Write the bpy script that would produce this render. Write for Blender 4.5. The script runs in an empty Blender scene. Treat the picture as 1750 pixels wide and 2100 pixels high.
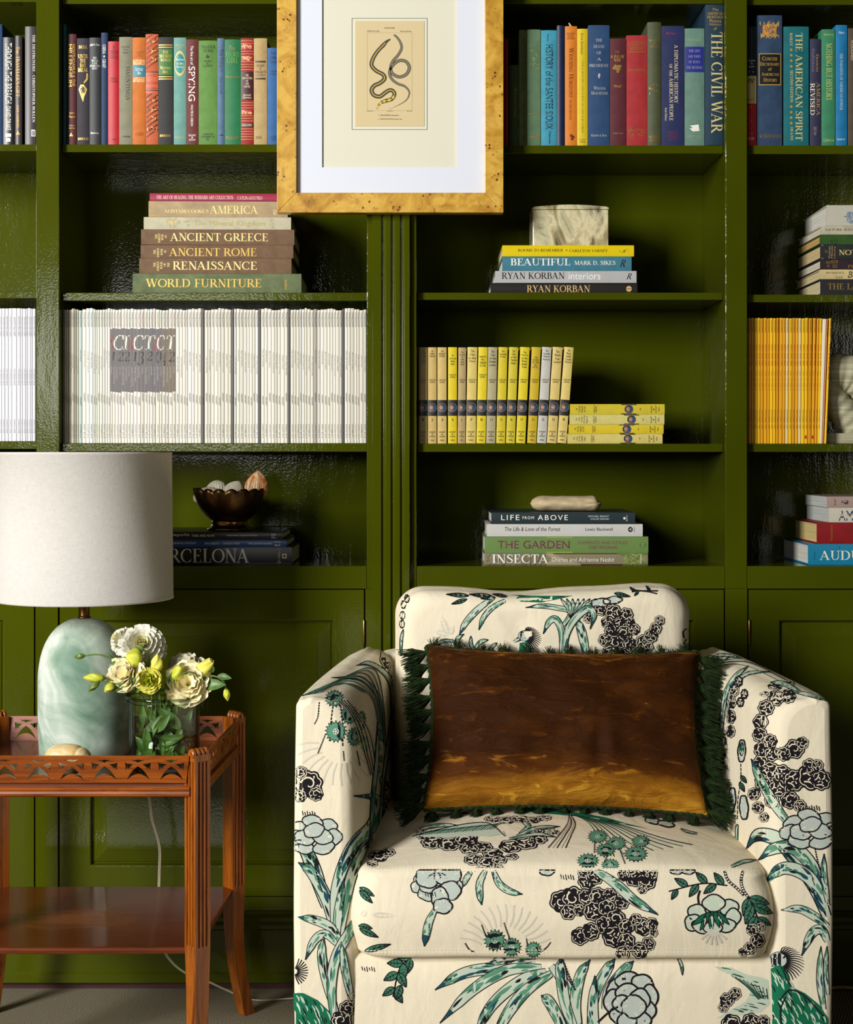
import bpy, bmesh, math, random
import numpy as np
from mathutils import Vector, Matrix, noise
from mathutils.geometry import delaunay_2d_cdt
from mathutils.bvhtree import BVHTree

scene = bpy.context.scene
COL = scene.collection
R = math.radians
PI = math.pi

# ---------------------------------------------------------------- camera
EYE = Vector((0.0, -3.2, 1.1))
F_PX = 3200.0
cam_data = bpy.data.cameras.new('camera')
cam = bpy.data.objects.new('camera', cam_data)
COL.objects.link(cam)
cam.location = EYE
cam.rotation_euler = (R(90), 0, 0)
cam_data.sensor_fit = 'HORIZONTAL'
cam_data.sensor_width = 36.0
cam_data.lens = 36.0 * F_PX / 1750.0
cam_data.shift_y = -120.0 / 1750.0
cam_data.clip_start = 0.05
scene.camera = cam

# ---------------------------------------------------------------- light
scene.view_settings.view_transform = 'Standard'
scene.view_settings.look = 'None'
scene.view_settings.exposure = 0.12
scene.view_settings.gamma = 1.0
scene.view_settings.use_curve_mapping = False
world = bpy.data.worlds.new('world')
scene.world = world
world.use_nodes = True
world.node_tree.nodes['Background'].inputs[0].default_value = (0.75, 0.85, 1.0, 1)
world.node_tree.nodes['Background'].inputs[1].default_value = 0.05


def window_or_fill_light(name, x, y, z, sx, sz, power, color, rz=0.0):
    ld = bpy.data.lights.new(name, 'AREA')
    ld.shape = 'RECTANGLE'
    ld.size = sx
    ld.size_y = sz
    ld.energy = power
    ld.color = color
    ob = bpy.data.objects.new(name, ld)
    COL.objects.link(ob)
    ob.location = (x, y, z)
    ob.rotation_euler = (R(90), 0, rz)      # area lamps shine along -Z: this turns them to +Y
    return ob


# daylight through the windows behind the camera: the big one on the left, a shaded low one; plus an added fill lamp far right
window_or_fill_light('daylight_main', -3.55, -4.42, 2.38, 1.50, 2.00, 520, (1.0, 0.98, 0.945))
window_or_fill_light('daylight_low', -1.35, -4.42, 1.52, 1.20, 0.65, 16, (1.0, 0.98, 0.95))
window_or_fill_light('fill_right', 2.70, -4.42, 1.70, 0.9, 1.3, 8, (1.0, 0.93, 0.82))
scene.cycles.max_bounces = 10
scene.cycles.diffuse_bounces = 4
scene.cycles.glossy_bounces = 4
scene.cycles.transmission_bounces = 10
scene.cycles.transparent_max_bounces = 12
scene.cycles.caustics_reflective = False
scene.cycles.caustics_refractive = False
scene.cycles.sample_clamp_indirect = 4.0
scene.cycles.use_denoising = True


def W(px, py, y):
    """point at depth y that the photograph shows at (px, py) of 1750 x 2100"""
    s = (y + 3.2) / F_PX
    return Vector(((px - 875.0) * s, y, 1.1 - (py - 930.0) * s))


def S(y):
    return (y + 3.2) / F_PX


# ---------------------------------------------------------------- materials
def lin(c):
    c = c / 255.0
    return c / 12.92 if c <= 0.04045 else ((c + 0.055) / 1.055) ** 2.4


def rgb(r, g, b):
    return (lin(r), lin(g), lin(b), 1.0)


MATS = {}


class NT:
    """small helper round a node tree"""
    def __init__(self, name):
        self.m = bpy.data.materials.new(name)
        self.m.use_nodes = True
        self.t = self.m.node_tree
        self.b = self.t.nodes['Principled BSDF']

    def n(self, kind, **kw):
        nd = self.t.nodes.new(kind)
        for k, v in kw.items():
            if k in nd.inputs:
                nd.inputs[k].default_value = v
            else:
                setattr(nd, k, v)
        return nd

    def l(self, a, b):
        self.t.links.new(a, b)

    def set(self, **kw):
        for k, v in kw.items():
            self.b.inputs[k.replace('_', ' ')].default_value = v

    def coords(self, scale=(1, 1, 1), rot=(0, 0, 0), kind='Object'):
        tc = self.n('ShaderNodeTexCoord')
        mp = self.n('ShaderNodeMapping')
        mp.inputs['Scale'].default_value = scale
        mp.inputs['Rotation'].default_value = rot
        self.l(tc.outputs[kind], mp.inputs['Vector'])
        return mp.outputs['Vector']

    def noise(self, vec, scale, detail=3.0, rough=0.5, dist=0.0):
        nd = self.n('ShaderNodeTexNoise')
        nd.inputs['Scale'].default_value = scale
        nd.inputs['Detail'].default_value = detail
        nd.inputs['Roughness'].default_value = rough
        nd.inputs['Distortion'].default_value = dist
        if vec is not None:
            self.l(vec, nd.inputs['Vector'])
        return nd.outputs['Fac']

    def ramp(self, fac, stops, interp='LINEAR'):
        nd = self.n('ShaderNodeValToRGB')
        e = nd.color_ramp.elements
        nd.color_ramp.interpolation = interp
        while len(e) < len(stops):
            e.new(0.5)
        for i, (p, c) in enumerate(stops):
            e[i].position = p
            e[i].color = c
        self.l(fac, nd.inputs['Fac'])
        return nd.outputs['Color']

    def mix(self, fac, a, b, mode='MIX'):
        nd = self.n('ShaderNodeMix', data_type='RGBA', blend_type=mode)
        for sock, v in ((nd.inputs[0], fac), (nd.inputs[6], a), (nd.inputs[7], b)):
            if hasattr(v, 'default_value') or hasattr(v, 'links'):
                self.l(v, sock)
            else:
                sock.default_value = v
        return nd.outputs[2]

    def math(self, op, a, b=0.0):
        nd = self.n('ShaderNodeMath', operation=op)
        for sock, v in ((nd.inputs[0], a), (nd.inputs[1], b)):
            if hasattr(v, 'links'):
                self.l(v, sock)
            else:
                sock.default_value = v
        return nd.outputs[0]

    def bump(self, h, strength=0.2, dist=0.001, chain=None):
        nd = self.n('ShaderNodeBump')
        nd.inputs['Strength'].default_value = strength
        nd.inputs['Distance'].default_value = dist
        self.l(h, nd.inputs['Height'])
        if chain is not None:
            self.l(chain, nd.inputs['Normal'])
        return nd.outputs['Normal']


def plain(col, rough=0.6, metal=0.0, spec=0.5, name=None):
    key = ('plain', col, rough, metal, spec)
    if key not in MATS:
        t = NT(name or 'paint')
        t.set(Base_Color=rgb(*col), Roughness=rough, Metallic=metal, Specular_IOR_Level=spec)
        MATS[key] = t.m
    return MATS[key]


def cloth(col, rough=0.62, worn=0.12):
    """book cloth: fine weave and slight fading"""
    key = ('cloth', col, rough, worn)
    if key not in MATS:
        t = NT('book_cloth')
        v = t.coords()
        c = tuple(x * 0.78 for x in rgb(*col)[:3])
        n1 = t.noise(v, 38.0, 4.0, 0.6)
        dark = tuple(x * (1 - worn * 1.6) for x in c[:3]) + (1,)
        lite = tuple(min(1, x * (1 + worn) + worn * 0.02) for x in c[:3]) + (1,)
        base = t.ramp(n1, [(0.3, dark), (0.7, lite)])
        t.l(base, t.b.inputs['Base Color'])
        n2 = t.noise(t.coords((1, 1, 3)), 900.0, 2.0)
        t.l(t.bump(n2, 0.35, 0.0006), t.b.inputs['Normal'])
        t.set(Roughness=rough, Specular_IOR_Level=0.4)
        MATS[key] = t.m
    return MATS[key]


def glossy_paper(col, rough=0.3):
    key = ('jacket', col, rough)
    if key not in MATS:
        t = NT('dust_jacket')
        c = tuple(x * 0.82 for x in rgb(*col)[:3]) + (1,)
        n1 = t.noise(t.coords(), 25.0, 3.0)
        base = t.ramp(n1, [(0.3, tuple(x * 0.92 for x in c[:3]) + (1,)), (0.7, c)])
        t.l(base, t.b.inputs['Base Color'])
        t.set(Roughness=rough, Specular_IOR_Level=0.45)
        MATS[key] = t.m
    return MATS[key]


def pages_mat(col):
    key = ('pages', col)
    if key not in MATS:
        t = NT('page_edges')
        c = rgb(*col)
        n1 = t.noise(t.coords((1800, 6, 6)), 1.0, 2.0)
        base = t.ramp(n1, [(0.3, tuple(x * 0.6 for x in c[:3]) + (1,)), (0.65, c)])
        t.l(base, t.b.inputs['Base Color'])
        t.l(t.bump(n1, 0.4, 0.0004), t.b.inputs['Normal'])
        t.set(Roughness=0.85)
        MATS[key] = t.m
    return MATS[key]


def mat_green():
    t = NT('green_gloss_paint')
    v = t.coords()
    n0 = t.noise(v, 3.0, 2.0)
    base = t.ramp(n0, [(0.3, rgb(59, 65, 4)), (0.7, rgb(68, 75, 6))])
    t.l(base, t.b.inputs['Base Color'])
    n1 = t.noise(t.coords((1, 1, 0.25)), 34.0, 3.0, 0.6)          # brush marks
    n2 = t.noise(v, 240.0, 2.0)
    b1 = t.bump(n1, 0.16, 0.004)
    t.l(t.bump(n2, 0.16, 0.0012, b1), t.b.inputs['Normal'])
    t.set(Roughness=0.085, Specular_IOR_Level=0.45)
    return t.m


def mat_wood(name, stops, scale=(60, 60, 4), rough=0.3, coat=0.3, speck=True):
    t = NT(name)
    v = t.coords(scale)
    n1 = t.noise(v, 1.0, 5.0, 0.6, 0.4)
    n2 = t.noise(t.coords(tuple(s * 6 for s in scale)), 1.0, 2.0)
    base = t.ramp(n1, stops)
    if speck:
        base = t.mix(t.ramp(n2, [(0.28, (0, 0, 0, 1)), (0.42, (1, 1, 1, 1))]), t.mix(0.55, base, (0.02, 0.004, 0.0, 1)), base)
    t.l(base, t.b.inputs['Base Color'])
    t.l(t.bump(n2, 0.12, 0.0006), t.b.inputs['Normal'])
    t.set(Roughness=rough, Coat_Weight=coat, Coat_Roughness=0.12)
    return t.m


# ---------------------------------------------------------------- mesh building
WM = {}                     # world matrix of every empty or part made here


def tag(o, label, cat, group=None):
    o['label'] = label
    o['category'] = cat
    if group:
        o['group'] = group
    return o


def thing(name, label, cat, loc=(0, 0, 0), rot=(0, 0, 0), group=None):
    o = bpy.data.objects.new(name, None)
    o.empty_display_size = 0.05
    COL.objects.link(o)
    o.location = loc
    o.rotation_euler = rot
    WM[o] = Matrix.Translation(Vector(loc)) @ o.rotation_euler.to_matrix().to_4x4()
    return tag(o, label, cat, group)


class MB:
    def __init__(self):
        self.v = []
        self.f = []
        self.m = []
        self.s = []

    def add(self, verts, faces, mi=0, smooth=False):
        o = len(self.v)
        self.v.extend([tuple(p) for p in verts])
        for f in faces:
            self.f.append(tuple(o + i for i in f))
            self.m.append(mi)
            self.s.append(smooth)
        return self

    def box(self, x0, x1, y0, y1, z0, z1, mi=0):
        vs = [(x, y, z) for z in (z0, z1) for y in (y0, y1) for x in (x0, x1)]
        return self.add(vs, [(0, 2, 3, 1), (4, 5, 7, 6), (0, 1, 5, 4), (1, 3, 7, 5), (3, 2, 6, 7), (2, 0, 4, 6)], mi)

    def prism(self, poly, z0, z1, mi=0, axis='z', smooth=False):
        """convex or simple polygon extruded along an axis"""
        n = len(poly)
        def at(p, q):
            return {'z': (p[0], p[1], q), 'y': (p[0], q, p[1]), 'x': (q, p[0], p[1])}[axis]
        vs = [at(p, z0) for p in poly] + [at(p, z1) for p in poly]
        self.add(vs, [(i, (i + 1) % n, n + (i + 1) % n, n + i) for i in range(n)], mi, smooth)
        return self.add(vs, [tuple(range(n - 1, -1, -1)), tuple(range(n, 2 * n))], mi)

    def loft(self, rings, mi=0, smooth=True, closed=True, caps=True):
        n = len(rings[0])
        vs = [p for r in rings for p in r]
        fs = []
        for k in range(len(rings) - 1):
            for i in range(n if closed else n - 1):
                j = (i + 1) % n
                fs.append((k * n + i, k * n + j, (k + 1) * n + j, (k + 1) * n + i))
        self.add(vs, fs, mi, smooth)
        if caps and closed:
            self.add(rings[0], [tuple(range(n - 1, -1, -1))], mi)
            self.add(rings[-1], [tuple(range(n))], mi)
        return self

    def lathe(self, prof, c=(0, 0, 0), seg=48, mi=0, smooth=True, caps=False):
        rings = [[(c[0] + r * math.cos(2 * PI * i / seg), c[1] + r * math.sin(2 * PI * i / seg), c[2] + z)
                  for i in range(seg)] for r, z in prof]
        return self.loft(rings, mi, smooth, True, caps)

    def tube(self, pts, r, seg=8, mi=0, caps=True, flat=1.0):
        pts = [Vector(p) for p in pts]
        n = len(pts)
        rad = r if callable(r) else (lambda t: r)
        up = Vector((0.13, 0.21, 0.97))
        rings = []
        prev = None
        for i, p in enumerate(pts):
            d = (pts[min(i + 1, n - 1)] - pts[max(i - 1, 0)]).normalized()
            a = d.cross(up) if prev is None else prev - d * prev.dot(d)
            if a.length < 1e-5:
                a = d.cross(Vector((1, 0, 0)))
            a.normalize()
            prev = a
            b = d.cross(a)
            q = rad(i / (n - 1))
            rings.append([p + (a * math.cos(2 * PI * k / seg) + b * (math.sin(2 * PI * k / seg) * flat)) * q for k in range(seg)])
        return self.loft(rings, mi, True, True, caps)

    def build(self, name, mats, parent=None, world=False, bevel=0.0, seg=2, fix=True):
        me = bpy.data.meshes.new(name)
        vs = self.v
        if world and parent is not None:
            inv = WM[parent].inverted()
            vs = [inv @ Vector(p) for p in vs]
        me.from_pydata([tuple(p) for p in vs], [], self.f)
        for m in (mats if isinstance(mats, (list, tuple)) else [mats]):
            me.materials.append(m)
        me.polygons.foreach_set('material_index', self.m)
        me.polygons.foreach_set('use_smooth', self.s)
        me.update()
        if fix:
            bm = bmesh.new()
            bm.from_mesh(me)
            bmesh.ops.remove_doubles(bm, verts=bm.verts, dist=1e-6)
            bmesh.ops.recalc_face_normals(bm, faces=bm.faces)
            bm.to_mesh(me)
            bm.free()
        o = bpy.data.objects.new(name, me)
        COL.objects.link(o)
        if parent is not None:
            o.parent = parent
            WM[o] = WM[parent].copy()
        else:
            WM[o] = Matrix.Identity(4)
        if bevel:
            b = o.modifiers.new('bevel', 'BEVEL')
            b.width = bevel
            b.segments = seg
            b.limit_method = 'ANGLE'
            b.angle_limit = R(40)
        return o


def structure(o):
    o['kind'] = 'structure'
    return o


def bez(pts, n=24):
    """smooth Catmull-Rom path through 2-D or 3-D points"""
    P = [np.array(p, float) for p in pts]
    if len(P) < 3:
        return [P[0] + (P[-1] - P[0]) * t for t in np.linspace(0, 1, max(n, 2))]
    P = [2 * P[0] - P[1]] + P + [2 * P[-1] - P[-2]]
    segs = len(P) - 3
    out = []
    for k in range(n):
        u = k / (n - 1) * segs
        i = min(int(u), segs - 1)
        t = u - i
        a, b, c, d = P[i:i + 4]
        out.append(0.5 * (2 * b + (c - a) * t + (2 * a - 5 * b + 4 * c - d) * t * t + (3 * b - a - 3 * c + d) * t ** 3))
    return out
# ---------------------------------------------------------------- lettering
# sans: the outlines of Blender's built-in font, one mesh per character; serif: drawn here, thick and thin strokes with serifs
CHARS = ("ABCDEFGHIJKLMNOPQRSTUVWXYZabcdefghijklmnopqrstuvwxyz0123456789&.,:;'!-*+()@/")
GLYPH = {'sans': {}, 'serif': {}}


def make_sans():
    obs = []
    def mk(body):
        cu = bpy.data.curves.new('glyph', 'FONT')
        cu.body = body
        cu.size = 1.0
        cu.resolution_u = 3
        o = bpy.data.objects.new('glyph', cu)
        COL.objects.link(o)
        obs.append(o)
        return o
    pair = [(c, mk(c), mk('H' + c + 'H')) for c in CHARS]
    hh = mk('HH')
    bpy.context.view_layer.update()
    dg = bpy.context.evaluated_depsgraph_get()
    def get(o):
        me = bpy.data.meshes.new_from_object(o.evaluated_get(dg))
        v = [(p.co.x, p.co.y) for p in me.vertices]
        f = [tuple(p.vertices) for p in me.polygons]
        bpy.data.meshes.remove(me)
        return v, f
    hv, _ = get(hh)
    hw = max(p[0] for p in hv)
    for c, a, b in pair:
        v, f = get(a)
        bw = max(p[0] for p in get(b)[0])
        GLYPH['sans'][c] = [v, f, bw - hw]
    cap = max(p[1] for p in GLYPH['sans']['H'][0])
    for g in GLYPH['sans'].values():
        g[0] = [(x / cap, y / cap) for x, y in g[0]]
        g[2] /= cap
    GLYPH['sans'][' '] = [[], [], 0.42]
    for o in obs:
        cu = o.data
        bpy.data.objects.remove(o)
        bpy.data.curves.remove(cu)


make_sans()

TK, TN = 0.150, 0.050


def _ribbon(pts, wf, v, f):
    pts = [np.array(p, float) for p in pts]
    n = len(pts)
    o = len(v)
    for i, p in enumerate(pts):
        d = pts[min(i + 1, n - 1)] - pts[max(i - 1, 0)]
        d /= (np.linalg.norm(d) + 1e-9)
        w = wf(i / (n - 1), d) * 0.5
        v.append((p[0] - d[1] * w, p[1] + d[0] * w))
        v.append((p[0] + d[1] * w, p[1] - d[0] * w))
    for i in range(n - 1):
        a = o + 2 * i
        f.append((a, a + 1, a + 3, a + 2))


def _cut(a, b, n=5):
    return [(a[0] + (b[0] - a[0]) * i / n, a[1] + (b[1] - a[1]) * i / n) for i in range(n + 1)]


def serif_glyph(spec, adv):
    v, f = [], []
    for s in spec:
        k = s[0]
        if k == 'T':
            _ribbon(_cut(s[1], s[2]), lambda t, d: TK, v, f)
        elif k == 't':
            _ribbon(_cut(s[1], s[2]), lambda t, d: TN, v, f)
        elif k == 's':            # serif bar centred at a point
            x, y = s[1]
            w = s[2] if len(s) > 2 else 0.30
            _ribbon([(x - w / 2, y), (x + w / 2, y)], lambda t, d: 0.042, v, f)
        elif k == 'i':            # small upright beak
            x, y = s[1]
            _ribbon([(x, y), (x, y + s[2])], lambda t, d: TN * (1.5 - t), v, f)
        elif k == 'a':            # arc cx, cy, rx, ry, a0, a1, thick at the sides
            cx, cy, rx, ry, a0, a1 = s[1:7]
            n = 15
            th = s[7] if len(s) > 7 else TK
            pts = [(cx + rx * math.cos(R(a0 + (a1 - a0) * i / (n - 1))), cy + ry * math.sin(R(a0 + (a1 - a0) * i / (n - 1)))) for i in range(n)]
            _ribbon(pts, lambda t, d: TN + (th - TN) * abs(d[1]) ** 1.5, v, f)
        elif k == 'S':            # spine of an S
            pts = bez(s[1], 24)
            _ribbon(pts, lambda t, d: TN + (TK - TN) * math.sin(PI * t) ** 2, v, f)
    return [v, f, adv]


def make_serif():
    G = {}
    b, t = 0.021, 0.979
    G['A'] = ([('t', (.06, 0), (.38, 1)), ('T', (.36, .97), (.70, 0)), ('t', (.17, .34), (.58, .34)), ('s', (.07, b), .26), ('s', (.70, b), .32)], .88)
    G['B'] = ([('T', (.18, 0), (.18, 1)), ('s', (.16, b), .3), ('s', (.16, t), .3), ('t', (.2, .975), (.36, .975)), ('t', (.2, .53), (.38, .53)), ('t', (.2, .025), (.38, .025)),
               ('a', .34, .755, .20, .22, -90, 90), ('a', .37, .275, .24, .25, -90, 90)], .74)
    G['C'] = ([('a', .46, .5, .385, .475, 48, 312), ('i', (.715, .70), .26), ('t', (.66, .14), (.76, .24))], .84)
    G['D'] = ([('T', (.18, 0), (.18, 1)), ('s', (.16, b), .3), ('s', (.16, t), .3), ('t', (.2, .975), (.38, .975)), ('t', (.2, .025), (.38, .025)), ('a', .37, .5, .40, .475, -90, 90)], .92)
    G['E'] = ([('T', (.18, 0), (.18, 1)), ('s', (.16, b), .3), ('s', (.16, t), .3), ('t', (.2, .975), (.58, .975)), ('t', (.2, .52), (.46, .52)), ('t', (.2, .025), (.62, .025)),
               ('i', (.565, .78), .2), ('i', (.60, .0), .24), ('i', (.45, .44), .16)], .72)
    G['F'] = ([('T', (.18, 0), (.18, 1)), ('s', (.17, b), .34), ('s', (.16, t), .3), ('t', (.2, .975), (.56, .975)), ('t', (.2, .50), (.45, .50)), ('i', (.545, .76), .22), ('i', (.44, .42), .16)], .64)
    G['G'] = ([('a', .46, .5, .385, .475, 48, 318), ('i', (.715, .70), .26), ('T', (.73, .05), (.73, .42)), ('s', (.72, .42), .3)], .92)
    G['H'] = ([('T', (.18, 0), (.18, 1)), ('T', (.70, 0), (.70, 1)), ('t', (.2, .52), (.7, .52)), ('s', (.18, b), .34), ('s', (.18, t), .34), ('s', (.7, b), .34), ('s', (.7, t), .34)], .90)
    G['I'] = ([('T', (.20, 0), (.20, 1)), ('s', (.2, b), .36), ('s', (.2, t), .36)], .42)
    G['J'] = ([('T', (.30, .15), (.30, 1)), ('s', (.3, t), .36), ('a', .14, .15, .16, .19, -150, 0, .1)], .50)
    G['K'] = ([('T', (.18, 0), (.18, 1)), ('t', (.22, .42), (.66, .98)), ('T', (.34, .55), (.72, 0)), ('s', (.18, b), .34), ('s', (.18, t), .34), ('s', (.64, t), .26), ('s', (.73, b), .3)], .86)
    G['L'] = ([('T', (.18, 0), (.18, 1)), ('s', (.16, b), .3), ('s', (.18, t), .34), ('t', (.2, .025), (.58, .025)), ('i', (.57, .0), .28)], .66)
    G['M'] = ([('t', (.15, 0), (.17, 1)), ('T', (.2, .96), (.53, .02)), ('t', (.53, .02), (.86, 1)), ('T', (.90, 0), (.90, 1)), ('s', (.15, b), .26), ('s', (.13, t), .24), ('s', (.90, b), .32), ('s', (.93, t), .26)], 1.10)
    G['N'] = ([('t', (.16, 0), (.16, 1)), ('T', (.17, .97), (.70, .03)), ('t', (.72, 0), (.72, 1)), ('s', (.16, b), .28), ('s', (.12, t), .26), ('s', (.72, t), .28)], .88)
    G['O'] = ([('a', .46, .5, .385, .475, 0, 360)], .92)
    G['P'] = ([('T', (.18, 0), (.18, 1)), ('s', (.18, b), .36), ('s', (.16, t), .3), ('t', (.2, .975), (.36, .975)), ('t', (.2, .45), (.36, .45)), ('a', .35, .712, .24, .262, -90, 90)], .68)
    G['Q'] = (G['O'][0] + [('T', (.45, .08), (.85, -.2))], .92)
    G['R'] = ([('T', (.18, 0), (.18, 1)), ('s', (.18, b), .34), ('s', (.16, t), .3), ('t', (.2, .975), (.36, .975)), ('t', (.2, .49), (.38, .49)), ('a', .35, .732, .22, .243, -90, 90), ('T', (.38, .49), (.74, 0)), ('s', (.76, b), .22)], .82)
    G['S'] = ([('S', [(.54, .84), (.40, .965), (.20, .93), (.13, .76), (.25, .60), (.43, .46), (.55, .28), (.48, .09), (.27, .03), (.09, .16)]), ('i', (.55, .72), .24), ('i', (.085, .03), .26)], .66)
    G['T'] = ([('T', (.37, 0), (.37, 1)), ('s', (.37, b), .36), ('t', (.04, .975), (.70, .975)), ('i', (.05, .76), .22), ('i', (.69, .76), .22)], .74)
    G['U'] = ([('T', (.18, .32), (.18, 1)), ('a', .44, .32, .26, .30, 180, 360, .09), ('t', (.70, .32), (.70, 1)), ('s', (.18, t), .34), ('s', (.70, t), .28)], .88)
    G['V'] = ([('T', (.10, 1), (.40, .02)), ('t', (.40, .02), (.70, 1)), ('s', (.11, t), .32), ('s', (.70, t), .26)], .80)
    G['W'] = ([('T', (.08, 1), (.34, .02)), ('t', (.34, .02), (.56, .95)), ('T', (.54, 1), (.80, .02)), ('t', (.80, .02), (1.04, 1)), ('s', (.09, t), .3), ('s', (.55, t), .3), ('s', (1.05, t), .26)], 1.16)
    G['X'] = ([('T', (.12, 1), (.68, 0)), ('t', (.10, 0), (.66, 1)), ('s', (.13, t), .3), ('s', (.69, b), .3), ('s', (.1, b), .26), ('s', (.66, t), .26)], .80)
    G['Y'] = ([('T', (.10, 1), (.38, .46)), ('t', (.38, .46), (.66, 1)), ('T', (.38, 0), (.38, .48)), ('s', (.11, t), .3), ('s', (.66, t), .26), ('s', (.38, b), .34)], .76)
    G['Z'] = ([('t', (.08, .975), (.60, .975)), ('T', (.58, .97), (.10, .03)), ('t', (.08, .025), (.62, .025)), ('i', (.09, .78), .2), ('i', (.61, .0), .24)], .70)
    G['2'] = ([('S', [(.08, .72), (.16, .90), (.32, .96), (.50, .86), (.51, .66), (.38, .42), (.20, .18), (.08, .03)]), ('T', (.08, .07), (.58, .07)), ('i', (.57, .05), .2)], .66)
    G['1'] = ([('T', (.22, 0), (.22, 1)), ('s', (.22, b), .34), ('t', (.06, .84), (.22, .96))], .46)
    G['0'] = ([('a', .32, .5, .26, .475, 0, 360)], .66)
    G['3'] = ([('S', [(.10, .86), (.28, .97), (.48, .86), (.46, .66), (.26, .54)]), ('a', .27, .28, .25, .27, 90, -150)], .60)
    G['4'] = ([('T', (.44, 0), (.44, 1)), ('t', (.44, .98), (.04, .28)), ('t', (.04, .28), (.62, .28)), ('s', (.44, b), .3)], .66)
    G['&'] = ([('a', .34, .77, .17, .2, -60, 250, .09), ('a', .33, .28, .27, .27, 100, 340, .12), ('T', (.22, .68), (.74, .03)), ('t', (.55, .2), (.76, .5)), ('s', (.76, .5), .2)], .88)
    for c, (spec, adv) in G.items():
        GLYPH['serif'][c] = serif_glyph(spec, adv)
    GLYPH['serif'][' '] = [[], [], 0.36]


make_serif()


def layout(text, font='sans', track=0.0, shear=0.0):
    """2-D mesh of a line of lettering, cap height 1, baseline 0"""
    x = 0.0
    v, f = [], []
    low = GLYPH['sans']
    for ch in text:
        g = GLYPH[font].get(ch) or (low.get(ch) if font == 'sans' or not ch.isalpha() else None)
        sc = 1.0
        if g is None and font == 'serif' and ch.upper() in GLYPH['serif']:
            g = GLYPH['serif'][ch.upper()]
            sc = 0.76
        if g is None:
            g = low.get(ch) or low[' ']
        o = len(v)
        v += [(x + (p[0] + shear * p[1]) * sc, p[1] * sc) for p in g[0]]
        f += [tuple(o + i for i in q) for q in g[1]]
        x += (g[2] + track) * sc
    return v, f


def fit_text(text, x0, x1, y0, y1, font='sans', orient='h', track=0.0, shear=0.0):
    """lettering scaled into a box; image-like frame with y growing DOWN. orient 'h' upright, 'd' reading downwards"""
    v, f = layout(text, font, track, shear)
    if not v:
        return [], []
    a = np.array(v)
    mn = a.min(0)
    mx = a.max(0)
    hi = max(mx[1], 0.7)
    lo = min(mn[1], 0.0) if mn[1] < -0.1 else 0.0
    tx = (a[:, 0] - mn[0]) / max(mx[0] - mn[0], 1e-6)
    ty = (a[:, 1] - lo) / (hi - lo)
    if orient == 'h':
        return np.stack([x0 + tx * (x1 - x0), y1 - ty * (y1 - y0)], 1), f
    if orient == 'd':
        return np.stack([x0 + ty * (x1 - x0), y0 + tx * (y1 - y0)], 1), f
    return np.stack([x1 - ty * (x1 - x0), y1 - tx * (y1 - y0)], 1), f
# ---------------------------------------------------------------- room shell
GREEN = mat_green()


def mat_carpet():
    t = NT('carpet')
    v = t.coords((1, 1, 1), (0, 0, R(20)))
    w = t.n('ShaderNodeTexWave', wave_type='BANDS', bands_direction='X')
    w.inputs['Scale'].default_value = 55.0
    w.inputs['Distortion'].default_value = 2.5
    w.inputs['Detail'].default_value = 2.0
    t.l(v, w.inputs['Vector'])
    n = t.noise(v, 300.0, 3.0)
    h = t.mix(0.45, w.outputs['Color'], n)
    base = t.ramp(h, [(0.2, rgb(104, 96, 78)), (0.8, rgb(150, 140, 118))])
    t.l(base, t.b.inputs['Base Color'])
    t.l(t.bump(h, 0.6, 0.003), t.b.inputs['Normal'])
    t.set(Roughness=0.95, Specular_IOR_Level=0.15)
    return t.m


def mat_wall():
    t = NT('wall_plaster')
    n = t.noise(t.coords(), 60.0, 3.0)
    t.l(t.ramp(n, [(0.3, rgb(34, 32, 27)), (0.7, rgb(40, 37, 31))]), t.b.inputs['Base Color'])
    t.set(Roughness=0.9)
    return t.m


CARPET, WALL = mat_carpet(), mat_wall()
XL, XR, YF, YB, ZC = -5.0, 3.4, -4.5, 0.30, 3.60
structure(MB().box(XL, XR, YF, YB, -0.08, 0.0).build('floor', CARPET))
structure(MB().box(XL, XR, YF, YB, ZC, ZC + 0.08).build('ceiling', WALL))
structure(MB().box(XL, XR, YB, YB + 0.08, -0.08, ZC).build('wall_back', WALL))
structure(MB().box(XL - 0.08, XL, YF, YB, 0, ZC).build('wall_left', WALL))
structure(MB().box(XR, XR + 0.08, YF, YB, 0, ZC).build('wall_right', WALL))
wf = MB()
holes = [(-4.34, -2.76, 1.34, 3.42), (-1.99, -.71, 1.155, 1.885), (2.22, 3.18, 1.01, 2.39)]  # last opening is invented, made for the added fill lamp
xs = [XL] + [q for h in holes for q in h[:2]] + [XR]
for i in range(0, len(xs), 2):
    wf.box(xs[i], xs[i + 1], YF - 0.08, YF, 0, ZC)
for h in holes:
    wf.box(h[0], h[1], YF - 0.08, YF, 0, h[2])
    wf.box(h[0], h[1], YF - 0.08, YF, h[3], ZC)
structure(wf.build('wall_front', WALL))
for i, h in enumerate(holes):
    m = MB()
    for a in ((h[0], h[0] + .04, h[2], h[3]), (h[1] - .04, h[1], h[2], h[3]), (h[0] + .04, h[1] - .04, h[2], h[2] + .04), (h[0] + .04, h[1] - .04, h[3] - .04, h[3])):
        m.box(a[0], a[1], YF - 0.07, YF - 0.01, a[2], a[3])
    structure(m.build('window_%d' % (i + 1), plain((225, 222, 212), 0.5)))

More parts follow.
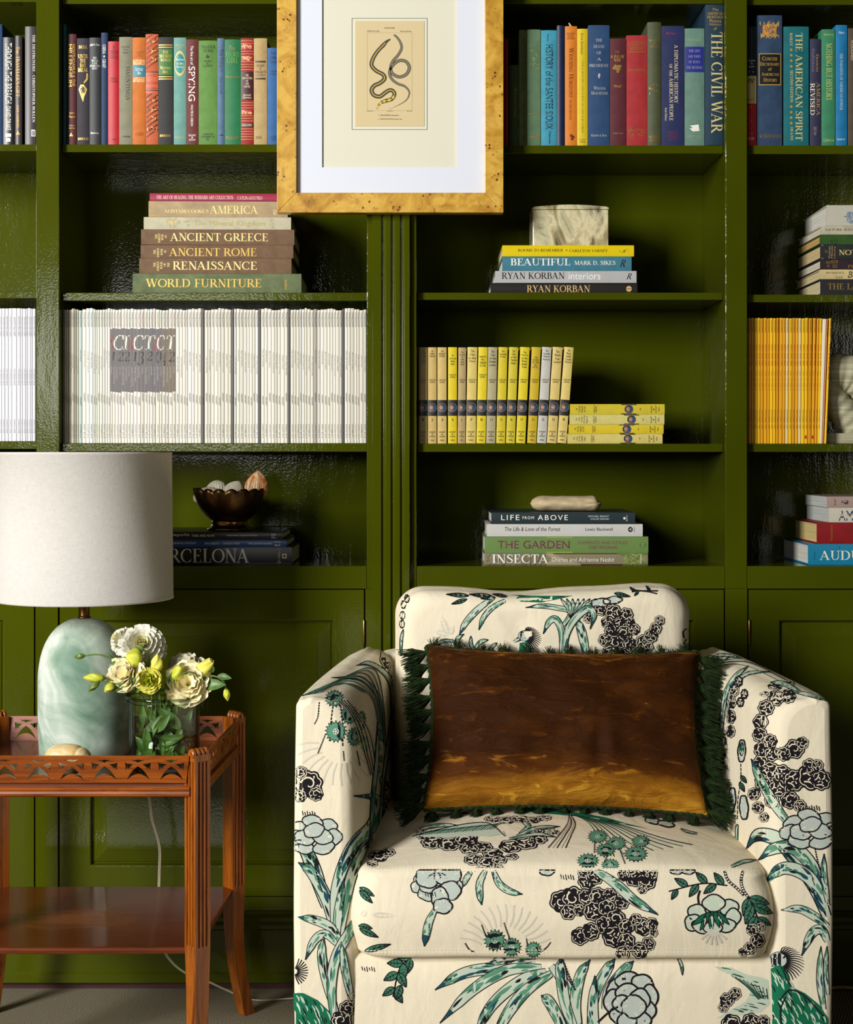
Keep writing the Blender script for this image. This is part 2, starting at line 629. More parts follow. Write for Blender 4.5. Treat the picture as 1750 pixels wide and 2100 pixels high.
# ---------------------------------------------------------------- built-in bookcase
YS = 0.020                     # front edge of the shelves, a little behind the uprights
YBK = 0.272                    # face of the back panels
X_ = lambda px, y=0.0: (px - 875.0) * S(y)
Z_ = lambda py, y=0.0: 1.1 - (py - 930.0) * S(y)
ZTOP = 2.32
bookcase = thing('bookcase', 'built-in bookcase in glossy olive green paint with fluted centre pilaster', 'bookcase', (0, 0.0, 0.0))
BAYS = {'fl': (-1.43, X_(74.0)), 'ml': (X_(121.5), X_(752.5)), 'mr': (X_(854.5), X_(1488)), 'fr': (X_(1533), 1.29)}
DECK = Z_(1161)
for x0, x1 in ((-1.48, -1.43), (X_(74), X_(121.5)), (X_(752.5), X_(854.5)), (X_(1488), X_(1533)), (1.29, 1.34)):
    MB().box(x0, x1, 0.0, YBK, Z_(1207.5), ZTOP).build('upright', GREEN, bookcase, bevel=0.0016)
for x0, x1 in ((-1.48, -1.432), (X_(72.5), X_(119)), (X_(749.5), X_(850.5)), (X_(1488), X_(1533.5)), (1.292, 1.34)):
    MB().box(x0, x1, 0.0, YBK, Z_(2000), Z_(1207.5)).build('stile', GREEN, bookcase, bevel=0.001)
SHELF = {'fl': [(296, 310), (597, 612), (905, 921)], 'ml': [(296, 312), (600, 617), (909, 926.5)],
         'mr': [(298, 315), (600, 615), (910, 927)], 'fr': [(298, 316), (604, 620), (910, 927)]}
SHELF_Z = {}
for bay, (x0, x1) in BAYS.items():
    rows = SHELF[bay]
    SHELF_Z[bay] = [Z_(a, YS) for a, b in rows] + [DECK]
    top = {'fl': 4, 'ml': 8, 'mr': 8, 'fr': 10}[bay]
    for a, b in [(top - 16, top)] + rows:
        MB().box(x0 + .0005, x1 - .0005, YS, YBK - .0005, Z_(b, YS), Z_(a, YS)).build('shelf', GREEN, bookcase, bevel=0.0015)
    MB().box(x0 - .004, x1 + .004, YBK, YBK + .016, 0.05, ZTOP).build('back_panel', GREEN, bookcase)
    MB().box(x0 + .0005, x1 - .0005, 0.0245, YBK - .0005, DECK - .03, DECK).build('deck', GREEN, bookcase)
    MB().box(x0 + .0005, x1 - .0005, 0.0, 0.024, Z_(1207.5), DECK).build('rail', GREEN, bookcase, bevel=0.001)
MB().box(-1.48, 1.34, -0.01, YBK, ZTOP, ZTOP + .05).build('top_board', GREEN, bookcase)
# fluted pilaster
poly = [(X_(764), 0.001)]
poly.append((X_(764), -0.0125))
poly.append((X_(765), -0.014))
for c in (786.5, 806, 825):
    cx = X_(c)
    rg, rb = 0.0036, 0.0016           # hollow and the small round-over on both of its lips
    poly.append((cx - rg - rb * 1.6, -0.014))
    for k in range(6):
        a = PI / 2 * k / 5
        poly.append((cx - rg - rb + rb * math.sin(a), -0.014 + rb * (1 - math.cos(a))))
    for k in range(13):
        a = PI * k / 12
        poly.append((cx - rg * math.cos(a), -0.0124 + 0.0040 * math.sin(a)))
    for k in range(5, -1, -1):
        a = PI / 2 * k / 5
        poly.append((cx + rg + rb - rb * math.sin(a), -0.014 + rb * (1 - math.cos(a))))
    poly.append((cx + rg + rb * 1.6, -0.014))
poly += [(X_(840), -0.014), (X_(841), -0.0125), (X_(841), 0.001)]
MB().prism(poly, Z_(2010), ZTOP).build('pilaster', GREEN, bookcase)

# ---------------------------------------------------------------- base cabinets, one unit per bay
BRASS = plain((176, 136, 62), 0.28, 1.0, name='brass')
DARKGAP = plain((10, 12, 5), 0.8)


def base_cabinet(bay, x0, x1, label, hinge_side):
    c = thing('base_cabinet', label, 'cabinet', (0.5 * (x0 + x1), 0.1, 0.0), group='base cabinets under the bookcase')
    z0, z1 = Z_(1838), Z_(1209.5)
    g = 0.0018
    b = MB()
    b.box(x0 + .001, x1 - .001, 0.030, YBK - .002, z0 - .05, Z_(1209))
    b.box(x0 + .001, x1 - .001, 0.0, 0.030, Z_(1867), z0 - .0016)          # bottom rail
    b.build('carcass', GREEN, c, True)
    # door: frame with a raised and fielded panel
    d = MB()
    X0, X1, Z0, Z1 = x0 + g, x1 - g, z0, z1
    s = 0.064
    yf, yb = 0.0, 0.022
    def ring(i, y):
        return [(X0 + i, y, Z0 + i), (X1 - i, y, Z0 + i), (X1 - i, y, Z1 - i), (X0 + i, y, Z1 - i)]
    prof = [(0, yb), (0, yf), (s - .002, yf), (s, yf + .002), (s + .001, yf + .011), (s + .004, yf + .011), (s + .005, yf + .009), (s + .031, yf + .002), (s + .0325, yf + .0012)]
    d.loft([ring(i, y) for i, y in prof], 0, False, True, True)
    door = d.build('door', GREEN, c, True, bevel=0.0008)
    hx = X1 if hinge_side == 'r' else X0
    for py in (1297, 1745):
        h = MB()
        zc = Z_(py)
        h.tube([(hx, -.0035, zc - .027), (hx, -.0035, zc - .024), (hx, -.0035, zc + .024), (hx, -.0035, zc + .027)], lambda t: .0022 if 0.1 < t < .9 else .0012, 10)
        h.build('hinge', BRASS, door, True)
    return c


base_cabinet('fl', *(BAYS['fl'][0] + .001, X_(71.5)), 'olive green panelled cabinet at the far left, behind the side table', 'l')
base_cabinet('ml', X_(120.5), X_(748.5), 'olive green panelled cabinet with brass hinge, left of the fluted pilaster', 'r')
base_cabinet('mr', X_(851.5), X_(1487), 'olive green panelled cabinet behind the back of the armchair', 'l')
base_cabinet('fr', X_(1534.5), BAYS['fr'][1] - .001, 'olive green panelled cabinet at the far right, beyond the armchair arm', 'l')
# baseboard with a moulded top
prof = [(0.03, Z_(1868)), (-0.001, Z_(1868)), (-0.004, Z_(1872)), (-0.012, Z_(1878)), (-0.012, Z_(1887)), (-0.017, Z_(1892)), (-0.017, Z_(1901)), (-0.012, Z_(1904)),
        (-0.012, Z_(1990)), (-0.015, Z_(1993)), (-0.015, Z_(2011)), (0.03, Z_(2011))]
m = MB()
m.prism([(y, z) for y, z in prof], -1.48, 1.34, axis='x')
m.box(-1.48, 1.34, 0.02, 0.05, 0.0, Z_(2011))
structure(m.build('baseboard_back', GREEN, None, bevel=0.0008))
structure(MB().box(-1.48, 1.34, 0.008, 0.02, 0.0, Z_(2012)).build('trim_1', plain((50, 16, 10), 0.7)))
# ---------------------------------------------------------------- books
INK = {}


def ink(name):
    if name not in INK:
        INK[name] = {
            'gold': lambda: plain((214, 176, 84), 0.38, 0.35, name='gold_foil'),
            'dullgold': lambda: plain((150, 120, 52), 0.5, 0.25, name='dull_foil'),
            'palegold': lambda: plain((232, 212, 140), 0.4, 0.2, name='pale_foil'),
            'silver': lambda: plain((196, 200, 196), 0.4, 0.3, name='silver_foil'),
            'white': lambda: plain((238, 236, 226), 0.5, name='white_ink'),
            'black': lambda: plain((20, 18, 18), 0.5, name='black_ink'),
            'grey': lambda: plain((120, 118, 114), 0.5, name='grey_ink'),
        }[name]() if isinstance(name, str) else plain(name, 0.5, name='ink')
    return INK[name]


ZOOM = {'P': (0, 0, 1.0), 'A': (0, 0, 3.017), 'B': (1020, 0, 3.365), 'C': (1480, 0, 6.481), 'L': (240, 380, 4.375), 'Q': (960, 390, 4.605),
        'E': (1580, 400, 9.547), 'F': (1560, 1000, 9.21), 'G': (340, 950, 5.833), 'H': (960, 1000, 4.375), 'N': (840, 690, 3.125)}
BT = 0.0026


def book_shape(T, H, D, bulge, cover, page_col, marks, hard=True, name='book', thing_args=None, over=0.0025):
    """marks: list of (verts (u, v), faces, ink) on the spine. local frame: spine at y = 0 facing -Y, height along +Z"""
    t = thing(name, *thing_args[0], **thing_args[1])
    mats = [cover]
    def slot(k):
        m = ink(k)
        if m not in mats:
            mats.append(m)
        return mats.index(m)
    b = MB()
    n = 10
    h = T / 2
    bt = min(BT if hard else 0.0008, T * 0.2)
    sp = lambda u: -bulge * (1 - (u / h) ** 2)
    outer = [(-h, D), (-h, 0.011), (-h + .0007, 0.008), (-h + .0007, .006), (-h, 0.003)] + [(-h + T * k / n, sp(-h + T * k / n)) for k in range(n + 1)] + \
            [(h, 0.003), (h - .0007, .006), (h - .0007, .008), (h, .011), (h, D)]
    inner = [(h - bt, D), (h - bt, 0.003), (-h + bt, 0.003), (-h + bt, D)]
    prof = outer + inner
    no, m = len(outer), len(prof)
    vs = [(x, y, 0) for x, y in prof] + [(x, y, H) for x, y in prof]
    fs = [(i, (i + 1) % m, m + (i + 1) % m, m + i) for i in range(m)]
    b.add(vs, fs)
    for z in (0, m):
        b.add([vs[z + i] for i in range(m)], [(0, 1, 2, 3, 4, no + 2, no + 3)] + [(5 + k, 6 + k, no + 2) if k < n // 2 else (5 + k, 6 + k, no + 1) for k in range(n)] +
              [(4, 5, no + 2), (5 + n // 2, no + 1, no + 2), (5 + n, 6 + n, no + 1), (6 + n, 7 + n, 8 + n, 9 + n, no, no + 1)])
    for li, (uv, faces, k) in enumerate(marks):
        if len(uv):
            lift = 0.0003 + 1.6e-5 * li
            u = np.clip(uv[:, 0], -h + .0002, h - .0002)
            b.add([(x, sp(x) - lift, z) for x, z in zip(u, uv[:, 1])], faces, slot(k))
    b.build('cover', mats, t, fix=False)
    p = MB()
    p.box(-h + bt, h - bt, 0.0032, D - (0.004 if hard else 0.001), over if hard else 0.0005, H - (over if hard else 0.0005))
    p.build('pages', pages_mat(page_col), t)
    return t


def disc_mark(pts):
    p = np.array(pts, float)
    c = p.mean(0)
    n = len(p)
    v = np.concatenate([c + (p - c) * q for q in (1.0, .66, .33)] + [c[None]])
    f = []
    for r in (0, n):
        f += [(r + i, r + (i + 1) % n, r + n + (i + 1) % n, r + n + i) for i in range(n)]
    f += [(2 * n + i, 2 * n + (i + 1) % n, 3 * n) for i in range(n)]
    return v, f


def rect_mark(x0, x1, y0, y1):
    k = 8
    v = [(x0 + (x1 - x0) * i / k, y) for y in (y0, y1) for i in range(k + 1)]
    return np.array(v), [(i, i + 1, k + 2 + i, k + 1 + i) for i in range(k)]


def book(zm, box, zbase, cover, marks, label, group=None, lie=False, D=0.15, yf=0.03, page=(214, 200, 160), bulge=None, hard=True, rz=0.0, name='book', tilt=0.0):
    """box and marks are measured on the photograph (in the frame of one enlargement): box x0, x1, y0, y1"""
    ox, oy, k = ZOOM[zm]
    zbase += 0.0004
    cx_ = lambda x: W(ox + x / k, 930, yf).x
    cz_ = lambda y: W(875, oy + y / k, yf).z
    x0, x1, zt, zb = cx_(box[0]), cx_(box[1]), cz_(box[2]), cz_(box[3])
    shift = zbase - zb
    T, H = ((zt - zb), (x1 - x0)) if lie else ((x1 - x0), (zt - zbase))
    if lie:
        loc = (x1, yf, zbase + T / 2)
        conv = lambda a: np.stack([a[:, 1] - (zb + T / 2), x1 - a[:, 0]], 1)
    else:
        loc = ((x0 + x1) / 2, yf, zbase)
        conv = lambda a: np.stack([a[:, 0] - (x0 + x1) / 2, (a[:, 1] - zb) * (H / (zt - zb))], 1)
    out = []
    for mk in marks:
        kind = mk[0]
        if kind == 'r':
            v, f = rect_mark(*mk[1:5])
            col = mk[5]
        elif kind == 'p':
            v, f = disc_mark(mk[1])
            col = mk[2]
        else:
            o = dict(mk[7]) if len(mk) > 7 else {}
            v, f = fit_text(mk[1], *mk[2:6], **o)
            col = mk[6]
        if not len(v):
            continue
        w = np.stack([W(ox, 930, yf).x + v[:, 0] / k * S(yf), cz_(0) - v[:, 1] / k * S(yf)], 1)
        out.append((conv(w), f, col))
    if bulge is None:
        bulge = 0.0018 if not lie else 0.0012
    t = book_shape(T, H, D, bulge, cover, page, out, hard, name, ((label, 'book'), dict(loc=loc, rot=(0, 0 if not lie else -PI / 2, rz), group=group)))
    if tilt:
        t.rotation_euler[1] = tilt
        t.location[2] += T / 2 * math.sin(tilt) + .0002
    return t, zbase + T


SR = dict(font='serif')
SRD = dict(font='serif', orient='d')
SD = dict(orient='d')
IT = dict(shear=0.22)
ITD = dict(shear=0.22, orient='d')


def tx(s, x0, x1, y0, y1, col, **o):
    return ('t', s, x0, x1, y0, y1, col, o)


def bar(x0, x1, y0, y1, col):
    return ('r', x0, x1, y0, y1, col)


def star(cx, cy, r, col, n=5):
    return ('p', [(cx + (r if i % 2 == 0 else r * .45) * math.sin(PI * i / n), cy - (r if i % 2 == 0 else r * .45) * math.cos(PI * i / n)) for i in range(2 * n)], col)


def lines(ss, x0, x1, y0, y1, col, gap=0.35, **o):
    n = len(ss)
    h = (y1 - y0) / (n + (n - 1) * gap)
    ml = max(len(s) for s in ss)
    out = []
    for i, s in enumerate(ss):
        w = (x1 - x0) * max(0.25, len(s) / ml)
        c = (x0 + x1) / 2
        out.append(tx(s, c - w / 2, c + w / 2, y0 + i * h * (1 + gap), y0 + i * h * (1 + gap) + h, col, **o))
    return out


def squiggle(x0, x1, y0, y1, col, seed, n=14, w=3.0):
    rnd = random.Random(seed)
    out = []
    for i in range(n):
        x, y = rnd.uniform(x0, x1), rnd.uniform(y0, y1)
        a, l = rnd.uniform(0, PI), rnd.uniform(.08, .22) * (x1 - x0) + 4
        dx, dy = math.cos(a) * l, math.sin(a) * l
        cl = lambda q: min(max(q, x0), x1)
        out.append(('p', [(cl(x - dx), y - dy), (cl(x - dy * w / l), y + dx * w / l), (cl(x + dx), y + dy), (cl(x + dy * w / l), y - dx * w / l)], col))
    return out


def diamonds(x0, x1, ys, col, h=6, n=4):
    out = []
    w = (x1 - x0) / n
    for y in ys:
        for i in range(n):
            c = x0 + (i + .5) * w
            out.append(('p', [(c - w * .4, y), (c, y - h), (c + w * .4, y), (c, y + h)], col))
    return out


RNG = random.Random(7)
# --- top shelf, far left bay
zf = SHELF_Z['fl'][0]
G1 = 'upright books on the top shelf, far left bay'
book('A', (-40, 14, 150, 884), zf, cloth((24, 62, 110)), [], 'dark blue book cut off by the left edge of the photo', G1, D=.16)
book('A', (18, 88, 232, 884), zf, glossy_paper((24, 24, 26), .35),
     [tx('THROUGH THE BREACH', 34, 74, 266, 632, 'white', orient='d'), tx('DAVID DRAKE', 38, 68, 652, 795, 'white', orient='d'), bar(34, 70, 815, 835, 'white'), bar(40, 66, 842, 864, 'white')],
     'black book with big white block lettering, far left of the top shelf', G1, D=.16, page=(225, 220, 205))
book('A', (92, 137, 222, 882), zf, glossy_paper((52, 44, 44), .4),
     [tx("The TRAVELER'S GIFT", 100, 124, 288, 592, (226, 170, 70), font='serif', orient='d'), tx('ANDY ANDREWS', 104, 120, 638, 778, (226, 170, 70), font='serif', orient='d'), star(112, 812, 16, (226, 170, 70), 3)],
     'slim dark brown book with amber lettering beside the black block-lettered one', G1, D=.15)
book('A', (155, 221, 165, 882), zf, glossy_paper((60, 54, 58), .4),
     [tx('THE DESTROYERS . CHRISTOPHER BOLLEN', 202, 218, 214, 745, 'white', font='serif', orient='d'), bar(195, 219, 790, 796, 'white'), bar(195, 199, 790, 830, 'white'), bar(215, 219, 790, 830, 'white'), bar(195, 219, 826, 830, 'white'), bar(204, 208, 796, 826, 'white')],
     'tall grey-brown book touching the left upright', G1, D=.15)
# --- top shelf, left middle bay
z = SHELF_Z['ml'][0]
G2 = 'upright books on the top shelf, left of the picture'
book('A', (388, 410, 152, 884), z, cloth((20, 110, 112)), [tx('BENJAMIN COLOMBIA ON HISTORIC', 391, 406, 190, 760, (14, 60, 66), font='serif', orient='d')], 'tall teal book against the left upright', G2, D=.19)
book('A', (413, 473, 212, 884), z, cloth((84, 18, 18), .45),
     [tx('NOSTRADAMUS & THE', 448, 466, 274, 528, 'gold', orient='d'), tx('MILLENNIUM', 424, 446, 274, 530, 'gold', orient='d'), *lines(['John', 'Hogue'], 424, 466, 684, 722, 'gold', shear=.2), *lines(['Dolphin', 'Doubleday'], 424, 466, 762, 788, 'gold'), star(442, 824, 16, 'gold', 3)],
     'dark red book with two lines of gold lettering down its spine', G2, D=.17)
gl = [(530, 450), (546, 470), (536, 505), (544, 540), (524, 590), (512, 622), (502, 590), (482, 560), (486, 520), (510, 505), (528, 480)]
book('A', (476, 551, 238, 886), z, cloth((40, 34, 46)),
     [tx('BELL', 488, 542, 282, 300, 'gold', font='serif'), *lines(['UNTIL', 'THE', 'DAY', 'BREAK'], 484, 546, 335, 442, 'gold', .2, font='serif'),
      ('p', [(488, 548), (500, 520), (520, 520), (540, 548), (528, 585), (500, 585)], 'gold'), ('p', [(497, 548), (506, 530), (518, 532), (530, 550), (522, 575), (504, 574)], (40, 34, 46)),
      ('p', [(536, 450), (546, 452), (544, 490), (524, 512), (518, 508), (536, 486)], 'gold'), ('p', [(500, 585), (526, 580), (516, 625)], 'gold'), *squiggle(498, 528, 525, 580, 'gold', 3, 9, 2.2), tx('BOURGEOIS', 484, 548, 842, 856, 'gold', font='serif')],
     'dark violet book with a gold medallion on its spine', G2, D=.15)
book('A', (554, 623, 234, 886), z, cloth((36, 38, 40), .45),
     [tx('Jubal H. Dean', 556, 618, 270, 288, 'silver', shear=.2), *lines(['THE', 'WALLS', 'CAME', 'TUMBLING', 'DOWN'], 556, 620, 352, 428, 'silver', .25, font='serif'), tx('Doubleday', 562, 614, 808, 822, 'silver', shear=.2)],
     'charcoal book with five short silver lines, right of the medallion book', G2, D=.15)
book('A', (626, 667, 203, 886), z, cloth((24, 52, 92)), [tx('CHINA', 636, 656, 276, 332, 'white', orient='d', font='serif'), star(646, 348, 8, 'white'), tx('GRAFF', 636, 656, 364, 418, 'white', orient='d', font='serif')], 'narrow tall navy book beside the bright red one', G2, D=.16)
book('A', (669, 738, 257, 888), z, cloth((196, 26, 40), .4, .08), [*lines(['MY', 'FRIEND', 'FLICKA'], 682, 732, 282, 364, (96, 6, 16), .3, font='serif'), *lines(['MARY', "O'HARA"], 678, 732, 478, 508, (96, 6, 16), .3), bar(688, 720, 850, 858, (96, 6, 16))], 'bright red cloth book with dark red lettering, left part of the row', G2, D=.15)
book('A', (738, 819, 230, 888), z, cloth((140, 138, 112)), [*lines(['Edited by', 'Henry', 'Mazzeo'], 752, 802, 286, 330, (50, 48, 40), .4, shear=.15), tx('HAUNTINGS', 780, 802, 410, 614, (50, 48, 40), font='serif', orient='d'), *squiggle(756, 770, 420, 600, (116, 112, 90), 8, 16, 2), tx('Doubleday', 756, 808, 830, 846, (50, 48, 40), shear=.2)], 'grey-green cloth book between the red and the orange one', G2, D=.16)
BL = (40, 120, 140)
book('A', (820, 899, 233, 888), z, cloth((212, 116, 30)), [*lines(['LOUISA', 'MAY', 'ALCOTT'], 838, 884, 318, 352, (150, 70, 10), .3), bar(824, 896, 368, 400, (214, 170, 110)), *squiggle(826, 894, 372, 396, (200, 110, 40), 4, 12, 2.5), bar(822, 898, 402, 472, BL), *lines(['Little', 'Men'], 840, 886, 416, 460, 'white', .2, font='serif'), bar(824, 896, 476, 506, (214, 170, 110)), *squiggle(826, 894, 480, 502, (200, 110, 40), 5, 12, 2.5), *lines(['CHILDREN', 'CLASSICS'], 836, 886, 812, 832, (150, 70, 10), .3)], 'orange cloth book with a blue title band', G2, D=.15)
PIN = [bar(902, 978, 444, 572, (196, 86, 44)), bar(902, 978, 440, 446, (52, 30, 40)), bar(902, 978, 552, 558, (52, 30, 40)), tx('COLLODI', 910, 970, 456, 470, (70, 30, 30)), tx('PINOCCHIO', 904, 976, 502, 518, (70, 30, 30)), tx('LINA SUSANNA', 908, 974, 536, 548, (70, 30, 30))]
for a, bb in ((216, 440), (574, 868)):
    for i in range(int((bb - a) / 30)):
        y = a + i * 30
        PIN.append(('p', [(904, y + 22), (904, y + 28), (976, min(y - 20, bb) + 0), (976, max(y - 26, a))] if y - 26 > a else [(904, y + 22), (904, y + 28), (940, y + 4), (940, y - 1)], (60, 24, 34)))
        if i % 2:
            PIN += squiggle(908, 972, y - 8, y + 18, (60, 20, 40), 90 + i, 4, 2.6) + squiggle(908, 972, y - 8, y + 18, (236, 178, 84), 190 + i, 3, 3.4)
book('A', (901, 979, 212, 886), z, cloth((206, 98, 50)), PIN, 'orange book with a diagonal dark zigzag pattern', G2, D=.17)
GG = (40, 106, 40)
book('A', (980, 1071, 232, 890), z, cloth((44, 44, 44)), [bar(982, 1069, 276, 282, 'gold'), bar(982, 1069, 290, 296, 'gold'), bar(982, 1069, 302, 462, GG), *lines(['THE', 'SECRET', 'WOMAN'], 988, 1064, 314, 380, 'gold', .35, font='serif'), *lines(['Victoria', 'Holt'], 992, 1058, 408, 452, 'gold', .3, font='serif'), bar(982, 1069, 470, 476, 'gold'), bar(982, 1069, 484, 490, 'gold'), tx('DOUBLEDAY', 990, 1058, 826, 840, 'gold', font='serif')], 'charcoal book with a green and gold title band', G2, D=.16)
ov = lambda cx, cy, a, b_, n=20: [(cx + a * math.cos(2 * PI * i / n), cy + b_ * math.sin(2 * PI * i / n)) for i in range(n)]
book('A', (1075, 1152, 234, 890), z, cloth((112, 168, 158)), [*lines(['VICTORIA', 'HOLT'], 1086, 1144, 274, 302, (190, 186, 110), .3, font='serif'), ('p', ov(1114, 392, 35, 78), (196, 184, 104)), ('p', ov(1114, 392, 31, 60), (20, 130, 142)), *lines(['Menfreya', 'in the', 'Morning'], 1088, 1140, 362, 422, (240, 226, 160), .5, shear=.2), tx('HARPER', 1084, 1144, 838, 850, (190, 186, 110), font='serif')], 'pale aqua book with an oval teal medallion', G2, D=.16)
book('A', (1153, 1229, 245, 890), z, cloth((112, 44, 40)), [tx('The fine art of', 1180, 1198, 284, 400, 'white', orient='d'), tx('SPYING', 1168, 1208, 410, 622, 'white', orient='d'), tx('WALTER B. GIBSON', 1182, 1196, 644, 774, 'white', orient='d'), *lines(['GROSSET', '&', 'DUNLAP'], 1168, 1214, 826, 864, 'white', .25)], 'brick red book with large white letters reading downwards', G2, D=.16)
book('A', (1230, 1344, 252, 892), z, cloth((98, 148, 62)), [*lines(['TRADER', 'HORN'], 1242, 1336, 282, 324, (24, 34, 18), .25, font='serif'), ('p', [(1272, 358), (1282, 336), (1290, 350), (1300, 344), (1292, 362)], (24, 34, 18)), *lines(['HORN', '&', 'LEWIS'], 1258, 1314, 372, 414, (24, 34, 18), .2, font='serif'), *lines(['GARDEN CITY', 'PUBLISHING CO.', 'INC.'], 1244, 1330, 820, 864, (24, 34, 18), .3, font='serif')], 'thick leaf green book with black lettering', G2, D=.17)
book('A', (1345, 1388, 238, 890), z, cloth((92, 122, 156)), [tx('The Legacy', 1356, 1382, 306, 444, (28, 44, 78), orient='d', font='serif'), tx('JOHN COYNE', 1358, 1374, 474, 578, (28, 44, 78), orient='d'), bar(1352, 1380, 826, 834, (28, 44, 78))], 'narrow slate blue book between two green ones', G2, D=.16)
book('A', (1390, 1491, 245, 890), z, cloth((16, 122, 70), .5), [tx('The', 1416, 1456, 284, 312, 'dullgold', shear=.2), *lines(['STORY', 'GIRL'], 1396, 1484, 320, 390, (96, 150, 60), .2, font='serif'), tx('Montgomery', 1396, 1484, 466, 484, 'dullgold', shear=.2), tx('McCLELLAND', 1400, 1476, 836, 854, 'dullgold', shear=.2)], 'emerald green book with faded gold lettering', G2, D=.16)
SAW = []
for y in list(range(252, 440, 16)) + list(range(630, 870, 16)):
    SAW.append(bar(1491, 1567, y, y + 3, (206, 150, 96)))
SAW += [bar(1492, 1567, 442, 616, (60, 16, 24)), *lines(['THE', 'ADVENTURES', 'OF', 'TOM', 'SAWYER'], 1498, 1562, 458, 540, (240, 214, 180), .35, font='serif'), *lines(['Samuel', 'Clemens'], 1502, 1556, 578, 606, (240, 214, 180), .3)]
for y in (290, 362, 690):
    SAW += [bar(1494, 1565, y - 16, y + 16, (166, 38, 34)), *squiggle(1498, 1560, y - 10, y + 10, (222, 180, 120), y, 12, 3)]
SAW += [bar(1494, 1565, 758, 780, (60, 16, 24)), tx('GOLDEN', 1500, 1560, 762, 776, (240, 214, 180))]
book('A', (1491, 1568, 238, 890), z, cloth((166, 36, 34)), SAW, 'red book with gold rules across its spine', G2, D=.16)
book('A', (1571, 1653, 238, 890), z, cloth((196, 168, 112)), [bar(1580, 1644, 376, 386, (60, 40, 20)), *lines(['YEARS', 'AT', "PRIDE'S", 'CASTLE'], 1578, 1646, 398, 470, (50, 34, 18), .3, font='serif', shear=.15), bar(1580, 1644, 480, 490, (60, 40, 20)), tx('DIAL', 1584, 1622, 836, 852, (50, 34, 18), font='serif')], 'tan cloth book with dark brown lettering near the picture frame', G2, D=.16)
book('A', (1655, 1728, 297, 890), z, cloth((44, 104, 168)), [*lines(['Past', 'Summer', 'Days'], 1662, 1722, 318, 392, (18, 40, 80), .2, font='serif'), *lines(['CAROL', 'WELLS'], 1664, 1716, 434, 464, (18, 40, 80), .3), *lines(['CROSS', 'HOUSE'], 1664, 1710, 834, 862, (18, 40, 80), .3)], 'blue book half hidden by the left side of the picture frame', G2, D=.15)
# --- top shelf, right middle bay
z = SHELF_Z['mr'][0]
G3 = 'upright books on the top shelf, right of the picture'
book('B', (44, 77, 268, 990), z, cloth((186, 16, 28), .4), [], 'slim scarlet book beside the right edge of the picture frame', G3, D=.15)
book('B', (80, 149, 450, 994), z, cloth((58, 82, 36)), [tx('Stories', 118, 132, 600, 800, 'dullgold', orient='d', shear=.2)], 'short moss green book, lowest in the right row', G3, D=.14)
book('B', (151, 204, 208, 996), z, cloth((92, 108, 44)), [tx('FAMILY COURAGEOUS', 170, 196, 262, 618, (38, 44, 20), orient='d'), tx('Louis Loree Feher', 178, 194, 694, 880, (38, 44, 20), orient='d', shear=.2), bar(170, 196, 920, 960, (60, 70, 30))], 'olive green book with dark lettering down its spine', G3, D=.16)
book('B', (207, 300, 205, 996), z, cloth((104, 140, 102)), [*squiggle(220, 286, 310, 470, (170, 160, 80), 11, 14, 2.5), bar(214, 292, 775, 781, 'dullgold'), bar(226, 292, 930, 942, 'dullgold')], 'worn sage green book with traces of gilding', G3, D=.17)
book('B', (303, 411, 210, 998), z, cloth((64, 164, 192)), [tx('Meyer', 340, 356, 238, 290, 'black', orient='d'), tx('HISTORY of the SANTEE SIOUX', 334, 384, 308, 884, 'black', orient='d'), tx('Nebraska', 356, 372, 900, 984, 'black', orient='d')], 'sky blue book with large black lettering down its spine', G3, D=.17)
book('B', (414, 464, 177, 988), z, cloth((24, 40, 78), .35), [], 'plain narrow navy book beside the sky blue one', G3, D=.15)
t_or, _ = book('B', (468, 551, 182, 998), z, cloth((236, 138, 34), .5, .06), [*lines(['GOLDEN', 'RULE', 'SERIES'], 476, 534, 226, 272, (120, 50, 10), .3), tx('Widening Horizons', 496, 526, 330, 668, (80, 30, 10), orient='d', font='serif'), tx('REVISED EDITION', 498, 512, 684, 822, (120, 50, 10), orient='d'), *[('p', ov(x, y, 9, 11), (110, 44, 10)) for x, y in ((510, 928), (524, 938), (516, 950))]], 'orange book with a bookmark poking out of its top', G3, D=.16)
m = MB()
q = t_or.location
hh = (998 - 182) / 3.365 * S(.03)
m.add([(-.004 + .0016 * math.sin(k), .004, hh - .003 + k * .0036) for k in range(5)] + [(.002 + .0016 * math.sin(k) - k * .0008, .005, hh - .003 + k * .0036) for k in range(5)], [(k, k + 1, k + 6, k + 5) for k in range(4)])
m.build('bookmark', plain((226, 216, 176), .7), t_or)
book('B', (552, 625, 200, 998), z, cloth((238, 208, 30), .5, .05), [tx('Erma Bombeck', 578, 592, 232, 376, (80, 60, 8), orient='d'), tx('I want to grow hair I want to grow up I want to go to Boise', 582, 596, 410, 908, (140, 110, 20), orient='d'), *lines(['Harper', '& Row'], 566, 610, 950, 976, (80, 60, 8), .3)], 'bright yellow book between the orange and the thick blue one', G3, D=.16)
book('B', (628, 775, 175, 998), z, cloth((38, 76, 122)), [*lines(['THE', 'DEATH', 'OF', 'A', 'PRESIDENT'], 636, 768, 268, 460, 'silver', 1.2, font='serif'), ('p', [(700, 502), (712, 508), (708, 530), (702, 542), (694, 520)], 'silver'), *lines(['William', 'Manchester'], 648, 764, 592, 648, 'silver', .5, font='serif'), tx('Harper & Row', 648, 758, 918, 934, 'silver', font='serif')], 'thick blue book with silver centred lettering', G3, D=.17)
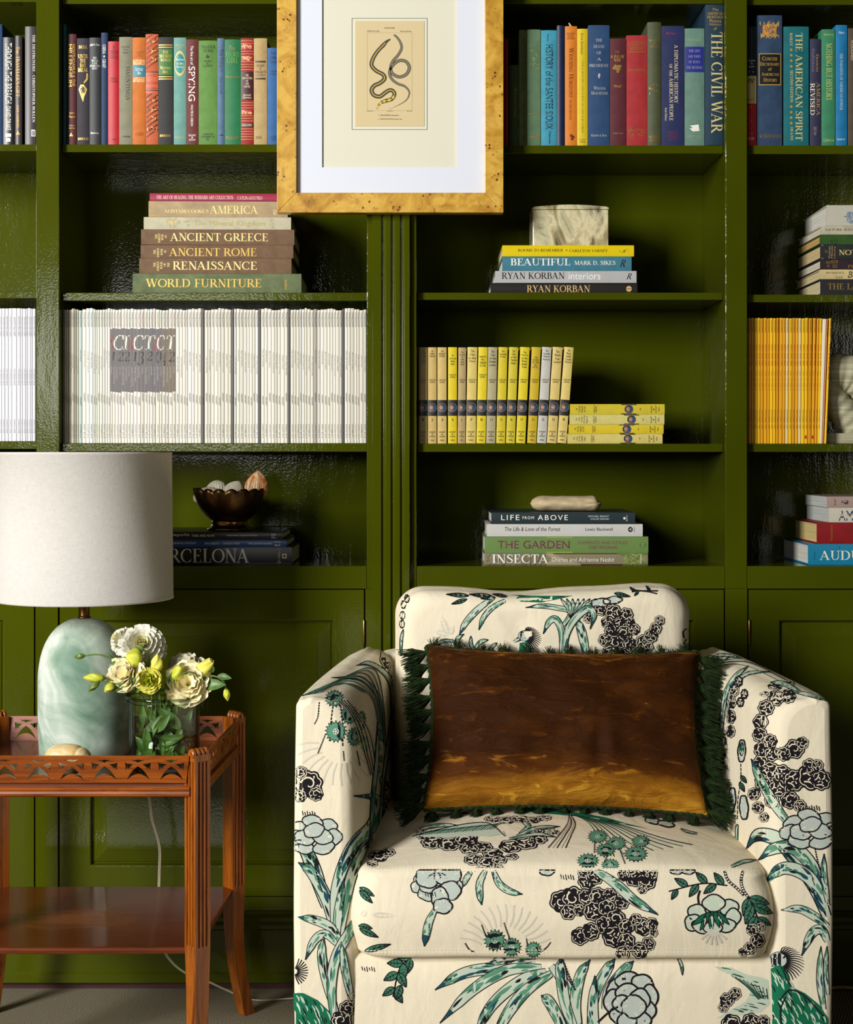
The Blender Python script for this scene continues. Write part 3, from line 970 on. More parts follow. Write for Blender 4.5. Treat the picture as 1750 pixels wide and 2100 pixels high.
book('B', (778, 888, 267, 998), z, cloth((98, 34, 46)), [tx('THE', 812, 842, 352, 366, 'dullgold', shear=.2), *lines(['A JUG OF', 'WINE'], 782, 876, 380, 424, 'gold', .25, font='serif'), *[('p', ov(x, y, 10, 11, 10), 'dullgold') for x, y in ((815, 455), (832, 458), (848, 456), (824, 474), (840, 476), (832, 492), (806, 468))], tx('Wood', 806, 856, 582, 600, 'gold', shear=.25), tx('Naylor House', 802, 870, 908, 918, 'gold')], 'maroon book with a gilt bunch of grapes', G3, D=.15)
book('B', (892, 1035, 245, 998), z, cloth((184, 44, 48)), [*lines(['J. GOLDEN', 'KIMBALL'], 902, 1026, 284, 346, 'dullgold', .25, font='serif'), bar(904, 1026, 356, 360, 'dullgold'), tx('RICHARDS', 906, 1018, 474, 488, 'dullgold'), *squiggle(905, 1025, 880, 930, 'dullgold', 5, 14, 2)], 'thick faded red book with gilt lines near the top', G3, D=.16)
book('B', (1037, 1132, 155, 998), z, cloth((86, 92, 62)), [*lines(['THE BOOK', 'OF', 'MORMON'], 1046, 1124, 274, 330, 'dullgold', .4, font='serif'), *squiggle(1046, 1122, 580, 650, 'dullgold', 12, 14, 2.2), *lines(['DESERET', 'COMPANY'], 1050, 1124, 930, 970, 'dullgold', .4)], 'tall worn olive-grey book left of the dark navy one', G3, D=.2, bulge=.004)
book('B', (1134, 1290, 180, 998), z, cloth((36, 46, 96)), [tx('Bailey', 1166, 1234, 222, 244, (150, 50, 80), shear=.2), tx('A DIPLOMATIC HISTORY', 1222, 1248, 308, 708, (222, 208, 170), orient='d', font='serif'), tx('of the AMERICAN PEOPLE', 1188, 1214, 440, 826, (222, 208, 170), orient='d', font='serif'), tx('Sixth Edition', 1158, 1172, 738, 826, (222, 208, 170), orient='d'), *lines(['APPLETON', 'CENTURY', 'CROFTS'], 1176, 1246, 898, 960, (120, 44, 80), .4)], 'navy book with two lines of cream lettering down its spine', G3, D=.17)
book('B', (1294, 1430, 197, 998), z, cloth((112, 150, 134)), [tx('TALMAGE', 1300, 1410, 268, 282, (150, 170, 120)), bar(1296, 1427, 322, 496, (34, 44, 130)), *lines(['THE LIFE', 'AND TIMES', 'OF JESUS', 'THE MESSIAH'], 1306, 1414, 342, 472, (150, 150, 190), 1.2, font='serif'), ('p', [(1330, 860), (1390, 852), (1396, 896), (1350, 900), (1326, 878), (1352, 878)], 'white'), tx('EERDMANS', 1312, 1406, 926, 940, (150, 170, 120))], 'grey-green cloth book with a blue title band', G3, D=.17)
book('B', (1437, 1558, 33, 996), z, cloth((30, 62, 84)), [tx('The', 1484, 1526, 58, 76, 'gold', shear=.2), *lines(['AMERICAN', 'HERITAGE'], 1450, 1560, 84, 128, 'gold', .3, font='serif'), *lines(['Picture', 'History', 'of'], 1464, 1546, 134, 208, 'gold', .2, shear=.2), tx('THE CIVIL WAR', 1478, 1556, 222, 916, 'palegold', orient='d', font='serif')], 'very tall dark blue book with big gold letters, against the right upright', G3, D=.235, yf=.021)
# --- top shelf, far right bay
z = SHELF_Z['fr'][0]
G4 = 'upright books on the top shelf, far right bay'
book('C', (345, 464, 355, 1915), z, cloth((26, 40, 50)), [bar(347, 462, 1000, 1362, (214, 196, 130)), bar(347, 462, 1362, 1908, (190, 18, 26)), *lines(['Alexander', 'The', 'Command'], 350, 452, 786, 890, 'white', .6, shear=.2), ('p', [(365, 940), (375, 948), (365, 956), (355, 948)], 'white'), ('p', [(420, 940), (430, 948), (420, 956), (410, 948)], 'white'), *squiggle(350, 450, 1040, 1100, (60, 50, 40), 9, 12, 6), tx('LUNTZ', 350, 434, 1296, 1326, (120, 90, 50), shear=.2), *[star(x, y, 12, 'gold') for x, y in ((395, 1400), (398, 1580), (402, 1756))], tx('COLLINS', 350, 432, 1800, 1836, 'white')], 'black, cream and red banded book beside the right upright', G4, D=.16)
book('C', (475, 806, 205, 1918), z, cloth((44, 72, 106), .7, .18), [bar(545, 730, 330, 470, (190, 120, 40)), bar(580, 700, 352, 470, (120, 90, 96)), *squiggle(505, 770, 310, 340, 'gold', 2, 16, 8), *squiggle(520, 770, 456, 490, 'gold', 6, 18, 8), *squiggle(560, 720, 340, 460, (226, 160, 70), 8, 22, 6), bar(495, 790, 708, 1124, 'gold'), bar(504, 781, 718, 1112, (8, 6, 8)), tx('Concise', 540, 742, 748, 800, 'gold', font='serif'), tx('Dictionary', 512, 768, 822, 868, 'gold', font='serif'), tx('of', 618, 664, 892, 934, 'gold'), tx('American', 526, 762, 956, 1000, 'gold', font='serif'), tx('History', 556, 738, 1030, 1078, 'gold', font='serif'), tx('SCRIBNERS', 504, 800, 1772, 1812, 'dullgold', font='serif')], 'thick blue cloth book with a black label and gilt crest', G4, D=.19)
book('C', (826, 1160, 355, 1920), z, cloth((14, 116, 124), .55), [tx('THE AMERICAN SPIRIT', 985, 1076, 440, 1856, 'palegold', orient='d', font='serif'), tx('BAILEY', 908, 944, 440, 612, 'palegold', orient='d', font='serif'), *[star(926, y, 24, 'gold') for y in (660, 732, 804, 878, 1405, 1478, 1550, 1622)], tx('SECOND EDITION', 914, 950, 930, 1352, 'palegold', orient='d', font='serif'), tx('HEATH', 918, 950, 1672, 1846, 'palegold', orient='d', font='serif')], 'thick teal book with gold stars down its spine', G4, D=.17)
book('C', (1178, 1322, 520, 1922), z, cloth((52, 52, 84)), [tx('Frances', 1256, 1292, 722, 950, 'gold', orient='d', font='serif'), tx('FitzGerald', 1202, 1240, 650, 950, (120, 120, 140), orient='d', font='serif'), tx('AMERICA', 1264, 1312, 1090, 1524, 'gold', orient='d', font='serif'), tx('REVISED', 1182, 1240, 1100, 1516, (226, 218, 190), orient='d', font='serif'), *lines(['Little', 'Brown'], 1224, 1276, 1670, 1780, (150, 140, 130), .3, orient='d')], 'slate violet book, the short one right of the teal one', G4, D=.15)
book('C', (1330, 1510, 392, 1922), z, cloth((62, 148, 106)), [tx('Roberts', 1366, 1492, 446, 474, (190, 200, 110)), tx('NOTHING BUT HISTORY', 1390, 1474, 572, 1330, (190, 200, 110), orient='d', font='serif'), tx('California', 1354, 1496, 1828, 1864, (190, 200, 110), shear=.2)], 'mint green book with yellowish lettering', G4, D=.16)
book('C', (1519, 1671, 335, 1924), z, cloth((22, 132, 190)), [tx('Nye', 1556, 1630, 420, 458, 'white', shear=.25), tx('THE PARADOX OF AMERICAN POWER', 1574, 1612, 708, 1456, (180, 206, 226), orient='d', font='serif'), tx('Oxford', 1536, 1640, 1824, 1848, 'white', shear=.25)], 'bright blue book with white lettering, near the right edge', G4, D=.17)
book('C', (1682, 1830, 378, 1924), z, cloth((88, 74, 58)), [tx('PLOUGHED', 1720, 1750, 540, 800, (206, 186, 150), orient='d')], 'brown book cut off by the right edge of the photo, top shelf', G4, D=.16)
# --- stack, left middle bay, second shelf
zb = SHELF_Z['ml'][1]
GL = 'flat stack of large books left of the picture'
HB = 'brown'
_, zb = book('L', (145, 1655, 797, 968), zb, cloth((108, 122, 80), .7, .2), [tx('WORLD FURNITURE', 262, 1296, 842, 918, 'gold', font='serif'), tx('NOYES', 1504, 1526, 850, 940, 'gold', font='serif', orient='d')], 'sage green book lettered WORLD FURNITURE at the bottom of its stack', GL, True, D=.235, yf=.032, rz=.012)
br = (124, 94, 66)
_, zb = book('L', (205, 1566, 660, 797), zb, cloth(br, .7, .16), [tx('RENAISSANCE', 504, 1256, 688, 762, 'palegold', font='serif'), *[tx(s, x, x + 20, a, bb, 'palegold', font='serif', orient='u') for s, x, a, bb in (('THE', 332, 698, 740), ('HORIZON', 362, 690, 774), ('BOOK', 392, 690, 756), ('OF', 422, 704, 734), ('THE', 456, 698, 740))]], 'brown cloth book lettered RENAISSANCE, lowest of the three brown ones', GL, True, D=.225, yf=.034, rz=.02)
_, zb = book('L', (217, 1582, 540, 658), zb, cloth(br, .7, .16), [tx('ANCIENT ROME', 470, 1252, 568, 640, 'gold', font='serif'), *[tx(s, x, x + 20, a, bb, 'palegold', font='serif', orient='u') for s, x, a, bb in (('THE', 332, 584, 624), ('HORIZON', 362, 570, 652), ('BOOK', 394, 574, 632), ('OF', 426, 588, 612))]], 'brown cloth book lettered ANCIENT ROME, middle of the three brown ones', GL, True, D=.225, yf=.033, rz=.015)
_, zb = book('L', (222, 1592, 402, 538), zb, cloth(br, .7, .16), [tx('ANCIENT GREECE', 480, 1356, 434, 506, 'palegold', font='serif'), *[tx(s, x, x + 20, a, bb, 'palegold', font='serif', orient='u') for s, x, a, bb in (('THE', 348, 446, 488), ('HORIZON', 374, 440, 522), ('BOOK', 402, 444, 500), ('OF', 432, 454, 482))]], 'brown cloth book lettered ANCIENT GREECE, top of the three brown ones', GL, True, D=.225, yf=.033, rz=.024)
_, zb = book('L', (245, 1562, 291, 400), zb, cloth((206, 200, 170), .7, .1), [tx('The Mineral Kingdom', 694, 1330, 322, 380, (172, 150, 80)), star(496, 340, 26, 'gold', 8), *squiggle(420, 570, 308, 378, (176, 158, 96), 3, 12, 3), *squiggle(1368, 1404, 308, 390, (176, 158, 96), 3, 8, 3), *squiggle(600, 660, 318, 378, (176, 158, 96), 5, 8, 3)], 'cream book with a small gilt star, third from the top of its stack', GL, True, D=.2, yf=.034, rz=.02)
_, zb = book('L', (290, 1532, 148, 289), zb, cloth((188, 164, 124), .7, .14), [tx("ALISTAIR COOKE'S", 430, 826, 222, 252, 'palegold', font='serif'), tx('AMERICA', 836, 1266, 186, 258, 'palegold', font='serif'), *squiggle(1406, 1450, 222, 262, 'palegold', 8, 8, 3), bar(300, 360, 150, 288, (176, 140, 84))], 'beige cloth book lettered AMERICA, second from the top', GL, True, D=.2, yf=.036, rz=.03)
_, zb = book('L', (300, 1500, 76, 146), zb, glossy_paper((172, 50, 82), .35), [tx('THE ART OF HEALING: THE WISHARD ART COLLECTION', 360, 1046, 96, 128, (238, 206, 190), font='serif'), tx('CATLIN-LEGUTKO', 1082, 1306, 100, 130, (238, 206, 190), font='serif'), bar(300, 1500, 140, 146, (110, 30, 70))], 'thin crimson book on top of the left stack', GL, True, D=.2, yf=.037, rz=.03, page=(230, 226, 216))
# --- stack, right middle bay, second shelf
zb = SHELF_Z['mr'][1]
GR = 'flat stack of books under the onyx box'
_, zb = book('Q', (213, 1600, 862, 955), zb, glossy_paper((36, 33, 32), .4), [tx('RYAN KORBAN', 556, 1154, 882, 948, (206, 172, 106), font='serif'), ('p', ov(1520, 918, 26, 28), (206, 172, 106)), bar(1496, 1544, 914, 919, (36, 33, 32)), bar(1517, 1523, 919, 944, (36, 33, 32))], 'black book with gold lettering at the bottom, under the grey one', GR, True, D=.235, page=(235, 232, 222))
_, zb = book('Q', (258, 1592, 748, 860), zb, glossy_paper((196, 196, 196), .4), [tx('RYAN KORBAN', 318, 914, 760, 824, 'black', font='serif'), tx('interiors', 952, 1252, 766, 828, (232, 232, 232)), tx('R', 1494, 1546, 770, 826, 'black', font='serif', shear=.4)], 'silver grey book with black capitals, third from the top', GR, True, D=.235, page=(235, 232, 222))
_, zb = book('Q', (325, 1545, 612, 746), zb, cloth((58, 130, 152), .55), [tx('BEAUTIFUL', 402, 964, 630, 696, 'white', font='serif'), tx('MARK D. SIKES', 1006, 1392, 652, 690, 'white', font='serif'), tx('R', 1430, 1490, 640, 712, 'black', font='serif', shear=.4)], 'blue cloth book lettered BEAUTIFUL under the yellow one', GR, True, D=.235, page=(235, 232, 222))
_, ZBOX = book('Q', (325, 1568, 506, 610), zb, glossy_paper((244, 216, 10), .35), [tx('ROOMS TO REMEMBER', 472, 900, 540, 566, (60, 50, 10), font='serif'), ('p', ov(930, 553, 8, 9, 8), (150, 120, 20)), tx('CARLETON VARNEY', 956, 1320, 544, 570, (60, 50, 10), font='serif'), ('p', [(1420, 556), (1440, 560), (1438, 566)], 'black'), tx('S', 1450, 1500, 548, 574, 'black', shear=.4), bar(1510, 1514, 540, 580, (200, 170, 20))], 'bright yellow book directly under the onyx box', GR, True, D=.24, page=(235, 232, 222))
# --- stack, right middle bay, deck
zb = DECK
GS = 'flat stack of books under the pale stone'
_, zb = book('H', (145, 1615, 606, 710), zb, glossy_paper((150, 140, 110), .35), [bar(760, 1390, 607, 709, (70, 30, 14)), ('p', [(760, 606), (850, 650), (1020, 709), (700, 709), (700, 606)], (160, 148, 118)), ('p', [(1340, 607), (1615, 607), (1615, 709), (1395, 709)], (96, 112, 50)), *squiggle(1400, 1600, 612, 704, (140, 150, 84), 6, 40, 5), *squiggle(160, 700, 612, 704, (124, 116, 88), 16, 50, 3), tx('INSECTA', 216, 722, 616, 694, 'white', font='serif'), tx('Charles and Adrienne Nesbit', 752, 1316, 644, 680, 'white', font='sans'), tx('Wildside', 1544, 1558, 614, 702, 'white', orient='u')], 'book with a photographic green and rust spine lettered INSECTA', GS, True, D=.24, page=(225, 222, 212))
_, zb = book('H', (150, 1618, 456, 604), zb, glossy_paper((118, 150, 82), .35), [bar(150, 480, 457, 603, (96, 128, 84)), bar(700, 940, 457, 603, (136, 160, 60)), tx('THE GARDEN', 268, 912, 492, 562, (104, 26, 66)), tx('ELEMENTS AND STYLES', 990, 1428, 496, 524, (130, 50, 88)), tx('TOBY MUSGRAVE', 1080, 1338, 538, 566, (130, 50, 88)), ('p', ov(1568, 530, 26, 22), (60, 90, 44)), ('p', ov(1568, 530, 21, 17), (118, 150, 82)), bar(1538, 1598, 527, 533, (60, 90, 44)), bar(1520, 1523, 458, 602, (86, 116, 60))], 'green book with purple lettering THE GARDEN', GS, True, D=.24, page=(225, 222, 212))
_, zb = book('H', (172, 1568, 343, 453), zb, glossy_paper((220, 220, 214), .4), [tx('The Life & Love of the Forest', 330, 828, 368, 404, 'black', shear=.2), tx('Lewis Blackwell', 1054, 1298, 374, 402, 'black'), ('p', ov(1457, 390, 21, 24), 'black'), tx('A', 1446, 1468, 378, 402, 'white', orient='u'), tx('Abrams', 1488, 1496, 362, 416, 'black', orient='u')], 'white book with italic black title, second under the pale stone', GS, True, D=.24, page=(225, 222, 212))
_, ZSTONE = book('H', (210, 1500, 238, 341), zb, glossy_paper((40, 56, 60), .4), [tx('LIFE', 298, 462, 260, 306, 'white', track=.2), tx('FROM', 490, 592, 272, 298, 'white', track=.2), tx('ABOVE', 626, 896, 260, 306, 'white', track=.2), tx('MICHAEL BRIGHT', 1080, 1266, 264, 280, (190, 200, 200)), tx('CHLOE SAROSH', 1100, 1266, 288, 304, (190, 200, 200)), star(1404, 290, 16, 'white', 6), tx('Quarto', 1420, 1432, 262, 318, 'white', orient='u')], 'dark slate book lettered LIFE FROM ABOVE, directly under the pale stone', GS, True, D=.235, page=(225, 222, 212))
# --- stack behind the lampshade, deck
zb = DECK
GB = 'flat stack of books under the bronze bowl'
_, zb = book('G', (-310, 1508, 1024, 1235), zb, glossy_paper((22, 22, 24), .35), [tx('BARCELONA', -230, 1000, 1040, 1208, (226, 226, 220), font='serif'), bar(1334, 1380, 1044, 1214, (190, 170, 130)), bar(1338, 1376, 1050, 1208, (22, 22, 24)), tx('LA FABRICA', 1346, 1368, 1056, 1202, (210, 200, 170), orient='u'), bar(1394, 1448, 1102, 1158, (214, 210, 196)), ('p', ov(1421, 1130, 18, 16, 10), (60, 40, 30))], 'thick black book with huge white letters at the bottom, behind the lampshade', GB, True, D=.23, page=(220, 214, 200))
_, zb = book('G', (-290, 1446, 934, 1022), zb, glossy_paper((30, 78, 150), .35), [tx('A PHOTOGRAPHIC PORTRAIT', -40, 368, 962, 986, 'white'), tx('ROB GREBSON', 468, 638, 966, 990, 'white'), ('p', ov(664, 980, 5, 5, 8), 'white'), tx("REAGAN O'HARE", 690, 884, 966, 990, 'white'), tx('TWIN LIGHTS PUBLISHERS', 980, 1276, 970, 990, 'white'), bar(1302, 1372, 954, 1008, (200, 196, 170)), *squiggle(1308, 1368, 958, 1004, (80, 110, 130), 5, 8, 4)], 'blue book in the middle of the stack under the bronze bowl', GB, True, D=.22, page=(220, 214, 200))
_, ZBOWL = book('G', (-260, 1400, 840, 930), zb, glossy_paper((24, 24, 22), .35), [tx('Indianapolis', -90, 284, 854, 898, 'white'), tx('THEN AND NOW', 310, 584, 868, 898, 'white'), tx('Nelson Price and Joan Hostetler', 734, 1102, 874, 892, 'white'), bar(1268, 1274, 862, 914, 'white'), bar(1268, 1324, 862, 867, 'white'), bar(1268, 1320, 909, 914, 'white'), tx('P', 1286, 1308, 878, 898, 'white')], 'thin black book directly under the bronze bowl', GB, True, D=.21, page=(220, 214, 200))
# --- stack, far right bay, second shelf
zb = SHELF_Z['fr'][1]
GE = 'flat stack at the right edge, second shelf'
_, zb = book('E', (988, 3700, 1642, 1945), zb, cloth((34, 34, 38)), [tx('THE LANGUAGE OF', 1124, 2700, 1722, 1842, 'dullgold', font='serif')], 'black book lettered THE L, lowest of the right edge stack', GE, True, D=.2, page=(222, 206, 160))
_, zb = book('E', (975, 3600, 1452, 1640), zb, cloth((226, 206, 146)), [tx("WOMAN'S", 1084, 1440, 1496, 1536, (90, 70, 50), font='serif'), tx('DAY', 1286, 1424, 1582, 1626, (90, 70, 50), font='serif'), tx('Book of Houses', 1516, 2600, 1490, 1612, (50, 44, 40), shear=.25)], 'cream book with a handwritten title, second from the bottom at the right edge', GE, True, D=.21, page=(222, 206, 160))
_, zb = book('E', (984, 3500, 1252, 1450), zb, cloth((44, 26, 36)), [*lines(['AND', 'OR'], 1090, 1180, 1290, 1410, 'dullgold', .4), *lines(['BOOK', 'OLD'], 1200, 1330, 1270, 1420, 'dullgold', .3), *lines(['THE', 'PLANT'], 1520, 1900, 1284, 1424, 'dullgold', .3, font='serif')], 'dark plum book with dull gold lettering at the right edge', GE, True, D=.2, page=(226, 218, 190))
_, zb = book('E', (985, 3560, 968, 1250), zb, cloth((34, 38, 38)), [bar(1000, 1040, 970, 1248, (110, 116, 110)), tx('The', 1066, 1130, 1080, 1130, 'dullgold', shear=.2), *[tx(s, x, x + 36, a, b_, (190, 150, 110), orient='u') for s, x, a, b_ in (('Victorian', 1140, 1000, 1240), ('House', 1186, 990, 1230), ('Library', 1244, 1000, 1240))], tx('NOTABLE HOUSES', 1340, 2800, 1072, 1172, 'palegold', font='serif')], 'black book lettered NOT in gold at the right edge', GE, True, D=.2, page=(220, 196, 140))
_, zb = book('E', (975, 3540, 776, 966), zb, cloth((50, 92, 26)), [*squiggle(1140, 1340, 880, 960, (30, 60, 20), 3, 10, 6)], 'grass green book, third from the top at the right edge', GE, True, D=.2, page=(214, 170, 100))
_, zb = book('E', (1000, 3480, 602, 770), zb, cloth((212, 204, 176)), [tx('NATURE ILLUSTRATED', 1070, 2000, 652, 698, (70, 66, 50), font='serif')], 'cream book lettered NATURE ILLUSTRAT at the right edge', GE, True, D=.2, page=(226, 218, 196))
_, zb = book('E', (1105, 3300, 194, 598), zb, glossy_paper((214, 210, 192), .4), [bar(3290, 3300, 196, 596, (20, 90, 70)), *squiggle(1490, 1760, 330, 540, (110, 140, 170), 4, 60, 9), ('p', ov(1462, 416, 14, 12, 8), (60, 70, 90))], 'thick off-white book with a blue motif on top of the right edge stack', GE, True, D=.2, page=(226, 224, 210))
# --- stack, far right bay, deck
zb = DECK
GF = 'flat stack at the right edge, lowest shelf'
_, zb = book('F', (905, 3600, 1100, 1495), zb, glossy_paper((24, 138, 178), .35), [tx('Olsen', 1004, 1032, 1246, 1390, (14, 60, 90), orient='u'), tx('AUDUBON', 1112, 2450, 1226, 1400, (232, 228, 206), font='serif'), ('p', [(1482, 1150), (1508, 1168), (1484, 1182)], (14, 40, 60))], 'bright blue book with large white letters at the bottom right', GF, True, D=.235, page=(222, 220, 208))
_, zb = book('F', (1070, 3500, 696, 1097), zb, cloth((150, 10, 20), .5), [tx('Donaldson', 1322, 1360, 740, 1040, 'dullgold', orient='u', shear=.2)], 'thick red cloth book at the right edge, lowest shelf', GF, True, D=.2, page=(222, 198, 130))
_, zb = book('F', (1292, 3400, 416, 692), zb, glossy_paper((222, 216, 196), .4), [tx('AMERICA', 1476, 2300, 468, 660, (22, 34, 84))], 'white paperback with navy block letters at the right edge', GF, True, D=.19, page=(200, 204, 200), hard=False)
_, zb = book('F', (1268, 3300, 206, 413), zb, glossy_paper((184, 158, 146), .45), [tx('Snell', 1384, 1424, 256, 370, (70, 56, 60), orient='u'), ('p', ov(1615, 312, 46, 42), (70, 62, 70)), *squiggle(1524, 1560, 290, 336, (70, 62, 70), 4, 8, 8), ('p', ov(1605, 296, 20, 16), (184, 158, 146))], 'dusty pink paperback on top of the lowest right edge stack', GF, True, D=.19, page=(200, 204, 196), hard=False)
# ---------------------------------------------------------------- magazines (one mesh each: too slim in the photo to show parts)
def clip_x(v, f, x0, x1):
    """polygons cut to the strip x0..x1"""
    V, F = [], []
    for face in f:
        poly = [tuple(v[i]) for i in face]
        for sgn, lim in ((1, x0), (-1, x1)):
            out = []
            for i in range(len(poly)):
                a, b = poly[i], poly[(i + 1) % len(poly)]
                da, db = sgn * (a[0] - lim), sgn * (b[0] - lim)
                if da >= 0:
                    out.append(a)
                if (da > 0) != (db > 0) and da != db:
                    t = da / (da - db)
                    out.append((a[0] + (b[0] - a[0]) * t, a[1] + (b[1] - a[1]) * t))
            poly = out
            if len(poly) < 3:
                break
        if len(poly) >= 3:
            F.append(tuple(range(len(V), len(V) + len(poly))))
            V += poly
    return np.array(V), F


def magazine(x0, x1, ytop, zbase, cover, marks, label, group, D=.215, yf=.03, tilt=0.0):
    s = S(yf)
    zbase += .0004
    zt = W(875, ytop, yf).z
    xa, xb = W(x0, 930, yf).x, W(x1, 930, yf).x
    h, H, xc = (xb - xa) / 2, zt - zbase, (xa + xb) / 2
    b = MB()
    mats = [cover]
    b.prism([(-h, D), (-h, .0012), (-h + .0007, .0002), (-h * .3, 0), (h * .3, 0), (h - .0007, .0002), (h, .0012), (h, D)], 0, H)
    for li, (kind, *a) in enumerate(marks):
        if kind == 'r':
            v, f = rect_mark(*a[:4])
            col = a[4]
        elif kind == 'm':
            v, f = a[0], a[1]
            col = a[2]
        else:
            v, f = fit_text(a[0], *a[1:5], **(a[6] if len(a) > 6 else {}))
            col = a[5]
        if not len(v):
            continue
        m = ink(col)
        if m not in mats:
            mats.append(m)
        X = np.clip(W(0, 930, yf).x + v[:, 0] * s - xc, -h + .0001, h - .0001)
        Z = np.clip(1.1 - (v[:, 1] - 930) * s - zbase, .0005, H - .0005)
        b.add([(x, -.0003 - li * 2e-5, z) for x, z in zip(X, Z)], f, mats.index(m))
    o = b.build('magazine', mats, fix=False)
    o.location = (xc, yf, zbase + abs(h * math.sin(tilt)))
    o.rotation_euler = (0, tilt, 0)
    return tag(o, label, 'magazine', group)


rnd = random.Random(21)
z = SHELF_Z['ml'][2]
A_ = [530, 555, 572, 592, 607, 628, 640, 655, 668, 685, 702, 733, 768, 798, 830, 852, 868, 890, 915, 940, 960, 985, 1005, 1030, 1057, 1085, 1115, 1140, 1165, 1195, 1225, 1258, 1290, 1320, 1340, 1368, 1393, 1428, 1450, 1483, 1510, 1543, 1572, 1605, 1635, 1660, 1680, 1715]
edges = [128.8] + [e for e in (122.5 + (a / 4.375 - 121.1) for a in A_) if e > 132]
x = edges[-1]
while x < 745:
    x += rnd.choice([5.4, 6.0, 6.6, 7.0, 7.6])
    edges.append(x)
edges = [e for e in edges if e < 749] + [752.0]
BIG = []
for s_, xa, xb, ya, yb, col, o in [
        ('&', 224, 236, 688, 716, (150, 40, 48), {}), ('C', 233, 255, 687, 718, (226, 220, 206), {}), ('T', 251, 268, 688, 717, (226, 220, 206), {}), ('&', 264, 275, 688, 718, (150, 40, 48), {}),
        ('C', 273, 295, 687, 718, (226, 220, 206), {}), ('T', 296, 319, 688, 717, (226, 220, 206), {}), ('&', 315, 332, 690, 720, (150, 40, 48), {}), ('C', 322, 338, 687, 718, (226, 220, 206), {}), ('T', 342, 362, 688, 717, (226, 220, 206), {}),
        ('1', 228, 236, 722, 739, 'black', {}), ('2', 241, 254, 721, 741, 'black', {}), ('2', 254, 267, 721, 741, 'black', {}), ('1', 272, 281, 722, 740, 'black', {}), ('3', 281, 296, 721, 748, 'black', {}), ('2', 301, 314, 721, 740, 'black', {}),
        ('0', 318, 332, 721, 743, 'black', {}), ('4', 331, 342, 721, 749, 'black', {}), ('2', 346, 359, 721, 742, 'black', {})]:
    v, f = fit_text(s_, xa, xb, ya, yb, font='serif', shear=.15)
    BIG.append((v, f, col))
TOPS = ['black', 'black', (40, 36, 36), (150, 40, 50), 'black', (60, 110, 70), (30, 50, 100), 'black', (190, 90, 110), 'black']
TITLES = ['THE BEST OF SUMMER STYLE', 'DINNER AT EIGHT', 'THE POWER ISSUE', 'WHO OWNS THE OCEAN', 'A ROYAL ROMANCE', 'JEWELS OF THE NILE', 'FIFTY GREAT ESCAPES', 'THE LAST SUMMER', 'BEAUTY AND THE BEACH']
MONTHS = ['JANUARY 2012', 'MARCH 2013', 'MAY 2014', 'JUNE/JULY 2015', 'OCTOBER 2011', 'AUGUST 2016', 'NOVEMBER 2010']
WHITES = [(222, 216, 202), (214, 210, 196), (228, 224, 214), (206, 202, 188), (218, 214, 196), (226, 222, 208), (198, 196, 184)]
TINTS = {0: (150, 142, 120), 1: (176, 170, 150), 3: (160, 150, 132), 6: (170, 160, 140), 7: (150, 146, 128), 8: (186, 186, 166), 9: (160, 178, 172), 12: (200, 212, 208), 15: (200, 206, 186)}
n = len(edges) - 1
for i in range(n):
    a, b = edges[i], edges[i + 1] - 0.35
    w = b - a
    cm = (a + b) / 2
    top = 634 + 3 * math.sin(i * .9) * .4 + rnd.uniform(-1, 1.6)
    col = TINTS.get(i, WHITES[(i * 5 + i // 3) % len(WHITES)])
    if i > 47 and i % 9 == 4:
        col = (72, 70, 66) if w < 6.5 else (160, 156, 146)
    grey = 224.5 <= cm <= 359.5
    ta, tb = a + w * .25, b - w * .18
    mk = []
    tc = TOPS[(i * 7) % len(TOPS)] if grey else ('black' if i % 4 else (70, 66, 62))
    mk.append(('t', 'TOWN&COUNTRY', ta, tb, 640, 671, tc, dict(orient='d')))
    if grey:
        mk.append(('r', a + w * .06, b - w * .14, 673 + (i % 3) * .8, 803 + (i % 4) * .7, (92, 88, 94) if cm < 334 else (106, 92, 80)))
        for v, f, c in BIG:
            if v[:, 0].max() > a and v[:, 0].min() < b - w * .14:
                v2, f2 = clip_x(v, f, a + w * .06, b - w * .14)
                mk.append(('m', v2, f2, c))
        mk.append(('t', TITLES[i % 9], a + w * .35, b - w * .35, 752, 752 + 14 + 30 * ((i * 37) % 10) / 10, (190, 186, 186), dict(orient='d')))
    else:
        y0 = 716 + (i * 53 % 17)
        mk.append(('t', TITLES[(i * 5) % 9], a + w * .35, b - w * .3, y0, y0 + 24 + (i * 29 % 20), (110, 106, 100), dict(orient='d')))
    mk.append(('t', 'HEARST', a + w * .32, b - w * .25, 806 + (i % 5) * 2, 824 + (i % 5) * 2, (40, 38, 38), dict(orient='d')))
    mk.append(('t', MONTHS[(i * 3) % 7], a + w * .35, b - w * .28, 870, 898, (60, 58, 56), dict(orient='d')))
    if grey:
        lb = 'white magazine whose spine carries one slice of the grey lettered block'
    elif i < 21:
        lb = 'narrow magazine left of the grey lettered block, towards the left upright'
    elif i < n - 22:
        lb = 'white magazine in the plain middle of the long row, right of the grey block'
    else:
        lb = 'white magazine at the right end of the long row, near the fluted pilaster'
    if i == 0:
        lb = 'dim magazine touching the left upright, first of the long row'
    if i == n - 1:
        lb = 'white magazine touching the fluted pilaster, last of the long row'
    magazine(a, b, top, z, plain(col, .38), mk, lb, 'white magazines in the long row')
z = SHELF_Z['fl'][2]
ed = [-8, -1, 4, 10.5, 18, 24.5, 34.5, 42.5, 46.5, 53, 57, 63, 66.5, 73.2]
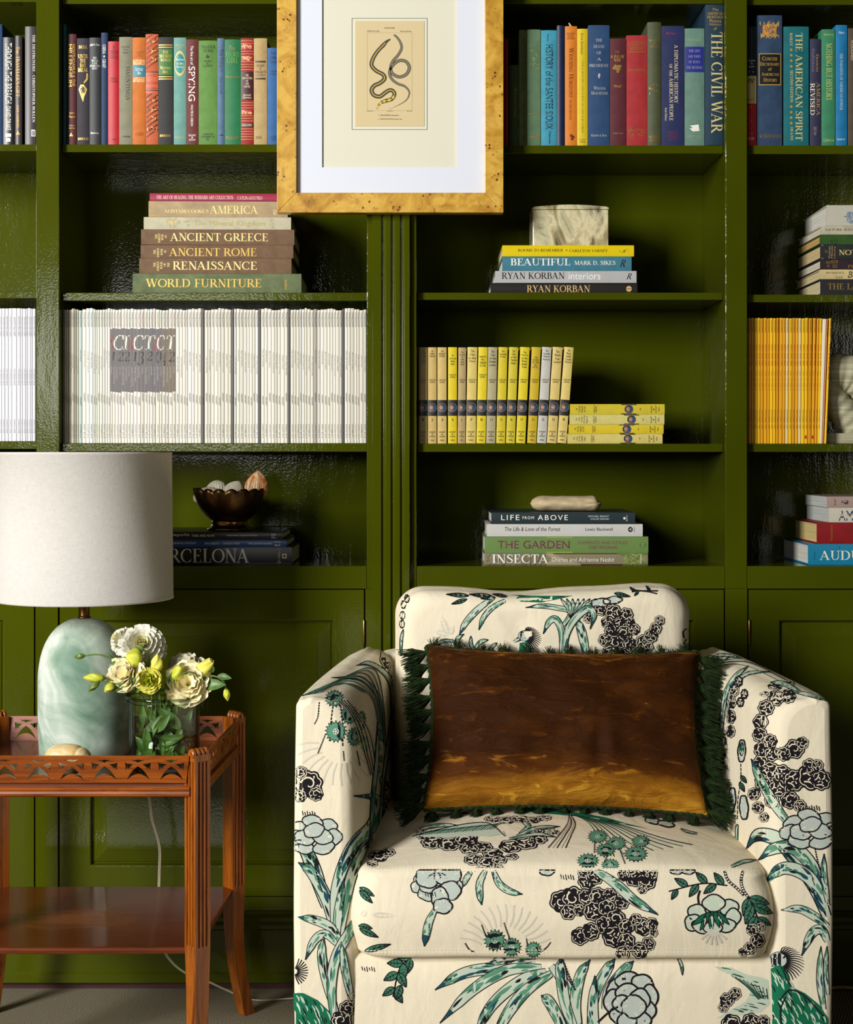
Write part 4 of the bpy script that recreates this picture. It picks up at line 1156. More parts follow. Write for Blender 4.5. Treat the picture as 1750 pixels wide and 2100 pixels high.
for i in range(len(ed) - 1):
    a, b = ed[i], ed[i + 1] - .3
    w = b - a
    mk = [('t', 'ARCHITECTURAL DIGEST', a + w * .35, b - w * .25, 648 + i % 3, 690, (60, 58, 62), dict(orient='d')),
          ('t', 'THE DESIGN ISSUE', a + w * .38, b - w * .3, 756, 790, (90, 88, 92), dict(orient='d')), ('t', 'MARCH 2008', a + w * .38, b - w * .3, 860, 888, (110, 108, 110), dict(orient='d'))]
    magazine(a, b, 632 + rnd.uniform(0, 1.5), z, plain([(196, 196, 200), (214, 214, 220), (204, 204, 210)][i % 3], .35), mk, 'pale grey magazine in the short row at the far left, below the glossy back panel', 'pale magazines in the far left bay')
z = SHELF_Z['fr'][2]
ty = [345, 360, 403, 442, 485, 522, 567, 612, 648, 692, 735, 778, 822, 862, 905, 950, 990, 1030, 1072, 1118, 1165, 1225, 1275, 1310]
by = [345, 362, 403, 440, 484, 522, 566, 610, 648, 690, 728, 764, 812, 852, 892, 938, 980, 1022, 1062, 1108, 1150, 1200, 1240, 1278]
YC = [(214, 150, 16), (226, 160, 14), (240, 190, 20), (232, 168, 18), (246, 200, 24)]
for i in range(len(by)):
    a = 1480 + by[i] / 6.481
    b = a + (1480 + (by[i + 1] if i + 1 < len(by) else 1290) / 6.481 - a) - .9
    if i == len(by) - 1:
        b = a + 5.0
    w = b - a
    mk = [('t', 'NATIONAL GEOGRAPHIC', a + w * .3, b - w * .25, 656, 682, (90, 50, 10), dict(orient='d')), ('t', 'AFRICA . SPACE . REEFS', a + w * .35, b - w * .2, 706, 750, (180, 60, 20), dict(orient='d')),
          ('t', 'VOL. 171 NO. 4', a + w * .35, b - w * .3, 760, 800, (180, 80, 20), dict(orient='d')), ('t', 'OCTOBER 1987', a + w * .35, b - w * .3, 840, 880, (120, 70, 10), dict(orient='d'))]
    if i in (19, 21):
        mk.append(('r', a, a + w * .6, 893, 900, (190, 20, 20)))
    magazine(a, b, 652 + rnd.uniform(0, 1.2), z, plain(YC[(i * 3) % 5] if i not in (13, 17) else (226, 206, 150), .45), mk,
             'yellow magazine in the upright row beside the right upright' if i != 0 else 'yellow magazine touching the right upright, first of its row', 'yellow magazines in the far right bay', D=.175,
             tilt=max(0.0, (ty[i] - by[i]) / 6.481 / 257.0))
magazine(1679.2, 1686.4, 654, z, plain((238, 226, 200), .5), [], 'cream-white magazine near the right end of the yellow row', 'yellow magazines in the far right bay', D=.175, tilt=.036)
magazine(1687.0, 1690.0, 654, z, plain((190, 120, 80), .5), [('t', 'NATIONAL GEOGRAPHIC', 1687.6, 1689.6, 656, 690, (110, 40, 20), dict(orient='d'))], 'thin brownish magazine between the cream-white one and the last yellow one', 'yellow magazines in the far right bay', D=.175, tilt=.037)
magazine(1691.4, 1695.6, 653, z, plain((244, 196, 20), .45), [('t', 'NATIONAL GEOGRAPHIC', 1692.6, 1694.6, 656, 690, (110, 40, 20), dict(orient='d')), ('t', 'INDEX', 1692.6, 1694.6, 706, 780, (190, 60, 20), dict(orient='d'))], 'last yellow magazine at the right end, leaning slightly', 'yellow magazines in the far right bay', D=.175, tilt=.040)

# ---------------------------------------------------------------- yellow series of mystery books
z = SHELF_Z['mr'][2]
GY = 'yellow spined series of small hardbacks'


def medallion(cx, cy, r, seed):
    rn = random.Random(seed)
    out = [('p', ov(cx, cy, r, r * 1.0, 22), (150, 146, 130)), ('p', ov(cx, cy, r * .92, r * .92, 22), (22, 26, 40)), ('p', ov(cx + r * .2, cy + r * .1, r * .62, r * .66, 14), (38, 74, 110)),
           ('p', ov(cx - r * .22, cy - r * .1, r * .40, r * .52, 10), (176, 140, 112)), ('p', ov(cx - r * .2, cy - r * .38, r * .36, r * .26, 10), (150, 104, 56)), ('p', ov(cx - r * .2, cy + r * .52, r * .5, r * .28, 10), (128, 84, 76))]
    return out


ND = [((60, 113), ['THE', 'SECRET', 'OF THE', 'OLD', 'CLOCK'], 86, 168, '1', (196, 172, 110), 'lettered THE SECRET OF THE OLD CLOCK, leftmost of the row'),
      ((118, 174), ['THE', 'HIDDEN', 'STAIRCASE'], 90, 132, '2', (222, 190, 112), 'pale amber, second from the left of the row'),
      ((180, 238), ['THE', 'BUNGALOW', 'MYSTERY'], 90, 132, '3', (226, 196, 116), 'pale amber, third from the left of the row'),
      ((247, 304), ['The', 'Secret at', 'Shadow', 'Ranch'], 116, 182, '5', (240, 214, 24), 'bright yellow, fourth from the left'),
      ((309, 358), ['The', 'Secret', 'of', 'Red', 'Gate', 'Farm'], 96, 184, '6', (196, 170, 112), 'narrow and worn, the slimmest and most faded one'),
      ((362, 424), ['The', 'Clue', 'in the', 'Diary'], 86, 168, '7', (236, 212, 116), 'pale yellow, sixth from the left, beside the slim worn one'),
      ((429, 487), ["NANCY'S", 'MYS-', 'TERIOUS', 'LETTER'], 124, 194, '8', (244, 220, 34), 'lemon yellow with its title set lower, seventh from the left'),
      ((492, 550), ['The', 'Clue', 'of the', 'Broken', 'Locket'], 90, 190, '11', (190, 180, 138), 'greyish beige, eighth from the left'),
      ((556, 613), ['The', 'Haunted', 'Bridge'], 90, 138, '15', (232, 210, 40), 'yellow with a three line title, ninth from the left'),
      ((619, 676), ['The', 'Clue', 'of the', 'Tapping', 'Heels'], 88, 178, '16', (226, 208, 50), 'yellow, tenth from the left'),
      ((683, 742), ['The', 'Mystery', 'of the', 'Brass', 'Bound', 'Trunk'], 96, 202, '17', (240, 218, 36), 'bright yellow with a six line title, eleventh from the left'),
      ((755, 812), ['THE', 'SECRET', 'IN THE', 'OLD', 'ATTIC'], 130, 204, '21', (220, 190, 36), 'dull gold with capitals set lower, beside the whitish one'),
      ((817, 876), ['The', 'Scarlet', 'Slipper', 'Mystery'], 86, 156, '32', (214, 212, 200), 'whitish, the palest of the row'),
      ((881, 942), ['The', 'Witch', 'Tree', 'Symbol'], 90, 174, '33', (234, 208, 122), 'pale yellow, second from the right end'),
      ((947, 1005), ['The', 'Moon-', 'stone', 'Castle', 'Mystery'], 84, 172, '40', (238, 214, 124), 'pale yellow, last at the right end, leaning most')]
tops = [60, 118, 180, 248, 314, 373, 443, 505, 572, 640, 711, 785, 852, 920, 994]
for i, ((a, b), tl, ya, yb, num, col, lb) in enumerate(ND):
    m = [bar(a, b, 404, 505, (26, 24, 26)), *medallion((a + b) / 2, 453, (b - a) * .49, i), *lines(tl, a + 8, b - 8, ya, yb, (60, 50, 20), .4),
         *lines(['CAROLYN', 'KEENE'], a + 6, b - 6, 240 if num in '58' and i in (3, 6) else 272, 264 if i in (3, 6) else 296, (90, 76, 30), .4), tx(num, a + 22, b - 22, 520, 538, (60, 50, 20)),
         *lines(['GROSSET', '&', 'DUNLAP'], a + 8, b - 8, 602, 640, (80, 66, 24), .35), tx('9502', a + 16, b - 16, 654, 664, (80, 66, 24))]
    book('N', (a, b, 70 + (i == 4) * 2, 680), z, cloth(col, .55, .07), m, 'small yellow series hardback, ' + lb, GY, D=.135, yf=.03, bulge=.0012, page=(206, 180, 130), tilt=max(0, (tops[i] - a) / 610.0))
zb = z
LY = [((1012, 1622), (617, 679), ['THE', 'CLUE', 'OF THE', 'TAPPING', 'HEELS'], (232, 214, 120), 1352, '16', 'pale yellow, lowest of the four lying flat'),
      ((1020, 1629), (556, 614), ['THE', 'STRANGE', 'MESSAGE', 'IN THE'], (236, 210, 34), 1344, '54', 'strong yellow, second from the bottom of the four lying flat'),
      ((1026, 1634), (489, 552), ['The', 'Clue', 'of the', 'Whistling', 'Bagpipes'], (230, 218, 130), 1374, '41', 'pale yellow, second from the top of the four lying flat'),
      ((1029, 1636), (421, 487), ['THE', 'STRANGE', 'MESSAGE', 'IN THE'], (226, 206, 40), 1357, '54', 'yellow, topmost of the four lying flat')]
for (a, b), (ya, yb), tl, col, bx, num, lb in LY:
    m = [bar(bx, bx + 98, ya, yb, (26, 24, 26)), *medallion(bx + 49, (ya + yb) / 2, 29, ya)]
    for k, s_ in enumerate(tl):
        hh = (yb - ya) * .36 * max(.35, len(s_) / 8)
        x = a + 38 + k * 17
        m.append(tx(s_, x, x + 10, (ya + yb) / 2 - hh, (ya + yb) / 2 + hh, (60, 50, 20), orient='u'))
    for s_, x, q in (('CAROLYN', a + 150, .4), ('KEENE', a + 162, .3), (num, bx + 118, .12), ('GROSSET', b - 90, .38), ('&', b - 76, .1), ('DUNLAP', b - 62, .36), ('9554', b - 42, .2)):
        m.append(tx(s_, x, x + 9, (ya + yb) / 2 - (yb - ya) * q, (ya + yb) / 2 + (yb - ya) * q, (70, 58, 22), orient='u'))
    _, zb = book('N', (a, b, ya, yb), zb, cloth(col, .55, .07), m, 'small yellow series hardback, ' + lb, GY, True, D=.135, yf=.03, bulge=.001, page=(206, 180, 130), rz=.006)

# ---------------------------------------------------------------- ribbed carving behind the yellow magazines
t = thing('stone_carving', 'pale ribbed stone carving standing behind the yellow magazines at the right edge', 'carving', (W(1760, 930, .10).x, .10, z + .0004))
PALE = NT('pale_stone')
n1 = PALE.noise(PALE.coords((1, 1, 30)), 8.0, 3.0)
PALE.l(PALE.ramp(n1, [(0.3, rgb(150, 146, 112)), (0.7, rgb(190, 186, 156))]), PALE.b.inputs['Base Color'])
PALE.set(Roughness=.7)
MB().box(-.09, .11, -.035, .06, 0, .022).build('plinth', PALE.m, t, bevel=.002)


def ribbed(path, wid, dep, nrib, amp):
    m = MB()
    pts = bez(path, 60)
    rings = []
    for i, p in enumerate(pts):
        d = pts[min(i + 1, 59)] - pts[max(i - 1, 0)]
        d /= np.linalg.norm(d)
        nx = np.array([-d[1], d[0]])
        w = wid(i / 59) * (1 + amp * math.sin(i / 59 * nrib * 2 * PI))
        ring = []
        for k in range(14):
            a = 2 * PI * k / 14
            q = p + nx * (w * math.cos(a))
            ring.append((q[0], dep * math.sin(a) * (1 + amp * math.sin(i / 59 * nrib * 2 * PI)), q[1]))
        rings.append(ring)
    return m.loft(rings)


ribbed([(-.085, .140), (-.07, .115), (-.045, .082), (-.02, .052), (.0, .03), (.005, .018)], lambda t: .030 + .004 * t, .036, 9, .035).build('lower_limb', PALE.m, t)
ribbed([(-.085, .128), (-.075, .142), (-.045, .150), (-.010, .140), (.018, .112), (.028, .085)], lambda t: .024 + .018 * math.sin(PI * t), .036, 8, .035).build('upper_limb', PALE.m, t)

# ---------------------------------------------------------------- onyx box
t_ = NT('onyx')
v = t_.coords((6, 6, 2.6), (0.1, 0.3, 0.2))
n1 = t_.noise(v, 1.6, 6.0, 0.62, 1.6)
n2 = t_.noise(t_.coords((9, 9, 3)), 2.6, 5.0, 0.6, 2.2)
base = t_.ramp(n1, [(0.36, rgb(78, 70, 50)), (0.44, rgb(176, 166, 128)), (0.5, rgb(216, 206, 168)), (0.55, rgb(188, 184, 150)), (0.63, rgb(104, 96, 74))])
base = t_.mix(t_.ramp(n2, [(0.478, (0, 0, 0, 1)), (0.5, (.4, .4, .4, 1)), (0.522, (0, 0, 0, 1))]), base, rgb(176, 124, 76))
t_.l(base, t_.b.inputs['Base Color'])
t_.set(Roughness=.22, Subsurface_Weight=.1)
ONYX = t_.m
yq = .055
xa, xb = W(1093, 930, yq).x, W(1248.5, 930, yq).x
t = thing('onyx_box', 'veined cream onyx box with a lid on the yellow book', 'box', ((xa + xb) / 2, yq, ZBOX + .0005))
hw, hz = (xb - xa) / 2, (500 - 424) * S(yq)
MB().box(-hw, hw, 0, .11, 0, hz).build('body', ONYX, t, bevel=.002)
m = MB()
pr = [(-hw - .0008, hz + .0006), (-hw - .0008, hz + .0045)] + [(-hw + .004 + (2 * hw - .008) * k / 12, hz + .0065 + .0042 * math.sin(PI * k / 12)) for k in range(13)] + [(hw + .0008, hz + .0045), (hw + .0008, hz + .0006)]
m.prism(pr, -.001, .111, axis='y')
m.build('lid', ONYX, t, bevel=.001)

# ---------------------------------------------------------------- pale stone
t_ = NT('bleached_stone')
n1 = t_.noise(t_.coords((14, 14, 40)), 3.0, 5.0, .6)
n2 = t_.noise(t_.coords(), 160.0, 4.0, .7)
t_.l(t_.ramp(n1, [(0.3, rgb(176, 154, 116)), (0.7, rgb(214, 196, 158))]), t_.b.inputs['Base Color'])
t_.l(t_.bump(n2, .4, .002), t_.b.inputs['Normal'])
t_.set(Roughness=.85)
yq = .09
xa, xb = W(1088, 930, yq).x, W(1234, 930, yq).x
m = MB()
rings = []
H0 = (1054 - 1022) * S(yq)
for i in range(41):
    u = i / 40
    x = xa + (xb - xa) * u - (xa + xb) / 2
    env = max(0.02, min(1.0, math.sqrt(max(0, 1 - (1 - min(u / .2, 1)) ** 2))) * min(1.0, math.sqrt(max(0, 1 - max(0, (u - .86) / .14) ** 2)) + .02))
    ring = []
    for k in range(28):
        a = 2 * PI * k / 28
        cy, cz = math.cos(a), math.sin(a)
        rr = 1 + .07 * noise.noise(Vector((x * 40, cy * 1.5, cz * 1.5 + 5)))
        zz = H0 / 2 * (1 + cz * env * rr)
        if u > .55 and cz > .1 and cy < 0.5:        # the crack near the right end
            zz -= .0045 * math.exp(-((zz - H0 * (.62 - .1 * (u - .55))) / .0022) ** 2) * min(1, (u - .55) * 4)
        if u > .9 and zz > H0 * .55:
            zz = H0 * .55 + (zz - H0 * .55) * .4
        ring.append((x, cy * .034 * env * rr, max(0.0005, zz)))
    rings.append(ring)
m.loft(rings)
o = m.build('stone', t_.m)
o.location = ((xa + xb) / 2, yq, ZSTONE + .0002)
tag(o, 'long smooth beige stone with a crack, lying on the dark slate book', 'stone')

# ---------------------------------------------------------------- bronze bowl with shells
t_ = NT('aged_bronze')
n1 = t_.noise(t_.coords(), 22.0, 4.0, .6)
t_.l(t_.ramp(n1, [(0.3, rgb(74, 48, 26)), (0.7, rgb(112, 82, 46))]), t_.b.inputs['Base Color'])
t_.l(t_.bump(n1, .15, .003), t_.b.inputs['Normal'])
t_.set(Metallic=.9, Roughness=.34)
BRONZE = t_.m
yq = .12
sq = S(yq)
bc = W(471.5, 1093, yq)
t = thing('bowl', 'dark bronze footed bowl with a scalloped rim, holding shells', 'bowl', (bc.x, yq, ZBOWL + .0005))
zr = (1093 - 1010) * sq
rr = 74.5 * sq
rf = 46 * sq
hb = 20 * sq
SEG = 120
outer = [(37 * sq, hb), (42 * sq, hb + .003), (52 * sq, hb + .012), (62 * sq, hb + .026), (69 * sq, hb + .042), (73 * sq, hb + .055), (rr, zr)]
m = MB()
def scal(prof, sgn):
    rings = []
    for r, zz in prof:
        k = max(0.0, (zz - hb - .035) / (zr - hb - .035)) ** 2
        rings.append([((r + .002 * k * math.cos(18 * a)) * math.cos(a), (r + .002 * k * math.cos(18 * a)) * math.sin(a), zz + k * (.0035 * abs(math.cos(9 * a)) * 2 - .0045)) for a in [2 * PI * i / SEG for i in range(SEG)]])
    return rings
ro = scal(outer, 1)
ri = scal([(r - .0028, zz + .001) for r, zz in reversed(outer[1:])], 1)
ri[0] = [(p[0] * .965, p[1] * .965, q[2]) for p, q in zip(ri[0], ro[-1])]
m.loft(ro + ri + [[(0.001 * math.cos(2 * PI * i / SEG), .001 * math.sin(2 * PI * i / SEG), hb + .003) for i in range(SEG)]], caps=False)
m.build('body', BRONZE, t)
m = MB()
m.lathe([(.002, hb - .0005), (36 * sq, hb - .0005), (37 * sq, hb - .004), (36.4 * sq, hb - .009), (38 * sq, hb - .011), (44 * sq, .004), (rf, .003), (rf, 0), (.002, 0)], seg=64)
m.build('foot', plain((150, 112, 58), .26, 1.0, name='polished_bronze'), t)


def shell_fan(w, h, d, ribs, mat, name='scallop'):
    """a ribbed half shell, hinge at the bottom, bulging to -Y"""
    m = MB()
    rings = []
    nu = ribs * 6
    for j in range(25):
        q = j / 24
        e = max(0.03, math.sin(PI * (0.06 + .94 * q) ** .8 * .995))
        row = []
        for i in range(nu + 1):
            a = -1 + 2 * i / nu
            rib = math.cos(ribs * 2 * PI * i / nu)
            row.append((w / 2 * e ** .62 * a * (1 + .01 * rib), -d * e ** .7 * math.sqrt(max(0, 1 - a * a)) - .0005 * rib * e, h * q))
        rings.append(row)
    m.loft(rings, closed=False)
    k = len(m.v)
    m.add([(p[0], p[1] + .0016, p[2]) for p in m.v], [tuple(reversed(f)) for f in m.f], 0, True)
    return m


def shell_mat(name, stops, sc=(30, 30, 30)):
    q = NT(name)
    n_ = q.noise(q.coords(sc), 2.0, 4.0, .6, 1.0)
    q.l(q.ramp(n_, stops), q.b.inputs['Base Color'])
    q.set(Roughness=.5)
    return q.m


ORS = shell_mat('orange_shell', [(0.35, rgb(222, 210, 180)), (0.48, rgb(214, 150, 90)), (0.6, rgb(150, 84, 40)), (0.7, rgb(226, 206, 170))], (60, 60, 12))
WHS = shell_mat('white_shell', [(0.3, rgb(186, 176, 150)), (0.7, rgb(222, 216, 196))])
PKS = shell_mat('purple_shell', [(0.35, rgb(92, 62, 90)), (0.6, rgb(170, 140, 160))])
zi = ZBOWL + zr
o = shell_fan(.052, .062, .016, 11, ORS).build('seashell', ORS)
o.location = (W(523, 1012, .105).x, .112, zi - .022)
o.rotation_euler = (R(-8), R(8), R(14))
tag(o, 'tall orange ribbed scallop shell standing at the right of the bronze bowl', 'shell', 'shells in the bronze bowl')
for (px, dz, y, w, h, d, rx, ry, rz, mt, lb) in [
        (428, -.012, .10, .06, .042, .016, R(-50), R(-14), R(10), WHS, 'broad white shell resting on the left rim of the bowl'),
        (472, -.008, .112, .045, .042, .018, R(-18), R(22), R(-20), WHS, 'upright white shell in the middle of the bowl'),
        (446, -.004, .14, .05, .040, .018, R(-30), R(-10), R(0), WHS, 'white shell behind the broad one, left half of the bowl'),
        (494, -.016, .122, .042, .034, .016, R(-30), R(0), R(0), shell_mat('tan_shell', [(0.3, rgb(150, 124, 70)), (0.7, rgb(200, 176, 120))]), 'small tan shell beside the orange one'),
        (477, -.022, .088, .03, .022, .01, R(-40), R(10), R(0), PKS, 'small purplish shell low at the front of the bowl')]:
    o = shell_fan(w, h, d, 9, mt).build('seashell', mt)
    o.location = (W(px, 1012, y).x, y, zi + dz - .012)
    o.rotation_euler = (rx, ry, rz)
    tag(o, lb, 'shell', 'shells in the bronze bowl')

# ---------------------------------------------------------------- framed print hung on the pilaster
t_ = NT('burl_veneer')
v = t_.coords()
w1 = t_.noise(v, 9.0, 6.0, .65, 2.2)
w2 = t_.noise(v, 26.0, 5.0, .6, 1.4)
base = t_.ramp(w1, [(0.25, rgb(142, 98, 22)), (0.45, rgb(190, 144, 46)), (0.6, rgb(212, 170, 72)), (0.75, rgb(170, 120, 34))])
base = t_.mix(t_.ramp(w2, [(0.3, (.55, .55, .55, 1)), (0.5, (0, 0, 0, 1))]), base, rgb(150, 90, 26))
vo = t_.n('ShaderNodeTexVoronoi')
vo.inputs['Scale'].default_value = 105.0
t_.l(v, vo.inputs['Vector'])
clus = t_.ramp(t_.noise(v, 20.0, 2.0), [(0.49, (0, 0, 0, 1)), (0.57, (1, 1, 1, 1))])
knot = t_.ramp(vo.outputs['Distance'], [(0.17, (1, 1, 1, 1)), (0.34, (0, 0, 0, 1))])
base = t_.mix(t_.mix(1.0, knot, clus, 'MULTIPLY'), base, rgb(84, 40, 14))
t_.l(base, t_.b.inputs['Base Color'])
t_.set(Roughness=.35, Coat_Weight=.3, Coat_Roughness=.2)
BURL = t_.m
yq = -.046
yb_ = -.0165
PXs = lambda px: W(px, 930, yq).x
PZs = lambda py: W(875, py, yq).z
fx0, fx1, fz0, fz1 = PXs(568), PXs(1033), PZs(436), PZs(-142)
ix0, ix1, iz0, iz1 = PXs(608), PXs(994.5), PZs(395), PZs(-101)
t = thing('picture', 'framed snake print in a pale burl wood frame with white mat, hung on the pilaster', 'picture', ((fx0 + fx1) / 2, yb_, (fz0 + fz1) / 2))
quads = [((fx0, fz0), (fx1, fz0), (ix1, iz0), (ix0, iz0)), ((fx1, fz0), (fx1, fz1), (ix1, iz1), (ix1, iz0)), ((fx1, fz1), (fx0, fz1), (ix0, iz1), (ix1, iz1)), ((fx0, fz1), (fx0, fz0), (ix0, iz0), (ix0, iz1))]
for q in quads:
    m = MB()
    m.prism([(p[0], p[1]) for p in q], yb_, yq, axis='y')
    m.build('frame_member', BURL, t, True, bevel=.0012)
PAPER = plain((214, 219, 230), .8, spec=.2, name='white_mat')
CREAM = plain((214, 212, 192), .85, spec=.2, name='cream_sheet')
ym = yq + .012
mx0, mx1, mz0, mz1 = PXs(660), PXs(938), PZs(341), PZs(-40)
m = MB()
e_ = .0
for a in ((ix0 - .003, mx0, iz0 - .003, iz1 + .003), (mx1, ix1 + .003, iz0 - .003, iz1 + .003), (mx0, mx1, iz0 - .003, mz0), (mx0, mx1, mz1, iz1 + .003)):
    m.box(a[0], a[1], ym, ym + .0025, a[2], a[3])
m.build('mat_board', PAPER, t, True)
ysh = ym + .004
MB().box(ix0 - .002, ix1 + .002, ysh, ysh + .003, iz0 - .002, iz1 + .002).build('backing_sheet', CREAM, t, True)
INKD = plain((60, 54, 44), .8, name='engraving_ink')
PRINT = plain((206, 188, 146), .85, spec=.2, name='old_paper')
kx = lambda zx: W(560 + zx / 3.646, 930, ysh).x
kz = lambda zy: W(875, zy / 3.646, ysh).z
m = MB()
m.box(kx(615), kx(1132), ysh - .0009, ysh - .0002, kz(946), kz(158), 0)
for x0, x1, y0, y1 in ((590, 593, 136, 970), (1152, 1155, 136, 970), (590, 1155, 136, 139), (590, 1155, 967, 970)):
    m.box(kx(x0), kx(x1), ysh - .0004, ysh - .0001, kz(y1), kz(y0), 1)
for x0, x1, y0, y1 in ((705, 706.5, 245, 828), (1039, 1040.5, 245, 828), (705, 1040, 245, 246.5), (705, 1040, 826.5, 828)):
    m.box(kx(x0), kx(x1), ysh - .0011, ysh - .0009, kz(y1), kz(y0), 2)
for s_, x0, x1, y0, y1 in (('ZOOLOGIE.', 832, 912, 205, 216), ('ERPETOLOGIE.', 706, 798, 229, 239), ('Heterodermes.', 952, 1038, 229, 239), ('Pretre pinx.', 704, 748, 828, 836), ('Turpin direx.', 852, 900, 828, 836), ('Plee sculp.', 1002, 1042, 828, 836), ('1. PELAMIDE bicolore.', 790, 944, 857, 868), ('2. TRIGONOCEPHALE petite tete.', 788, 966, 886, 898)):
    v_, f_ = fit_text(s_, x0, x1, y0, y1, shear=.1)
    m.add([(kx(p[0]), ysh - .0012, kz(p[1])) for p in v_], f_, 1)


def ribbon(m, pts, w, y, mi):
    n_ = len(pts)
    vs = []
    for i, p in enumerate(pts):
        d = pts[min(i + 1, n_ - 1)] - pts[max(i - 1, 0)]
        d = d / (np.linalg.norm(d) + 1e-9)
        ww = w(i / (n_ - 1)) / 2
        for sg in (1, -1):
            q = p + np.array([-d[1], d[0]]) * ww * sg
            vs.append((kx(q[0]), y, kz(q[1])))
    m.add(vs, [(2 * i, 2 * i + 1, 2 * i + 3, 2 * i + 2) for i in range(n_ - 1)], mi)


S1 = bez([(878, 294), (850, 312), (828, 336), (782, 385), (748, 440), (738, 490), (772, 530), (822, 558), (834, 590), (800, 622), (758, 642), (738, 675), (755, 712), (800, 722), (842, 692), (882, 674), (908, 700), (890, 740), (840, 756), (800, 775), (774, 816)], 110)
S2 = bez([(902, 262), (920, 272), (950, 312), (962, 360), (938, 410), (898, 458), (880, 508), (895, 552), (945, 576), (998, 556), (1020, 506), (995, 462), (945, 454), (898, 488), (872, 540), (888, 590), (932, 626), (988, 648), (1020, 692), (1000, 746), (940, 786), (868, 818)], 120)
body1 = lambda t: (10 + 190 * t if t < .1 else 30) * (1 if t < .12 else .9) if t < .13 else 26 + 6 * math.sin(PI * t) if t < .9 else 26 * (1.02 - t) * 8 + 4
body2 = lambda t: (8 + 200 * t if t < .03 else 13) + 12 * math.sin(PI * min(1, t * 1.1)) ** .8 if t < .8 else max(1.5, 22 * (1 - t) * 4)
ribbon(m, S2, body2, ysh - .00115, 3)
ribbon(m, S2, lambda t: body2(t) * .6, ysh - .00120, 4)
ribbon(m, S1, body1, ysh - .00125, 3)
ribbon(m, S1[8:], lambda t: 5.5, ysh - .0013, 5)
for k in range(90, 109, 4):
    ribbon(m, S1[k:k + 3], lambda t: 18 if k < 104 else 12, ysh - .00135, 5)
m.build('print', [PRINT, INKD, plain((150, 134, 100), .85), plain((70, 62, 54), .8), plain((118, 110, 88), .8), plain((206, 180, 60), .8)], t, True)
# ---------------------------------------------------------------- side table
WOOD = mat_wood('mahogany', [(0.25, rgb(72, 32, 4)), (0.45, rgb(128, 64, 9)), (0.6, rgb(160, 86, 15)), (0.8, rgb(98, 46, 6))], (70, 70, 5), .3, .35)
WOODH = mat_wood('mahogany_rail', [(0.25, rgb(72, 32, 5)), (0.45, rgb(126, 58, 9)), (0.6, rgb(152, 76, 14)), (0.8, rgb(96, 42, 7))], (5, 70, 70), .3, .35)


def mat_tier():
    t = NT('polished_tier')
    n1 = t.noise(t.coords((4, 34, 34)), 1.0, 5.0, .6, .6)
    base = t.ramp(n1, [(0.25, rgb(66, 26, 9)), (0.5, rgb(98, 44, 14)), (0.8, rgb(74, 30, 10))])
    # a lighter, rougher oval in the wood
    tc = t.n('ShaderNodeTexCoord')
    mp = t.n('ShaderNodeMapping')
    mp.inputs['Location'].default_value = (.16, .28, 0)
    mp.inputs['Scale'].default_value = (6.2, 11.5, 0.0)
    t.l(tc.outputs['Object'], mp.inputs['Vector'])
    ln = t.n('ShaderNodeVectorMath', operation='LENGTH')
    t.l(mp.outputs[0], ln.inputs[0])
    wob = t.math('ADD', ln.outputs['Value'], t.math('MULTIPLY', t.noise(t.coords((3, 20, 1)), 2.0, 4.0), .5))
    f = t.ramp(wob, [(0.45, (1, 1, 1, 1)), (0.75, (.25, .25, .25, 1)), (0.95, (.45, .45, .45, 1)), (1.0, (0, 0, 0, 1))])
    base = t.mix(t.math('MULTIPLY', f, .55), base, rgb(138, 84, 44))
    t.l(base, t.b.inputs['Base Color'])
    t.l(t.math('ADD', t.math('MULTIPLY', f, .18), .22), t.b.inputs['Roughness'])
    t.set(Coat_Weight=.2, Coat_Roughness=.1, Specular_IOR_Level=.35)
    return t.m


TIER = mat_tier()
YFT, YBT = -.534, -.156
XRF, XRB, XLF, XLB = -.3915, -.3755, -.848, -.836
TT = .586
SURF = .540
table = thing('side_table', 'mahogany two tier side table with pierced gallery and fluted sabre legs', 'table', (-.61, -.345, 0))
HD = .0222


def leg_section(fluted, k=1.0):
    """diamond section; grooves on the faces listed"""
    c = [(0, -HD), (HD, 0), (0, HD), (-HD, 0)]
    out = []
    for i in range(4):
        a, b = np.array(c[i]), np.array(c[(i + 1) % 4])
        out.append(tuple(a * k))
        d = b - a
        nrm = np.array([-d[1], d[0]])
        nrm = nrm / np.linalg.norm(nrm)
        for g in (.25, .5, .75):
            for u, dep in ((-.075, 0), (-.05, .0028), (0, .0040), (.05, .0028), (.075, 0)):
                p = (a + d * (g + u)) + nrm * (dep if i in fluted else 0.0)
                out.append(tuple(p * k))
    return out


